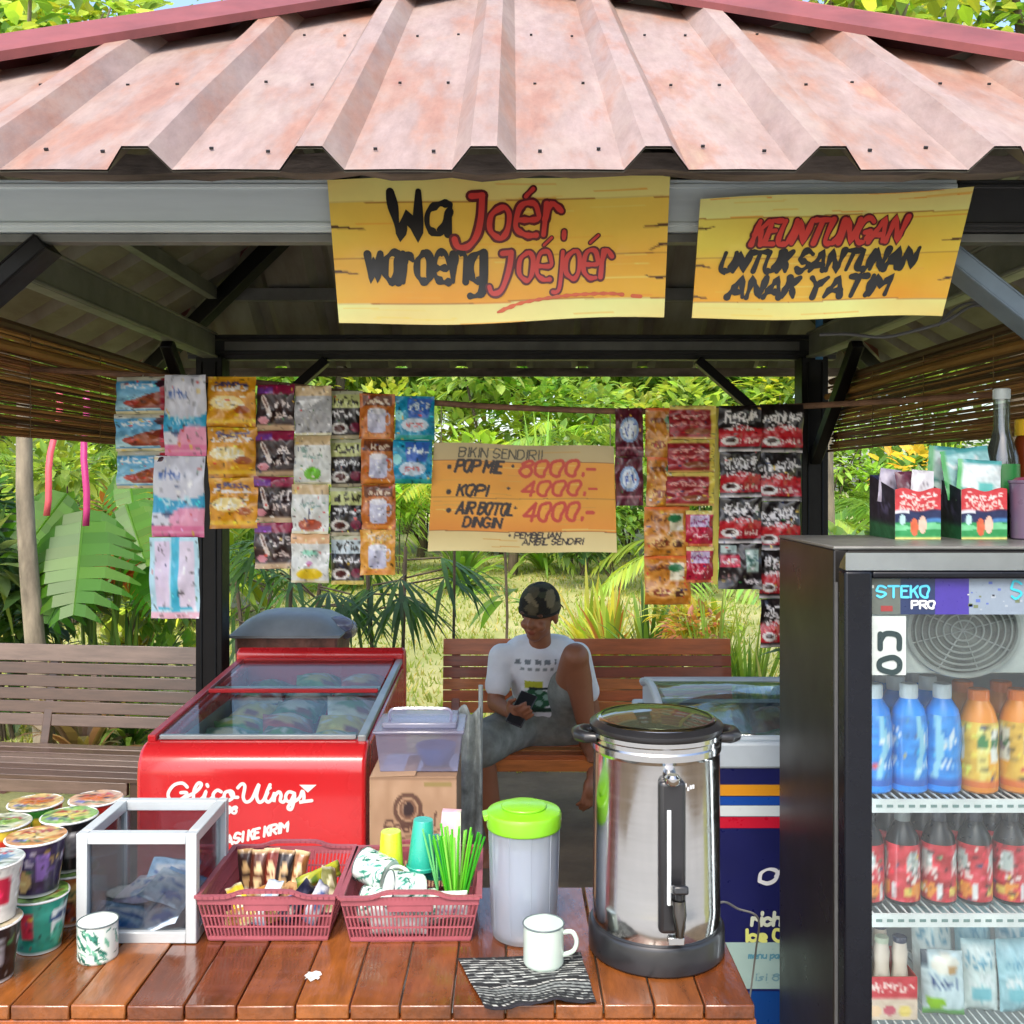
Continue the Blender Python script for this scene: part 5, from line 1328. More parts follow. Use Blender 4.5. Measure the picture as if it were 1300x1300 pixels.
for k, (x, y, z, c) in enumerate([(.775, 2.02, .105, (206, 196, 214)), (.800, 1.99, .100, (110, 50, 70)), (.823, 1.975, .102, (236, 232, 236))]):
    a = Art(c); a.noise(.06); a.scribble(.15, .4, .7, .08, 5, (150, 140, 150), .05)
    packet(['lilac sachet at the back of the corner box', 'maroon sachet in the corner box', 'white sachet sticking out of the corner box'][k], a, (x, y, zt + z), .045, .07, (R(-6), R([8, -4, 5][k]), 0), 'pack', 'packs in the sachet boxes', .01, 'sachet_pack', 10)
m_dglass = glass_mat('dark_bottle_glass', tint=(.5, .55, .45), refl=.10, rough=.04, body=.35, bodycol=(.25, .28, .22))
t = bottle('syrup_bottle', 'tall glass bottle of dark sauce with a clear neck and white cap', (1.012, 2.035, zt), [(.030, 0), (.034, .004), (.034, .14), (.032, .165), (.020, .205), (.0160, .225), (.0150, .285)], C(20, 16, 30), None, None, (.0165, .284, .306, C(196, 204, 200)), mats=m_dglass)
b = MB(); b.lathe([(.029, .003), (.0325, .006), (.0325, .14), (.0305, .165), (.0205, .200), (.0175, .214), (1e-5, .215)], 24); b.build('dark_sauce', mat('dark_sauce', col=(.012, .008, .020), rough=.2), t)
a = Art((60, 150, 80), (60, 40)); a.ell(.5, .5, .2, .3, (170, 220, 150)); a.noise(.06)
b = MB(); b.lathe([(.0345, .09), (.0345, .150)], 36, colf=lambda u, v: a.at((u + .5) % 1, 1 - v), close=False); b.build('paper_label', PRINT, t)
t = bottle('sauce_jar', 'amber jar with a yellow lid behind the purple tub', (1.083, 2.06, zt), [(.030, 0), (.034, .004), (.034, .17), (.028, .20), (.022, .215)], C(120, 50, 14), None, None, (.028, .21, .245, C(230, 186, 40)))
t = thing('storage_tub', 'dull purple plastic tub standing beside the sachet box', 'tub', (1.028, 1.945, zt))
b = MB(); b.lathe([(.036, 0), (.039, .003), (.042, .11), (.044, .112), (.044, .117), (.0395, .117), (.037, .005)], 36, col=C(122, 100, 126)); b.build('body', PLAST, t)
b = MB(); b.lathe([(.0402, .113), (.030, .122), (1e-5, .124)], 30, col=C(150, 70, 96), close=False); b.build('lid', PLAST, t)
# ------------------------------------------------------------------ red ice cream chest
m_red = mat('glossy_red', col=(.62, .018, .022), rough=.26, var=.08, scale=3, coat=.45)
m_redd = mat('red_rim', col=(.52, .014, .020), rough=.35, var=.1)
m_whitep = mat('white_vinyl', col=(.82, .80, .76), rough=.45, var=.04)
m_chest_glass = glass_mat('chest_glass', tint=(.86, .90, .88), refl=.02, rough=.02, body=.02, bodycol=(.4, .45, .42), fk=.13)
m_greyal = mat('grey_aluminium', col=(.40, .44, .43), rough=.35, metal=.4, var=.15)
RX0, RX1, RY0, RY1 = -.955, -.372, 2.50, 3.48
rcx, rcy = (RX0 + RX1) / 2, (RY0 + RY1) / 2; rw, rl = (RX1 - RX0), (RY1 - RY0)
ch = thing('ice_cream_chest', 'glossy red ice cream chest freezer with sloping glass top and white script lettering', 'freezer', (rcx, rcy, 0))
b = MB()                                                            # shell: side outline swept across, hollow above
out = [(-rl / 2 + .012, .10), (-rl / 2, .14), (-rl / 2, .800), (-rl / 2 + .008, .835), (-rl / 2 + .028, .860), (-rl / 2 + .060, .872), (-rl / 2 + .10, .874), (-rl / 2 + .10, .66), (rl / 2 - .08, .66), (rl / 2 - .08, .915), (rl / 2 - .02, .915), (rl / 2, .89), (rl / 2, .10)]
def sweep(mb, poly, x0, x1, mi=0):
    n = len(poly); vs = [(x0, y, z) for y, z in poly] + [(x1, y, z) for y, z in poly]
    fs = [(i, (i + 1) % n, n + (i + 1) % n, n + i) for i in range(n)]
    fs += [tuple(range(n))[::-1], tuple(range(n, 2 * n))]
    mb.add(vs, fs, mi)
# front block, back block, two sides, floor: butted boxes with rounded lips
fb = [(-rl / 2 + .008, .10), (-rl / 2, .13), (-rl / 2, .800), (-rl / 2 + .006, .832), (-rl / 2 + .022, .856), (-rl / 2 + .050, .870), (-rl / 2 + .085, .874), (-rl / 2 + .085, .10)]
sweep(b, fb[::-1], -rw / 2, rw / 2)
sweep(b, [(rl / 2 - .075, .10), (rl / 2 - .075, .955), (rl / 2 - .05, .968), (rl / 2 - .02, .962), (rl / 2, .93), (rl / 2, .10)][::-1], -rw / 2, rw / 2)
for s in (-1, 1):
    sweep(b, [(-rl / 2 + .0855, .10), (-rl / 2 + .0855, .862), (rl / 2 - .0755, .905), (rl / 2 - .0755, .10)][::-1], s * rw / 2 - .045 * (s > 0), s * rw / 2 + .045 * (s < 0))
b.box((0, 0, .62), (rw - .091, rl - .162, .03))
b.build('cabinet', m_red, ch, bevel=.010, seg=3, angle=30)
for s in (-1, 1):                                                  # pale aluminium rails the glass slides in
    b = MB(); b.bar((s * (rw / 2 - .018), -rl / 2 + .06, .879), (s * (rw / 2 - .018), rl / 2 - .076, .925), .022, .018); b.build('glass_rail', m_redd if s < 0 else m_greyal, ch, bevel=.003)
b = MB(); b.box((0, rl / 2 - .09, .925), (rw - .07, .02, .02)); b.build('glass_rail', m_redd, ch, bevel=.002)
for k, (y0, y1, z0, z1) in enumerate([(-rl / 2 + .075, .06, .880, .906), (.0, rl / 2 - .10, .912, .934)]):
    b = MB(); b.bar((0, y0, z0), (0, y1, z1), rw - .066, .004); pg = b.build('sliding_glass', m_chest_glass, ch)
    for yy, zz in ((y0, z0), (y1, z1)): b = MB(); b.box((0, yy, zz), (rw - .07, .014, .012)); b.build('glass_edge', m_redd if k else m_greyal, pg, bevel=.002)
b = MB()
for s in (-1, 1): b.box((s * (rw / 2 - .046), 0, .74), (.002, rl - .17, .21))
b.build('liner', m_liner, ch)
for yy in (-rl / 2 + .07, rl / 2 - .07):
    for s in (-1, 1):
        b = MB(); b.tube([(s * (rw / 2 - .07) - .012, yy, .046), (s * (rw / 2 - .07) + .012, yy, .046)], .045, 18); b.box((s * (rw / 2 - .07), yy, .092), (.04, .04, .02)); b.build('caster', m_blackp, ch)
# lettering on the front
fy_ = -rl / 2
def rp(px, py): p = at(px, py, RY0); return (p.x - rcx, p.z)
b = MB()
def rtext(t, px, py, h, wd, wt, rise=0., sl=.15, wob=0.):
    q = strokes(t, 0, 0, h, sl, 1., wd, wob, rise); k = RY0 / F; x0, z0 = rp(px, py)
    ribbons(b, [[(a * k, c * k) for a, c in s] for s in q], wt * k, lambda u, v, l: (x0 + u, fy_ - .0012 - l, z0 + v))
k_ = RY0 / F
script = [[(238, 999), (232, 994), (222, 996), (215, 1004), (214, 1011), (219, 1016), (228, 1015), (236, 1010), (237, 1006), (230, 1006)],
  [(236, 1012), (250, 1004), (256, 996), (252, 994), (247, 1002), (246, 1013), (251, 1016), (258, 1012), (262, 1004), (260, 1012), (264, 1016), (270, 1012)], [(263, 996), (264, 998)],
  [(281, 1005), (276, 1003), (271, 1008), (272, 1014), (277, 1016), (284, 1012)], [(292, 1004), (286, 1006), (285, 1013), (290, 1016), (296, 1012), (296, 1006), (292, 1004), (295, 1011), (302, 1012)],
  [(302, 1000), (307, 995), (311, 998), (309, 1012), (313, 1018), (320, 1014), (326, 1001), (329, 996), (326, 1010), (329, 1018), (335, 1015), (340, 1003), (343, 996)],
  [(340, 1006), (337, 1014), (341, 1018), (346, 1013), (349, 1006), (348, 1018), (349, 1011), (354, 1005), (357, 1009), (356, 1016), (360, 1018), (363, 1014)], [(342, 998), (343, 1000)],
  [(374, 1007), (367, 1005), (363, 1010), (364, 1016), (369, 1017), (374, 1008), (373, 1018), (370, 1027), (366, 1026), (368, 1021), (380, 1013), (384, 1004), (386, 1010), (385, 1017), (380, 1018), (388, 1017), (396, 1016)]]
for q in script: ribbons(b, [[tuple(rp(x, y)) for x, y in smooth(q, 5)]], 4.3 * k_, lambda u, v, l: (u, fy_ - .0012 - l, v))
p0, p1, p2 = rp(380, 996), rp(402, 996), rp(391, 1006); b.add([(p0[0], fy_ - .0018, p0[1]), (p1[0], fy_ - .0018, p1[1]), (p2[0], fy_ - .0018, p2[1])], [(0, 2, 1)])
rtext('-88', 280, 1032, 8, 20, 3.2)
rtext('NASI KE KRIM', 277, 1075, 12, 88, 3.4, rise=.23, sl=.1)
rtext('O', 277, 1094, 11, 7, 3.2, sl=.1); rtext('MEKA', 322, 1089, 9, 34, 2.8, sl=.1)
b.build('lettering', m_whitep, ch, smooth=False)
# goods inside
def A_ice(k):
    a = Art([(50, 120, 70), (90, 170, 90), (236, 240, 226), (196, 70, 60), (60, 140, 130), (240, 216, 110), (60, 100, 70)][k % 7]); a.noise(.2); a.ell(.5, .5, .3, .22, [(240, 240, 230), (230, 220, 120), (90, 160, 80), (240, 210, 150)][k % 4]); a.scribble(.1, .3, .8, .1, 5, (235, 240, 235), .06); a.ell(.7, .75, .18, .1, (150, 60, 50)); return a
wdn = ['green', 'leaf green', 'cream', 'brick red', 'teal', 'yellow', 'dark green']; n_ = 0
rown = ['front', 'second', 'third', 'fourth', 'fifth', 'back']
cln = ['bin side', 'inner column', 'carton side']
for j in range(6):
    for i in range(3):
        k = (j * 3 + i * 2 + j) % 7
        packet('%s ice cream packet in the %s row of the red chest, %s' % (wdn[k], rown[j], cln[i]), A_ice(k), (rcx - .155 + .155 * i + random.uniform(-.01, .01), RY0 + .17 + .135 * j, .785 + random.uniform(-.0, .025) + .010 * j), .15, .12, (R(-72 + random.uniform(-8, 8)), R(random.uniform(-10, 10)), R(random.uniform(-25, 25))), 'ice cream packet', 'packets in the red chest', .06, 'ice_cream_packet', 10)

# ------------------------------------------------------------------ navy ice cream chest
m_navy = mat('navy_vinyl', col=(.012, .014, .085), rough=.30, var=.1, coat=.3)
m_lgrey = mat('light_grey_trim', col=(.46, .52, .56), rough=.4, var=.08)
NX0, NX1, NY0, NY1 = .372, 1.03, 2.52, 3.02
ncx, ncy = (NX0 + NX1) / 2, (NY0 + NY1) / 2; nw, nl = NX1 - NX0, NY1 - NY0
nv = thing('ice_cream_chest', 'navy blue ice cream chest with orange, white and red stripes and a curved glass lid', 'freezer', (ncx, ncy, 0))
b = MB(); b.box((0, -nl / 2 + .03, .48), (nw, .06, .80)); b.box((0, nl / 2 - .03, .48), (nw, .06, .80))
for s in (-1, 1): b.box((s * (nw / 2 - .03), 0, .48), (.06, nl - .121, .80))
b.box((0, 0, .62), (nw - .121, nl - .121, .03)); b.build('cabinet', m_navy, nv, bevel=.008, seg=2)
b = MB(); b.box((0, -nl / 2 + .026, .8465), (nw + .01, .064, .068)); b.box((0, nl / 2 - .026, .8465), (nw + .01, .064, .068))
for s in (-1, 1): b.box((s * (nw / 2 - .026), 0, .8465), (.062, nl - .118, .067))
b.build('top_frame', m_lgrey, nv, bevel=.008, seg=2)
b = MB(); N = 18; vs = []; fs = []
def arch(t): return (-nl / 2 + .02 + (nl - .04) * t, .884 + .052 * math.sin(math.pi * min(t * 1.05, 1)) ** .8 + .055 * t)
for i in range(N + 1):
    y, z = arch(i / N); vs += [(-nw / 2 + .03, y, z), (nw / 2 - .03, y, z)]
for i in range(N): fs.append((2 * i, 2 * i + 1, 2 * i + 3, 2 * i + 2))
b.add(vs, fs); lid = b.build('glass_lid', glass_mat('lid_glass', tint=(.80, .88, .88), refl=.10, rough=.02, body=.10, bodycol=(.55, .65, .66)), nv); so2 = lid.modifiers.new('thick', 'SOLIDIFY'); so2.thickness = .004
for s in (-1, 1):
    b = MB(); b.tube([(s * (nw / 2 - .026), *arch(i / N)) for i in range(N + 1)], .011, 8)
    q = [(s * (nw / 2 - .026), arch(i / N)[0], arch(i / N)[1] - .004) for i in range(N + 1)]; o_ = len(b.v)
    b.add([p for y in q for p in (y, (y[0], y[1], .880))], [(2 * i, 2 * i + 2, 2 * i + 3, 2 * i + 1) for i in range(N)])
    b.build('lid_side', m_lgrey, nv)
for q, r_ in ((1, .013), (0, .009)): b = MB(); b.tube([(-nw / 2 + .03, *arch(q)), (nw / 2 - .03, *arch(q))], r_, 8); b.build('lid_bar', m_lgrey, nv)
b = MB(); yN = -nl / 2 - .0015
def nband(y0, y1, c):
    z0, z1 = at(0, y0, NY0).z, at(0, y1, NY0).z
    b.add([(-nw / 2 + .004, yN, z1), (nw / 2 - .004, yN, z1), (nw / 2 - .004, yN, z0), (-nw / 2 + .004, yN, z0)], [(0, 1, 2, 3)], 0, C(*c))
nband(996, 1010, (232, 158, 40)); nband(1011, 1022, (30, 80, 170)); nband(1022.5, 1036, (226, 236, 236)); nband(1037, 1051, (206, 30, 56)); nband(1196, 1255, (168, 196, 190)); nband(1258, 1420, (22, 70, 140))
def ntext(t, px, py, h, wd, wt, c, sl=.1):
    q = strokes(t, 0, 0, h, sl, 1., wd); k = NY0 / F; p = at(px, py, NY0)
    ribbons(b, [[(a * k, c_ * k) for a, c_ in s] for s in q], wt * k, lambda u, v, l: (p.x - ncx + u, yN - .0008 - l, p.z + v), 0, C(*c))
for q in [[(964, 1118), (966, 1108), (976, 1103), (986, 1106), (984, 1116), (974, 1121), (964, 1118)], [(984, 1112), (992, 1105), (1000, 1103), (1006, 1112), (1012, 1118)]]:
    pts = smooth(q, 6); ribbons(b, [[((at(x, y, NY0).x - ncx), at(x, y, NY0).z) for x, y in pts]], 4.2 * NY0 / F, lambda u, v, l: (u, yN - .0008 - l, v), 0, C(236, 238, 240), taper=.25)
ntext('rich', 954, 1174, 16, 36, 4.4, (214, 222, 200)); ntext('Ice Cream', 946, 1194, 14, 92, 4.2, (226, 230, 130), 0); ntext('menu pack', 950, 1216, 8, 50, 1.8, (90, 150, 170)); ntext('isi 8', 958, 1244, 8, 30, 1.8, (120, 160, 170))
b.build('decal', PLAST, nv, smooth=False)
ln_ = ['first', 'second', 'third', 'fourth']
for j in range(3):
    for i in range(4):
        k = (j * 2 + i * 3) % 7
        packet('%s frozen packet, %s across, %s row under the curved lid' % (wdn[k], ln_[i], ['front', 'middle', 'rear'][j]), A_ice(k), (ncx - .20 + .13 * i, NY0 + .12 + .13 * j, .775 + .035 * j), .12, .11, (R(-62), R(random.uniform(-10, 10)), R(random.uniform(-20, 20))), 'ice cream packet', 'packets in the navy chest', .05, 'ice_cream_packet', 10)

# ------------------------------------------------------------------ carton, clear box and stool behind the baskets
m_cart = mat('brown_card', attr=True, rough=.8, var=.10, scale=12)
st = thing('plastic_stool', 'grey stool under the brown carton', 'stool', (-.222, 2.31, 0))
b = MB(); b.box((0, 0, .43), (.26, .26, .02)); b.build('seat', m_lgrey, st, bevel=.006)
for x in (-1, 1):
    for y in (-1, 1): b = MB(); b.bar((x * .13, y * .13, 0), (x * .10, y * .10, .42), .03, .03); b.build('leg', m_lgrey, st, bevel=.003)
ct = thing('carton', 'plain brown carton with a dark printed emblem beside the red chest', 'carton', (-.222, 2.31, .4402))
a = Art((176, 142, 112), (130, 200)); a.noise(.04); a.ring(.44, .165, .17, .085, .28, (96, 66, 52)); a.ell(.46, .168, .075, .042, (52, 34, 34)); a.ring(.44, .165, .10, .052, .3, (120, 86, 66))
a.text('Special', .16, .295, .07, .012, (86, 56, 46), slant=.2, width=.58, rise=.12); a.line([(.2, .325), (.5, .30), (.8, .27)], .010, (110, 78, 60)); a.rect(0, 0, 1, .02, (150, 118, 92)); a.rect(.62, .03, .95, .05, (150, 130, 80))
b = MB(); slab(b, a, lambda u, v: Vector(((u - .5) * .196, -.10 + .001 * math.sin(u * 6), .445 * (1 - v))), 60, 90, .198, C(170, 138, 108)); b.build('body', m_cart, ct, bevel=.002)
b = MB(); b.box((-.045, -.02, .4465), (.10, .16, .002), (0, R(-2), 0), col=C(180, 146, 116)); b.build('flap', m_cart, ct)
m_bin = glass_mat('lilac_clear_plastic', tint=(.80, .78, .88), refl=.08, rough=.15, body=.35, bodycol=(.58, .56, .72))
bx = thing('clear_box', 'clear lilac plastic box with a carrying lid standing on the brown carton', 'plastic box', (-.212, 2.31, .4402 + .4482))
def tub(mb, w0, d0, w1, d1, h, th=.003):
    for (sx_, sy_) in ((0, -1), (0, 1), (-1, 0), (1, 0)):
        if sy_: mb.add([(-w0, sy_ * d0, 0), (w0, sy_ * d0, 0), (w1, sy_ * d1, h), (-w1, sy_ * d1, h)], [(0, 1, 2, 3) if sy_ < 0 else (3, 2, 1, 0)])
        else: mb.add([(sx_ * w0, -d0, 0), (sx_ * w0, d0, 0), (sx_ * w1, d1, h), (sx_ * w1, -d1, h)], [(3, 2, 1, 0) if sx_ < 0 else (0, 1, 2, 3)])
    mb.add([(-w0, -d0, 0), (w0, -d0, 0), (w0, d0, 0), (-w0, d0, 0)], [(3, 2, 1, 0)])
b = MB(); tub(b, .088, .070, .098, .080, .088); b.build('body', m_bin, bx)
b = MB(); b.box((0, 0, .091), (.208, .172, .008)); b.box((0, 0, .102), (.17, .13, .013)); b.build('lid', m_bin, bx, bevel=.003)
b = MB(); b.tube(smooth([(-.07, -.03, .105), (-.068, -.03, .130), (-.03, -.03, .134), (.03, -.03, .134), (.068, -.03, .130), (.07, -.03, .105)], 4), .004, 6); b.build('handle', m_bin, bx)
b = MB(); b.lathe([(.030, .003), (.045, .03), (.048, .045), (.046, .045), (.028, .008)], 28, (.035, -.01, 0), col=C(20, 110, 190)); o = b.build('plastic_bowl', PLAST, None, loc=tuple(bx.location)); tag(o, 'blue plastic bowl inside the clear lilac box', 'bowl')
# grey towel hung over the box corner side rail: a pole with a cloth beside the carton
b = MB(); b.tube([(0, 0, 0), (.004, 0, 1.02)], .006, 8); pole = b.build('broom_handle', m_greyal, None, loc=(-.085, 2.55, 0)); tag(pole, 'thin grey broom handle standing beside the carton', 'pole')
b = MB(); vs = []; fs = []
for j in range(15):
    for i in range(11):
        u, v = i / 10, j / 14; vs.append(((u - .5) * (.05 + .02 * v), .012 * math.sin(u * 9 + v * 3) + .01 * v, -.34 * v + .012 * math.sin(u * 7)))
for j in range(14):
    for i in range(10): fs.append((j * 11 + i, (j + 1) * 11 + i, (j + 1) * 11 + i + 1, j * 11 + i + 1))
b.add(vs, fs); o = b.build('hanging_rag', mat('grey_green_cloth', col=(.30, .34, .33), rough=.9, var=.4, scale=20, bump=.3), None, loc=(-.110, 2.53, .96)); so3 = o.modifiers.new('thick', 'SOLIDIFY'); so3.thickness = .004; tag(o, 'grey green rag hanging from the broom handle beside the carton', 'rag')

# ------------------------------------------------------------------ lidded bin behind the red chest
m_binb = mat('brown_rattan_plastic', col=(.17, .065, .045), rough=.6, var=.4, scale=16, bump=.5, bscale=50)
m_binl = mat('grey_lid', col=(.24, .27, .30), rough=.45, var=.12)
bn = thing('lidded_bin', 'brown bin with a domed grey lid behind the red chest', 'bin', (-.945, 4.28, 0))
b = MB(); vs = []
for (w_, z) in ((.19, 0), (.215, .90)): vs += [(-w_, -w_ * .8, z), (w_, -w_ * .8, z), (w_, w_ * .8, z), (-w_, w_ * .8, z)]
b.add(vs, [(0, 1, 5, 4), (1, 2, 6, 5), (2, 3, 7, 6), (3, 0, 4, 7), (3, 2, 1, 0), (4, 5, 6, 7)]); b.build('body', m_binb, bn, bevel=.012)
b = MB(); vs = []; fs = []; n = 10
for j in range(n + 1):
    for i in range(n + 1):
        u, v = i / n * 2 - 1, j / n * 2 - 1; vs.append((u * .235, v * .20, .905 + .085 * (1 - abs(u) ** 4) * (1 - abs(v) ** 4) ** .8))
for j in range(n):
    for i in range(n): fs.append((j * (n + 1) + i, j * (n + 1) + i + 1, (j + 1) * (n + 1) + i + 1, (j + 1) * (n + 1) + i))
b.add(vs, fs); b.box((0, 0, .901), (.46, .39, .012)); b.build('lid', m_binl, bn)
b = MB(); b.ball((.20, -.05, .93), .05, 10, sc3=(1.3, 1, .8)); b.ball((.22, .03, .90), .045, 10, sc3=(1.1, 1.3, 1.0)); o = b.build('knotted_bag', m_bin, None, loc=(-.945, 4.28, 0)); tag(o, 'small knotted translucent bag slung on the bin lid', 'bag')

# ------------------------------------------------------------------ slatted garden benches
m_teak = mat('oiled_teak', attr=True, rough=.38, var=.4, scale=9, stretch=(.8, 6, 6), coat=.2)
def bench(label, pos, rz, L, cols, zs=.40, ztop=.80):
    t = thing('garden_bench', label, 'bench', pos, rz)
    n = 5; 
    b = MB()
    for k in range(6):
        y = -.02 - .075 * k; b.box((0, y - .03, zs - .011), (L, .062, .020), col=random.choice(cols))
    b.build('seat', m_teak, t, bevel=.003)
    b = MB(); tilt = .16
    hs = [.075] + [.050] * 5; z = zs + .06; sp = (ztop - zs - .06 - sum(hs)) / 5
    for k in range(6):
        h = hs[::-1][k]; zc = z + h / 2; b.box((0, .03 + (zc - zs) * tilt, zc), (L, .018, h), (R(-9), 0, 0), col=random.choice(cols)); z += h + sp
    b.build('backrest', m_teak, t, bevel=.003)
    for s in (-1, 0, 1):
        x = s * (L / 2 - .06)
        b = MB(); b.bar((x, .045 - .03, zs - .05), (x, .052 + (ztop - zs) * tilt, ztop - .02), .04, .03, up=(0, 1, 0), col=cols[-1]); b.build('back_post', m_teak, t, bevel=.003)
        if s: 
            for y in (-.42, -.02):
                b = MB(); b.box((x, y, (zs - .022) / 2), (.05, .05, zs - .022), col=cols[-1]); b.build('leg', m_teak, t, bevel=.003)
    b = MB()
    for s in (-1, 1): b.box((s * (L / 2 - .06), -.22, zs - .045), (.03, .34, .045), col=cols[-1])
    b.box((0, -.445, zs - .045), (L - .18, .022, .05), col=cols[0]); b.build('apron', m_teak, t, bevel=.002)
    return t
bench('orange varnished slatted garden bench with the seated person', (.355, 4.58, 0), 0, 1.36, [C(226, 132, 62), C(212, 110, 50), C(232, 146, 72), C(160, 74, 40)])
bench('weathered grey brown slatted bench behind the red chest', (-2.05, 4.30, 0), R(-7), 1.45, [C(122, 102, 90), C(108, 88, 78), C(98, 76, 64), C(90, 68, 56)], .41, .82)
# ------------------------------------------------------------------ the seated person
m_skin = mat('brown_skin', attr=True, rough=.5, var=.04, scale=60)
m_shirt = mat('white_tshirt', attr=True, rough=.85, var=.08, scale=20, bump=.3, bscale=18)
m_short = mat('grey_green_shorts', col=(.25, .265, .235), rough=.9, var=.3, scale=14, bump=.5, bscale=20)
m_cap = mat('dark_camouflage_cap', attr=True, rough=.9, var=.2, scale=60, bump=.4, bscale=150)
seeds = [(Vector((random.uniform(-.09, .09), random.uniform(-.11, .12), random.uniform(0, .14))), random.choice([(.20, .165, .10), (.05, .055, .03), (.014, .013, .010), (.10, .085, .05), (.014, .013, .010)])) for q in range(70)]
def camo(p): return min(seeds, key=lambda s_: (s_[0] - p).length)[1]
pe = thing('person', 'person in white t-shirt, grey shorts and dark cap seated on the orange bench, knee raised', 'person', (.145, 4.36, 0))
O = Vector(pe.location)
def W(px, py, d): return at(px, py, d) - O
def capsule(mb, p, q, r0, r1, n=18, col=None):
    p = Vector(p); q = Vector(q); d = (q - p).normalized(); pts = []; rs = []
    for k in range(5):
        a = math.pi / 2 * (1 - k / 4.0); pts.append(p - d * r0 * math.sin(a)); rs.append(max(r0 * math.cos(a), 1e-4))
    for k in range(1, 7): pts.append(p.lerp(q, k / 7)); rs.append(r0 + (r1 - r0) * k / 7)
    for k in range(5):
        a = math.pi / 2 * k / 4.0; pts.append(q + d * r1 * math.sin(a)); rs.append(max(r1 * math.cos(a), 1e-4))
    mb.tube(pts, rs, n)
def ellip(mb, c, r, M=None):
    o = len(mb.v); mb.ball((0, 0, 0), 1., 12)
    for i in range(o, len(mb.v)):
        v = Vector(mb.v[i]); v = Vector((v.x * r[0], v.y * r[1], v.z * r[2]))
        if M: v = M @ v
        mb.v[i] = tuple(v + Vector(c))
def fused(mb, name, m, voxel, colf, parent, smoothit=6):
    """all the shapes grown into one continuous skin"""
    tmp = mb.build(name + '_raw', m)
    r = tmp.modifiers.new('fuse', 'REMESH'); r.mode = 'VOXEL'; r.voxel_size = voxel; r.use_smooth_shade = True
    s = tmp.modifiers.new('soft', 'SMOOTH'); s.factor = .5; s.iterations = smoothit
    dg = bpy.context.evaluated_depsgraph_get(); dg.update()
    me = bpy.data.meshes.new_from_object(tmp.evaluated_get(dg)); me.name = name
    bpy.data.objects.remove(tmp)
    for a_ in list(me.color_attributes): me.color_attributes.remove(a_)
    ca = me.color_attributes.new('tint', 'FLOAT_COLOR', 'POINT')
    arr = np.ones((len(me.vertices), 4), dtype=np.float32)
    for i, v in enumerate(me.vertices): arr[i, :3] = colf(v.co)
    ca.data.foreach_set('color', arr.ravel())
    me.materials.clear(); me.materials.append(m)
    me.polygons.foreach_set('use_smooth', [True] * len(me.polygons))
    o = bpy.data.objects.new(name, me); COL.objects.link(o); o.parent = parent
    return o
hip = Vector((.0, .02, .49)); wst = Vector((-.005, .03, .60)); chs = Vector((-.02, -.01, .735)); nck = W(686, 822, 4.29); hd_ = W(684, 779, 4.245)
rs, ls = W(637, 834, 4.31), W(733, 832, 4.31)
re, rh = W(629, 892, 4.25), W(648, 905, 4.09)
le, lh = W(752, 905, 4.34), W(752, 985, 4.12)
rhip, lhip = Vector((-.075, .02, .48)), Vector((.085, .02, .48))
rk, ra = W(607, 947, 4.03), W(628, 1060, 4.10)
lk, la = W(730, 836, 4.10), W(746, 931, 4.17)
mb = MB()
capsule(mb, hip, wst, .125, .115); capsule(mb, wst, chs, .115, .125); capsule(mb, chs + Vector((-.06, 0, .02)), chs + Vector((.07, 0, .02)), .10, .10)
capsule(mb, rs, ls, .052, .052); capsule(mb, chs, nck, .09, .052); capsule(mb, nck, hd_ + Vector((0, .012, -.03)), .05, .047)
# head, turned and bowed a little towards the raised phone
HM = Euler((R(14), R(6), R(-24))).to_matrix()
hp = lambda x, y, z: hd_ + HM @ Vector((x, y, z))
ellip(mb, hp(0, .012, .035), (.074, .092, .085), HM); ellip(mb, hp(0, -.018, -.035), (.060, .068, .072), HM); ellip(mb, hp(0, -.048, -.078), (.034, .034, .030), HM)
ellip(mb, hp(0, -.090, -.018), (.014, .022, .020), HM); ellip(mb, hp(0, -.078, .008), (.010, .014, .026), HM)                 # nose
for s in (-1, 1):
    ellip(mb, hp(s * .075, .012, -.012), (.010, .020, .030), HM); ellip(mb, hp(s * .034, -.064, -.030), (.024, .020, .022), HM); ellip(mb, hp(s * .030, -.078, .026), (.026, .012, .010), HM)
ellip(mb, hp(0, -.080, -.050), (.024, .012, .008), HM); ellip(mb, hp(0, -.078, -.061), (.021, .012, .008), HM)              # lips
# arms
def arm(s_, e_, h_, fdir, palm):
    capsule(mb, s_, e_, .048, .037); capsule(mb, e_, h_, .037, .025)
    f = fdir.normalized(); sd_ = f.cross(palm).normalized(); c = h_ + f * .045
    ellip(mb, c, (.024, .046, .040), Matrix((palm.normalized(), f, sd_)).transposed() if True else None)
    for k in range(4):
        b0 = h_ + f * .080 + sd_ * (.030 - .020 * k); ln = [.034, .040, .036, .028][k]
        b1 = b0 + f * ln + palm * .012; b2 = b1 + f * ln * .6 + palm * .028
        capsule(mb, b0 - f * .02, b1, .0098, .0090, 8); capsule(mb, b1, b2, .0090, .0078, 8)
    t0 = h_ + f * .025 + sd_ * .030; t1 = t0 + f * .03 + sd_ * .024 + palm * .012; t2 = t1 + f * .03 + palm * .014
    capsule(mb, t0, t1, .0125, .011, 8); capsule(mb, t1, t2, .011, .0085, 8)
arm(rs, re, rh, Vector((.35, -.9, .15)), Vector((.75, .35, .55)).normalized())
arm(ls, le, lh, Vector((-.15, -.25, -.95)), Vector((-.6, .75, -.1)).normalized())
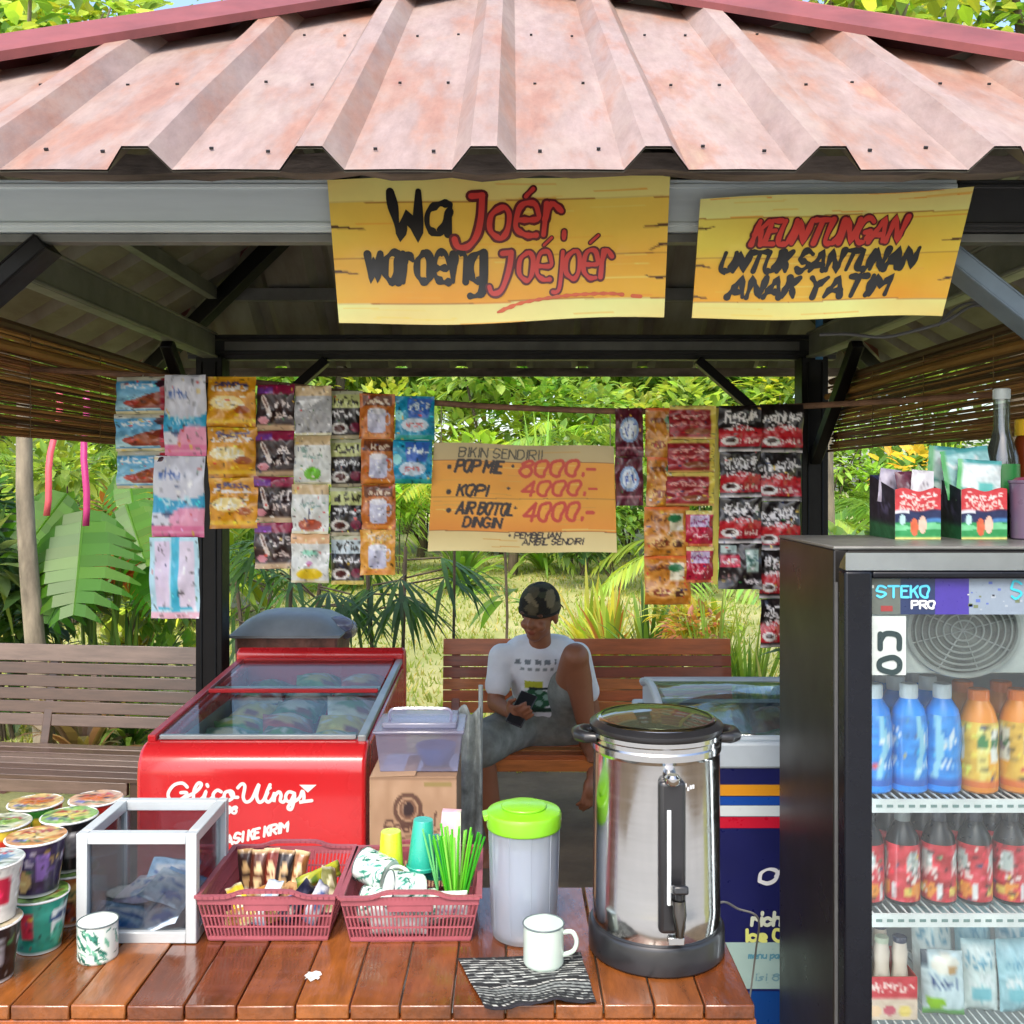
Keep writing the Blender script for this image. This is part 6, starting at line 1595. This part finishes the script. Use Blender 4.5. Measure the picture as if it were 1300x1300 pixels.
# legs
def leg(h_, k_, a_, toe):
    capsule(mb, h_, k_, .088, .060); capsule(mb, k_, k_ + (k_ - h_).normalized() * .012, .060, .058); mid = k_.lerp(a_, .32) + Vector((0, .018, 0)); capsule(mb, k_, mid, .056, .058); capsule(mb, mid, a_, .057, .036)
    t = toe.normalized(); capsule(mb, a_ + Vector((0, .03, -.045)), a_ + t * .10 + Vector((0, 0, -.055)), .036, .034); capsule(mb, a_ + t * .10 + Vector((0, 0, -.055)), a_ + t * .165 + Vector((0, 0, -.064)), .036, .022); capsule(mb, a_, a_ + Vector((0, .015, -.04)), .038, .038)
    sd_ = t.cross(Vector((0, 0, 1))).normalized()
    for k in range(5): q = a_ + t * (.175 - .008 * abs(k - 1)) + sd_ * (-.026 + .013 * k) + Vector((0, 0, -.072)); capsule(mb, q - t * .02, q + t * .012, .011, .0085, 8)
leg(rhip, rk, ra, Vector((-.25, -1, 0))); leg(lhip, lk, la, Vector((.15, -1, 0)))
eyes = [hp(s * .031, -.083, .012) for s in (-1, 1)]; lips = [hp(s * .011, -.092, -.055) for s in (-1, 0, 1)]; brow = [hp(s * q, -.088, .030) for s in (-1, 1) for q in (.018, .030, .042)]
stub = [hp(s * .02, -.075, -.085) for s in (-1, 1)]
sk = np.array(C(150, 96, 68, .9))
def skin(co):
    c = sk.copy()
    for e in eyes:
        if (co - e).length < .016: c = sk * .16
    for e in brow:
        if (co - e).length < .010: c = sk * .30
    for e in lips:
        if (co - e).length < .011: c = sk * np.array([.85, .55, .6])
    return c
body = fused(mb, 'body', m_skin, .0058, skin, pe, 4)
body.parent = pe
# t-shirt
mb = MB()
capsule(mb, hip + Vector((0, 0, .10)), wst, .150, .140); capsule(mb, wst, chs, .138, .146); capsule(mb, chs + Vector((-.06, 0, .02)), chs + Vector((.07, 0, .02)), .118, .118); capsule(mb, rs + Vector((.01, 0, -.002)), ls + Vector((-.01, 0, -.002)), .062, .062); capsule(mb, chs, nck + Vector((0, .012, -.045)), .10, .066)
for s_, e_ in ((rs, re), (ls, le)): capsule(mb, s_, s_.lerp(e_, .5), .060, .055); capsule(mb, s_.lerp(e_, .3), s_.lerp(e_, .62), .054, .058)
for k in range(9):                                                  # folds
    z = .56 + .03 * k; x = random.uniform(-.08, .08); capsule(mb, Vector((x - .05, -.118 + .01 * k * .2, z)), Vector((x + .05, -.122, z + random.uniform(-.03, .03))), .010, .006, 8)
sc_c = Vector((-.045, -.14, .665))
def shirt(co):
    c = np.array(C(236, 238, 242, .92))
    if co.y < -.07:
        dx, dz = (co.x - sc_c.x) / 1.3, (co.z - sc_c.z) / 1.25
        if abs(dz - .085) < .008 and abs(dx) < .07 and math.sin(dx * 190) > -.3: c = np.array(C(130, 140, 146))
        if abs(dz - .060) < .004 and abs(dx) < .06 and math.sin(dx * 260) > -.2: c = np.array(C(150, 158, 160))
        if abs(dx + .005) < .030 and 0 < dz + .005 < .026: c = np.array(C(206, 210, 60))
        if ((dx / .055) ** 2 + ((dz + .045) / .035) ** 2) < 1: c = np.array(C(40, 96, 62)) if math.sin(dx * 130) * math.sin(dz * 150 + 1) > -.15 else np.array(C(150, 186, 170))
        if abs(dz + .082) < .010 and abs(dx + .01) < .07: c = np.array(C(30, 60, 44))
        if abs(dz + .008) < .005 and abs(dx - .025) < .045: c = np.array(C(34, 50, 50))
    return c
fused(mb, 'shirt', m_shirt, .0065, shirt, pe, 5)
# shorts
mb = MB()
capsule(mb, rhip + Vector((0, .0, .0)), lhip, .135, .135); capsule(mb, hip, wst + Vector((0, 0, -.03)), .142, .138)
for h_, k_, q in ((rhip, rk, 1.03), (lhip, lk, .60)):
    capsule(mb, h_, h_.lerp(k_, q * .6), .108, .092); capsule(mb, h_.lerp(k_, q * .5), h_.lerp(k_, q - .06), .092, .096)
    for k in range(5): u = .25 + .14 * k; c = h_.lerp(k_, u * q); capsule(mb, c + Vector((-.06, -.03, .07)), c + Vector((.05, -.07, .03)), .014, .008, 8)
fused(mb, 'shorts', m_short, .0075, lambda c: (.5, .5, .5), pe, 5)
# cap worn backwards, and short hair under it
mb = MB(); vs = []; fs = []
n, m_ = 72, 26; cc = []
for j in range(m_ + 1):
    for i in range(n):
        an = 2 * math.pi * i / n; ph = math.pi / 2 * j / m_ * 1.0
        r = max(0., math.cos(ph)); z = .034 + .096 * math.sin(ph) + (.006 if j == 0 else 0)
        cc.append(camo(Vector((.083 * r * math.sin(an), -.1 * r * math.cos(an), z))))
        vs.append(tuple(hp((.083 * r ** .85) * math.sin(an), .012 - (.101 * r ** .85) * math.cos(an), z - (.018 if j == 0 else 0) * 1.0)))
for j in range(m_):
    for i in range(n): fs.append((j * n + i, j * n + (i + 1) % n, (j + 1) * n + (i + 1) % n, (j + 1) * n + i))
mb.add(vs, fs, 0, cc); mb.tube([tuple(hp(.0815 * math.sin(2 * math.pi * i / 36), .010 - .0985 * math.cos(2 * math.pi * i / 36), .022)) for i in range(37)], .0055, 6, col=(.02, .018, .014))
cp = mb.build('cap', m_cap, pe); sm_ = cp.modifiers.new('thick', 'SOLIDIFY'); sm_.thickness = .004; sm_.offset = 1
mb = MB(); vs = []; fs = []
for j in range(7):
    for i in range(9):
        u, v = i / 8 * 2 - 1, j / 6; vs.append(tuple(hp(.062 * u, .10 + .055 * v * math.sqrt(max(0., 1 - .6 * u * u)), .018 - .030 * v + .012 * (1 - u * u) * v)))
for j in range(6):
    for i in range(8): fs.append((j * 9 + i, j * 9 + i + 1, (j + 1) * 9 + i + 1, (j + 1) * 9 + i))
mb.add(vs, fs, 0, (.04, .038, .025)); bm_ = mb.build('brim', m_cap, cp); sm_ = bm_.modifiers.new('thick', 'SOLIDIFY'); sm_.thickness = .004
mb = MB()
ellip(mb, hp(0, .040, .005), (.079, .070, .055), HM); fused(mb, 'hair', mat('black_hair', col=(.010, .008, .008), rough=.7, bump=.6, bscale=120), .008, lambda c: (.01, .01, .01), pe, 2)
# the phone held in the hand
mb = MB(); mb.box((0, 0, 0), (.075, .010, .15)); o = mb.build('phone', m_blackp, None, loc=tuple(O + rh + Vector((.045, -.062, .030))), rot=(R(-40), R(15), R(-25)), bevel=.004); tag(o, 'black phone held by the seated person', 'phone')
# ------------------------------------------------------------------ garden
LEAF = leaf_mat('leaf')
LEAFG = leaf_mat('glossy_leaf', rough=.28, trans=.35)
m_bark = mat('pale_bark', col=(.30, .25, .18), rough=.9, var=.4, scale=10, bump=.6, bscale=30, stretch=(1, 1, .3))
m_barkd = mat('dark_bark', col=(.12, .09, .06), rough=.9, var=.4, scale=10, bump=.6, bscale=30, stretch=(1, 1, .3))
m_pot = mat('dark_pot', col=(.03, .03, .03), rough=.6)
m_terra = mat('terracotta_pot', col=(.36, .13, .07), rough=.8, var=.2)
Rn = random.Random(21)
U = Rn.uniform
def jit(c, k=.35):
    f = U(1 - k, 1 + k); return (min(c[0] * f * U(.85, 1.2), .9), min(c[1] * f, .9), c[2] * f * U(.7, 1.2))
YG = (.30, .39, .06); MG = (.13, .25, .045); DG = (.05, .115, .03); BG = (.075, .17, .085); YL = (.44, .41, .07); OR = (.36, .14, .04); LG = (.24, .38, .085)
def leaf(b, p, d, ln, wd, col, droop=.2, fold=.25, n=3, up=Vector((0, 0, 1))):
    """one blade shaped leaf from p along d"""
    d = d.normalized(); s = d.cross(up)
    if s.length < .05: s = d.cross(Vector((1, 0, .2)))
    s.normalize(); nn = s.cross(d)
    vs = []; prof = [0, .8, 1, .62, 0] if n >= 4 else [0, .95, .8, 0]
    k = len(prof) - 1
    for i, w_ in enumerate(prof):
        t = i / k; c = p + d * ln * t - Vector((0, 0, 1)) * droop * ln * t * t
        if w_ == 0: vs.append(c)
        else:
            vs += [c - s * wd / 2 * w_ + nn * fold * wd * .4 * w_, c, c + s * wd / 2 * w_ + nn * fold * wd * .4 * w_]
    fs = [(0, 2, 1), (0, 3, 2)]
    for i in range(k - 2):
        o = 1 + 3 * i; fs += [(o, o + 1, o + 4, o + 3), (o + 1, o + 2, o + 5, o + 4)]
    o = 1 + 3 * (k - 2); e = len(vs) - 1
    fs += [(o, o + 1, e), (o + 1, o + 2, e)]
    b.add(vs, fs, 0, col)
def rdir(zlo=-.3, zhi=1.):
    a = U(0, 2 * math.pi); z = U(zlo, zhi); r = math.sqrt(max(0., 1 - z * z)); return Vector((r * math.cos(a), r * math.sin(a), z))
def shrub(label, loc, h, r, n, ls, cols, group=None, name='shrub', asp=.45, stems=5, mat_=None, zlo=.12, cat='shrub'):
    t = thing(name, label, cat, loc, 0, group)
    lumps = [(Vector((U(-r, r) * .65, U(-r, r) * .65, h * U(zlo + .1, .92))), r * U(.3, .6), jit(Rn.choice(cols), .25)) for i in range(max(5, int(n / 90)))]
    b = MB()
    for i in range(n):
        c, rr, lc = Rn.choice(lumps); d = rdir(-.6, 1)
        p = c + Vector((d.x * rr, d.y * rr, d.z * rr * .75)) * U(.45, 1.05)
        if p.z < .03: continue
        leaf(b, p, (d + rdir(-.5, .6) * .7), ls * U(.6, 1.25), ls * asp * U(.8, 1.2), jit(lc, .28), U(.0, .4))
    b.build('foliage', mat_ or LEAF, t, smooth=False)
    b = MB()
    for i in range(stems):
        c = Rn.choice(lumps)[0]; b.tube(smooth([(U(-.1, .1) * r, U(-.1, .1) * r, 0), (c.x * .4, c.y * .4, c.z * .55), tuple(c)], 3), [.02 * h * .35 * q for q in (1, .95, .9, .8, .7, .6, .5)], 5)
    b.build('stem', m_barkd, t)
    return t
def blades(label, loc, h, n, wd, cols, group=None, name='grassy_plant', spread=.6, droop=.6, cat='plant', pot=None):
    t = thing(name, label, cat, loc, 0, group); b = MB(); z0 = 0
    if pot:
        z0 = pot[1]; pb = MB(); pb.lathe([(pot[0] * .72, 0), (pot[0], pot[1] * .9), (pot[0] * 1.06, pot[1] * .9), (pot[0] * 1.06, pot[1]), (pot[0] * .92, pot[1]), (pot[0] * .9, pot[1] * .9), (1e-5, pot[1] * .9)], 24, close=False); pb.build('pot', pot[2], t)
    for i in range(n):
        a = U(0, 6.283); el = U(.35, 1.45); d = Vector((math.cos(a) * math.cos(el), math.sin(a) * math.cos(el), math.sin(el)))
        ln = h * U(.6, 1.15); col = jit(Rn.choice(cols)); s = d.cross(Vector((0, 0, 1))).normalized(); vs = []; k = 6
        for q in range(k + 1):
            u = q / k; c = Vector((d.x * .03, d.y * .03, z0)) + Vector((d.x * spread, d.y * spread, d.z)) * ln * u - Vector((0, 0, 1)) * droop * ln * u * u * math.cos(el) + Vector((d.x, d.y, 0)) * .2 * ln * u * u
            w_ = wd * math.sin(math.pi * min(.15 + u * .85, 1)) ** .7 / 2
            vs += [c - s * w_, c + s * w_]
        b.add(vs, [(2 * q, 2 * q + 1, 2 * q + 3, 2 * q + 2) for q in range(k)], 0, col)
    b.build('foliage', LEAF, t, smooth=False)
    return t
def frond(b, p, d, ln, col, nl=22, lw=.03, ll=.35, droop=.7):
    d = d.normalized(); pts = [p + d * ln * u - Vector((0, 0, 1)) * droop * ln * u * u for u in [i / 8 for i in range(9)]]
    b.tube(pts, [.010 * (1 - .8 * i / 8) for i in range(9)], 4, 0, col)
    for i in range(nl):
        u = .15 + .85 * i / nl; q = u * 8; k = min(int(q), 7); c = pts[k].lerp(pts[k + 1], q - k); tg = (pts[k + 1] - pts[k]).normalized(); s = tg.cross(Vector((0, 0, 1))).normalized()
        for sg in (-1, 1): leaf(b, c, s * sg * .9 + tg * .65 + Vector((0, 0, U(-.25, .1))), ll * math.sin(math.pi * (.12 + .8 * u)) * U(.85, 1.1), lw, jit(col, .2), .35, .1)
def palm(label, loc, h, nf, fl, col, group=None, name='palm', trunk=True, el=(.2, 1.2), lw=.035, ll=.4):
    t = thing(name, label, 'palm', loc, 0, group)
    if trunk: b = MB(); b.tube([(0, 0, 0), (.05, .02, h * .5), (.02, 0, h)], [.09, .07, .06], 10); b.build('trunk', m_barkd, t)
    b = MB()
    for i in range(nf):
        a = 6.283 * i / nf + U(-.2, .2); e = U(*el); frond(b, Vector((.02, 0, h)), Vector((math.cos(a) * math.cos(e), math.sin(a) * math.cos(e), math.sin(e))), fl * U(.8, 1.1), jit(col, .25), lw=lw, ll=ll)
    b.build('crown', LEAF, t, smooth=False); return t
def fanpalm(label, loc, canes, col, group):
    """clump of thin canes with finger leaved fans"""
    t = thing('lady_palm', label, 'palm', loc, 0, group); bs = MB(); b = MB()
    for (x, y, h) in canes:
        bs.tube([(x * .5, y * .5, 0), (x * .8, y * .8, h * .6), (x, y, h)], .011, 6)
        for k in range(Rn.randint(4, 6)):
            a = U(0, 6.283); e = U(-.2, .8); d = Vector((math.cos(a) * math.cos(e), math.sin(a) * math.cos(e), math.sin(e))); st0 = Vector((x, y, h - U(0, .25))); c = st0 + d * U(.18, .32)
            bs.tube([st0, c], .005, 4); s = d.cross(Vector((0, 0, 1))).normalized()
            for q in range(8):
                f = (q / 7 - .5) * 2.5; leaf(b, c, d * math.cos(f) + s * math.sin(f) + Vector((0, 0, -.2)), U(.26, .36), .027, jit(col, .4), U(.35, .75), .1, n=4)
    bs.build('cane', m_barkd, t); b.build('foliage', LEAF, t, smooth=False); return t
def tree(label, loc, h, tr, crown_r, n, ls, cols, group=None, bark=None, cz=.62, name='tree', asp=.5, lean=(0, 0)):
    t = thing(name, label, 'tree', loc, 0, group); bs = MB(); top = Vector((lean[0], lean[1], h * .72))
    bs.tube(smooth([(0, 0, 0), (lean[0] * .2 + U(-.1, .1), lean[1] * .3, h * .3), (lean[0] * .6, lean[1] * .7, h * .52), tuple(top)], 4), [tr * (1 - .6 * i / 12) for i in range(13)], 12)
    ends = []
    for i in range(9):
        d = rdir(.05, .9); st0 = Vector((lean[0] * .6, lean[1] * .6, h * U(.42, .68))); e = Vector((lean[0], lean[1], h * cz)) + Vector((d.x * crown_r * .8, d.y * crown_r * .8, (d.z - .2) * h * .36)); mid = st0.lerp(e, .5) + Vector((0, 0, .15)); bs.tube(smooth([tuple(st0), tuple(mid), tuple(e)], 3), [tr * .4, tr * .34, tr * .28, tr * .22, tr * .17, tr * .12, tr * .08], 6); ends += [e, mid]
    bs.build('trunk', bark or m_barkd, t); b = MB()
    cl = [(e + rdir(-.5, .9) * U(.0, .35) * crown_r, crown_r * U(.16, .34), jit(Rn.choice(cols), .3)) for e in ends for q in range(3)]
    for i in range(n):
        c, rr, lc = Rn.choice(cl); d = rdir(-.7, 1); leaf(b, c + d * rr * U(.3, 1.0), d + rdir(-.8, .5), ls * U(.6, 1.2), ls * asp, jit(lc, .25), U(.0, .4))
    b.build('crown', LEAF, t, smooth=False); return t

# near plants, beyond the weathered bench
def monstera(label, loc, leaves, col, group=None):
    t = thing('monstera', label, 'plant', loc, 0, group); b = MB(); bs = MB()
    for (x, y, z, sz_, face, roll) in leaves:
        c = Vector((x, y, z)); bs.tube(smooth([(x * .2, y * .2 + .05, 0), (x * .6, y * .5 + .1, z * .7), (x, y + .04, z)], 4), .011, 6, col=(.12, .2, .03))
        d = Vector((math.sin(face), -.45, -.9)).normalized(); s = d.cross(Vector((0, -1, .25))).normalized(); nn = s.cross(d); cc = jit(col, .15)
        M = 9
        for sg in (-1, 1):
            for i in range(M):                                      # blade joined near the midrib, split into lobes outside
                u0 = (i + .5) / M; wv = sz_ * .56 * math.sin(math.pi * (.12 + .84 * u0)) ** .7
                o0 = c + d * sz_ * (u0 - .15); st_w = sz_ / M; hw_ = d * st_w * .5; sw_ = d * sz_ * .12
                f1 = o0 + s * sg * wv * .5 + sw_ * .35 + nn * wv * .10; f2 = o0 + s * sg * wv * .85 + sw_ * .8 - nn * wv * .06; tip = o0 + s * sg * wv + sw_ * 1.1 - nn * wv * .2
                b.add([o0 - hw_, o0 + hw_, f1 + hw_ * .98, f1 - hw_ * .98, f2 + hw_ * .60, f2 - hw_ * .50, tip + hw_ * .15, tip - hw_ * .2], [(0, 1, 2, 3), (3, 2, 4, 5), (5, 4, 6, 7)], 0, jit(cc, .22))
        b.tube([c - d * sz_ * .15, c + d * sz_ * .85], [.010, .003], 5, col=(cc[0] * 1.5, cc[1] * 1.4, cc[2] * 1.5))
    b.build('foliage', LEAF, t, smooth=False); bs.build('stalk', LEAFG, t); return t
def px(x, d): return (x - CX) * d / F
monstera('big bright green split leaf monstera beyond the weathered bench', (px(115, 5.6), 5.6, 0), [(.0, -.1, 1.30, .62, .1, 0), (-.20, .05, 1.42, .45, -.5, 0), (.22, .0, 1.36, .42, .5, 0), (-.12, .1, 1.05, .42, -.3, 0), (.16, .15, 1.58, .34, .3, 0), (.3, .1, 1.05, .36, .6, 0)], (.06, .19, .010))
tree('slim pale trunk tree beside the monstera', (px(60, 5.3), 5.3, 0), 4.2, .058, 1.3, 1500, .15, [MG, LG], bark=m_bark, lean=(-.22, 0), cz=.8)
shrub('orange red croton shrub beside the monstera', (px(155, 6.2), 6.2, 0), 1.55, .36, 420, .17, [OR, (.22, .2, .03), MG], asp=.36)
shrub('yellow green leafy shrub under the wet wipe strip', (px(175, 6.6), 6.6, 0), 1.35, .42, 700, .12, [YG, MG, (.30, .3, .05)], asp=.45)
shrub('blue green broad leaved shrub at the edge by the pale trunk', (px(5, 5.9), 5.9, 0), 1.55, .5, 380, .30, [(.10, .17, .12), BG], asp=.34)
shrub('dark low shrub under the pale trunk', (px(30, 6.4), 6.4, 0), .85, .55, 560, .17, [DG, DG, MG], asp=.4)
blades('dry brown bromeliad by the monstera stalks', (px(105, 5.35), 5.35, 0), .8, 46, .055, [(.22, .13, .08), (.26, .17, .12), (.12, .10, .05)], spread=.8)
blades('dark strap leaved plant under the wet wipe strip', (px(165, 5.7), 5.7, 0), .95, 60, .032, [DG, MG], spread=.55)
fanpalm('dark finger leaved palm clump behind the lidded bin', (px(352, 5.3), 5.3, 0), [(.06, .1, 1.22), (.24, -.05, 1.0), (-.25, .1, 1.02)], (.05, .12, .025), 'finger leaved palms')
fanpalm('dark finger leaved palm clump between the mug strip and the price board', (px(500, 5.1), 5.1, 0), [(-.14, 0, 1.12), (.05, .1, 1.20)], (.045, .11, .025), 'finger leaved palms')
fanpalm('finger leaved palm clump behind the golden packs', (px(300, 6.4), 6.4, 0), [(-.1, 0, 1.15), (.25, -.05, .95)], (.06, .14, .03), 'finger leaved palms')
b = MB(); b.tube([(0, 0, 0), (.01, 0, .95), (.015, 0, 1.62)], .008, 6); tag(b.build('garden_stake', m_barkd, None, loc=(px(574, 5.0), 5.0, 0)), 'thin dark stake standing beside the bench end', 'stake')
# sapling with drooping leaves and potted plants beyond the bench
t = thing('sapling', 'lone sapling with a few drooping leaves on the lawn', 'plant', (px(640, 6.2), 6.2, 0)); b = MB(); bs = MB()
bs.tube([(0, 0, 0), (.02, 0, .7), (.0, 0, 1.28)], .010, 6); bs.build('stem', m_barkd, t)
for i in range(12): a = U(0, 6.28); leaf(b, Vector((.01, 0, U(.75, 1.3))), Vector((math.cos(a), math.sin(a) * .5, U(-.2, .5))), U(.26, .4), .09, jit(MG), .6, n=4)
b.build('foliage', LEAF, t, smooth=False)
pots = [(775, 6.7, .16, .22, m_terra, [OR, YL, YG], 'potted orange leaved plant in a terracotta pot beyond the bench'), (822, 6.3, .17, .24, m_pot, [DG, MG, YG], 'potted dark leaved plant in a black pot beyond the bench'), (748, 7.2, .15, .20, m_pot, [YG, YL], 'potted yellow green plant furthest from the bench'), (850, 6.9, .14, .2, m_pot, [YL, (.35, .2, .1)], 'potted yellow plant behind the amber strip')]
for x, d_, r_, h_, m_, cs, lb in pots:
    blades(lb, (px(x, d_), d_, 0), .75, 70, .035, cs, 'potted plants beyond the bench', 'potted_plant', .5, .4, 'potted plant', (r_, h_, m_))
blades('fluffy lime green grass clump under the coffee strips', (px(905, 5.6), 5.6, 0), 1.02, 260, .020, [(.20, .30, .05), (.26, .34, .08), LG], spread=.5, droop=.5)
blades('lime green grass clump beside the black gazebo post', (px(950, 5.4), 5.4, 0), .92, 200, .022, [(.20, .30, .05), (.24, .34, .08), MG], spread=.5, droop=.5)
shrub('small yellow bush at the end of the orange bench', (px(872, 5.9), 5.9, 0), 1.0, .30, 420, .10, [YL, YG, (.4, .2, .1)])
blades('striped pale leaved plant beside the navy chest', (px(985, 4.9), 4.9, 0), .78, 46, .05, [(.16, .26, .06), (.36, .38, .16)], spread=.6)
shrub('pale variegated shrub between the post and the fridge', (px(1080, 4.6), 4.6, 0), 1.45, .28, 380, .13, [(.34, .42, .26), (.12, .2, .08), MG], asp=.45)
shrub('yellow flowering bush behind the sachet boxes', (px(1120, 4.9), 4.9, 0), 1.75, .34, 420, .11, [YG, (.40, .34, .05), MG])
tree('pale grey trunk tree behind the right of way of the drinks fridge'.replace(' right of way of the', ''), (px(1056, 6.2), 6.2, 0), 5.5, .085, 1.6, 1500, .16, [LG, YG], bark=m_bark, cz=.82)
shrub('tall shrub filling the gap behind the fridge top', (px(1180, 5.8), 5.8, 0), 2.1, .6, 900, .14, [MG, LG, YG])
# mid garden, beds beyond the lawn
mid = []
kinds = ['shrub', 'palm', 'blade', 'broad', 'palm', 'blade', 'shrub', 'palm']
adjs = ['bushy', 'feathery', 'spiky', 'broad leaved', 'airy', 'ragged', 'dense', 'rounded', 'slender', 'drooping', 'arching', 'mounded']
cw = {0: 'yellow green', 1: 'mid green', 2: 'light green', 3: 'dark green', 4: 'blue green', 5: 'golden'}
pal = [YG, MG, LG, DG, BG, YL]
used = set(); cnt = 0
spots = []
for row, (d0, d1, x0, x1, nn) in enumerate([(10.5, 12.5, -40, 300, 7), (13.5, 16.5, 250, 1130, 12), (16.5, 20, -150, 1250, 18), (20.5, 22, -150, 1400, 17)]):
    for i in range(nn):
        d_ = U(d0, d1); x = x0 + (x1 - x0) * (i + U(.2, .8)) / nn; spots.append((px(x, d_), d_, row))
place_w = ['past the sandy path', 'across the lawn', 'at the lawn end', 'in the rear hedge']
nth = ['first', 'second', 'third', 'fourth', 'fifth', 'sixth', 'seventh', 'eighth', 'ninth', 'tenth', 'eleventh', 'twelfth', 'thirteenth']
seen = {}
for i, (x, y, row) in enumerate(spots):
    kd = Rn.choice(kinds); ci = Rn.choice([0, 0, 1, 1, 2, 2, 3, 2] if kd != 'yellow' else [5]); c = pal[ci]
    if row == 3 and kd in ('blade', 'yellow', 'palm'): kd = 'shrub'
    nm = {'shrub': 'shrub', 'palm': 'palm', 'blade': 'grassy plant', 'broad': 'broad leaved plant', 'yellow': 'flowering bush'}[kd]
    key = (cw[ci], nm, row); seen[key] = seen.get(key, 0) + 1
    lb = '%s %s %s, %s from the blue strips' % (cw[ci], nm, place_w[row], nth[min(seen[key] - 1, 12)])
    gname = 'plants in the garden beds'; sc0 = [.8, 1., 1.25, 2.0][row]
    if row == 3 and kd in ('blade', 'yellow', 'palm'): kd = 'shrub'
    if kd == 'shrub': shrub(lb, (x, y, 0), U(1.6, 2.8) * sc0, U(.8, 1.3) * sc0, 900 if row < 3 else 1500, .22 if row < 3 else .36, [c, jit(c), LG], gname)
    elif kd == 'palm': palm(lb, (x, y, 0), U(.5, 1.8) * sc0, 11, U(1.4, 2.1) * sc0, c, gname, lw=.055, ll=.5)
    elif kd == 'blade': blades(lb, (x, y, 0), U(1.5, 2.4) * sc0, 110, .075, [c, jit(c)], gname, spread=.5)
    elif kd == 'broad': shrub(lb, (x, y, 0), U(1.4, 2.4) * sc0, U(.6, 1.0) * sc0, 260, .6, [c, MG], gname, name='broad_leaved_plant', asp=.35, mat_=LEAFG, cat='plant')
    else: shrub(lb, (x, y, 0), U(1.2, 2.0) * sc0, U(.6, .9) * sc0, 700, .16, [YL, YG], gname)
# trees behind, closing the view, and two tall ones that show above the roof
tw = ['wide dark', 'light green', 'tall yellow green', 'dense mid green', 'open crowned', 'rounded']
for i in range(13):
    x = -150 + 1600 * (i + U(.2, .8)) / 13; d_ = U(22, 29)
    tree('%s back row tree, %s from the blue strips' % (tw[i % 6], nth[i]), (px(x, d_), d_, 0), U(6.5, 9.), .18, U(2.0, 2.8), 2600, .55, [LG, MG, (.16, .26, .06)], 'back row trees', cz=.52)
tree('tall leafy tree showing above the roof edge beside the bench with grey slats', (-8.6, 14.5, 0), 11.5, .24, 3.4, 5200, .34, [LG, YG, MG], None, bark=m_bark, cz=.72)
tree('tall thin crowned tree showing above the roof over the fridge', (8.6, 16.5, 0), 12.5, .22, 3.2, 3600, .34, [MG, LG, YG], None, bark=m_barkd, cz=.72)
# hanging pink ribbons by the blind
for k, (x, y0, y1, d_) in enumerate([(75, 556, 655, 4.7), (107, 556, 668, 4.6)]):
    b = MB(); p, q = at(x, y0 - 60, d_), at(x - (18 if k == 0 else -2), y1, d_); vs = []
    for i in range(9):
        u = i / 8; c = p.lerp(q, u) + Vector((.008 * math.sin(u * 9 + k), .01 * math.sin(u * 7), 0)); vs += [c + Vector((-.015, 0, 0)), c + Vector((.015, .006, 0))]
    b.add(vs, [(2 * i, 2 * i + 2, 2 * i + 3, 2 * i + 1) for i in range(8)], 0, [C(222, 96, 110), C(196, 60, 130)][k]); o = b.build('ribbon', PLAST); s_ = o.modifiers.new('thick', 'SOLIDIFY'); s_.thickness = .001
    tag(o, ['coral pink ribbon hanging by the pale trunk', 'magenta pink ribbon hanging above the monstera'][k], 'ribbon')
# turf blades over the lawn
b = MB()
for i in range(26000):
    d_ = 5.2 + 15 * Rn.random() ** 1.4; x = U(-.62, .42) * d_
    h = U(.03, .08); a = U(0, 6.28); w_ = .006 + .0006 * d_; dx, dy = math.cos(a), math.sin(a); lx, ly = U(-.04, .04), U(-.04, .04)
    c = jit(Rn.choice([(.26, .31, .07), (.20, .26, .05), (.40, .37, .15)]), .2)
    b.add([(x - dx * w_, d_ - dy * w_, 0), (x + dx * w_, d_ + dy * w_, 0), (x + lx, d_ + ly, h)], [(0, 1, 2)], 0, c)
o = b.build('grass', LEAF, smooth=False); o['kind'] = 'stuff'; o['label'] = 'short sunlit grass of the lawn'
# cables under the beam and the blue strap
b = MB()
b.tube(smooth([tuple(at(x, y, 2.0)) for x, y in [(1040, 425), (1075, 424), (1120, 428), (1160, 420), (1200, 408), (1235, 388), (1262, 392)]], 5), .0035, 6); b.tube(smooth([tuple(at(x, y, 2.02)) for x, y in [(1190, 414), (1212, 392), (1240, 384), (1300, 392)]], 5), .003, 6)
tag(b.build('electric_cable', mat('grey_cable', col=(.09, .09, .09), rough=.6)), 'loose grey electric cable draped under the charity board', 'cable')
b = MB(); p = at(1040, 398, 3.86); b.box(tuple(p + Vector((0, 0, -.08))), (.028, .004, .20), col=C(60, 120, 170)); tag(b.build('strap', PLAST), 'short blue strap hanging at the top of the black post', 'strap')


# unseen trees across the forecourt, added for dark reflections in steel and glass
for i, (x, y) in enumerate([(5.5, -7.5), (9.5, -10.0), (2.6, -15.0)]):
    tree('added unseen tree for reflections across the forecourt, %s from the stall' % nth[i], (x, y, 0), 8.0, .2, 2.4, 1500, .5, [MG, DG], 'added reflection trees', cz=.45)
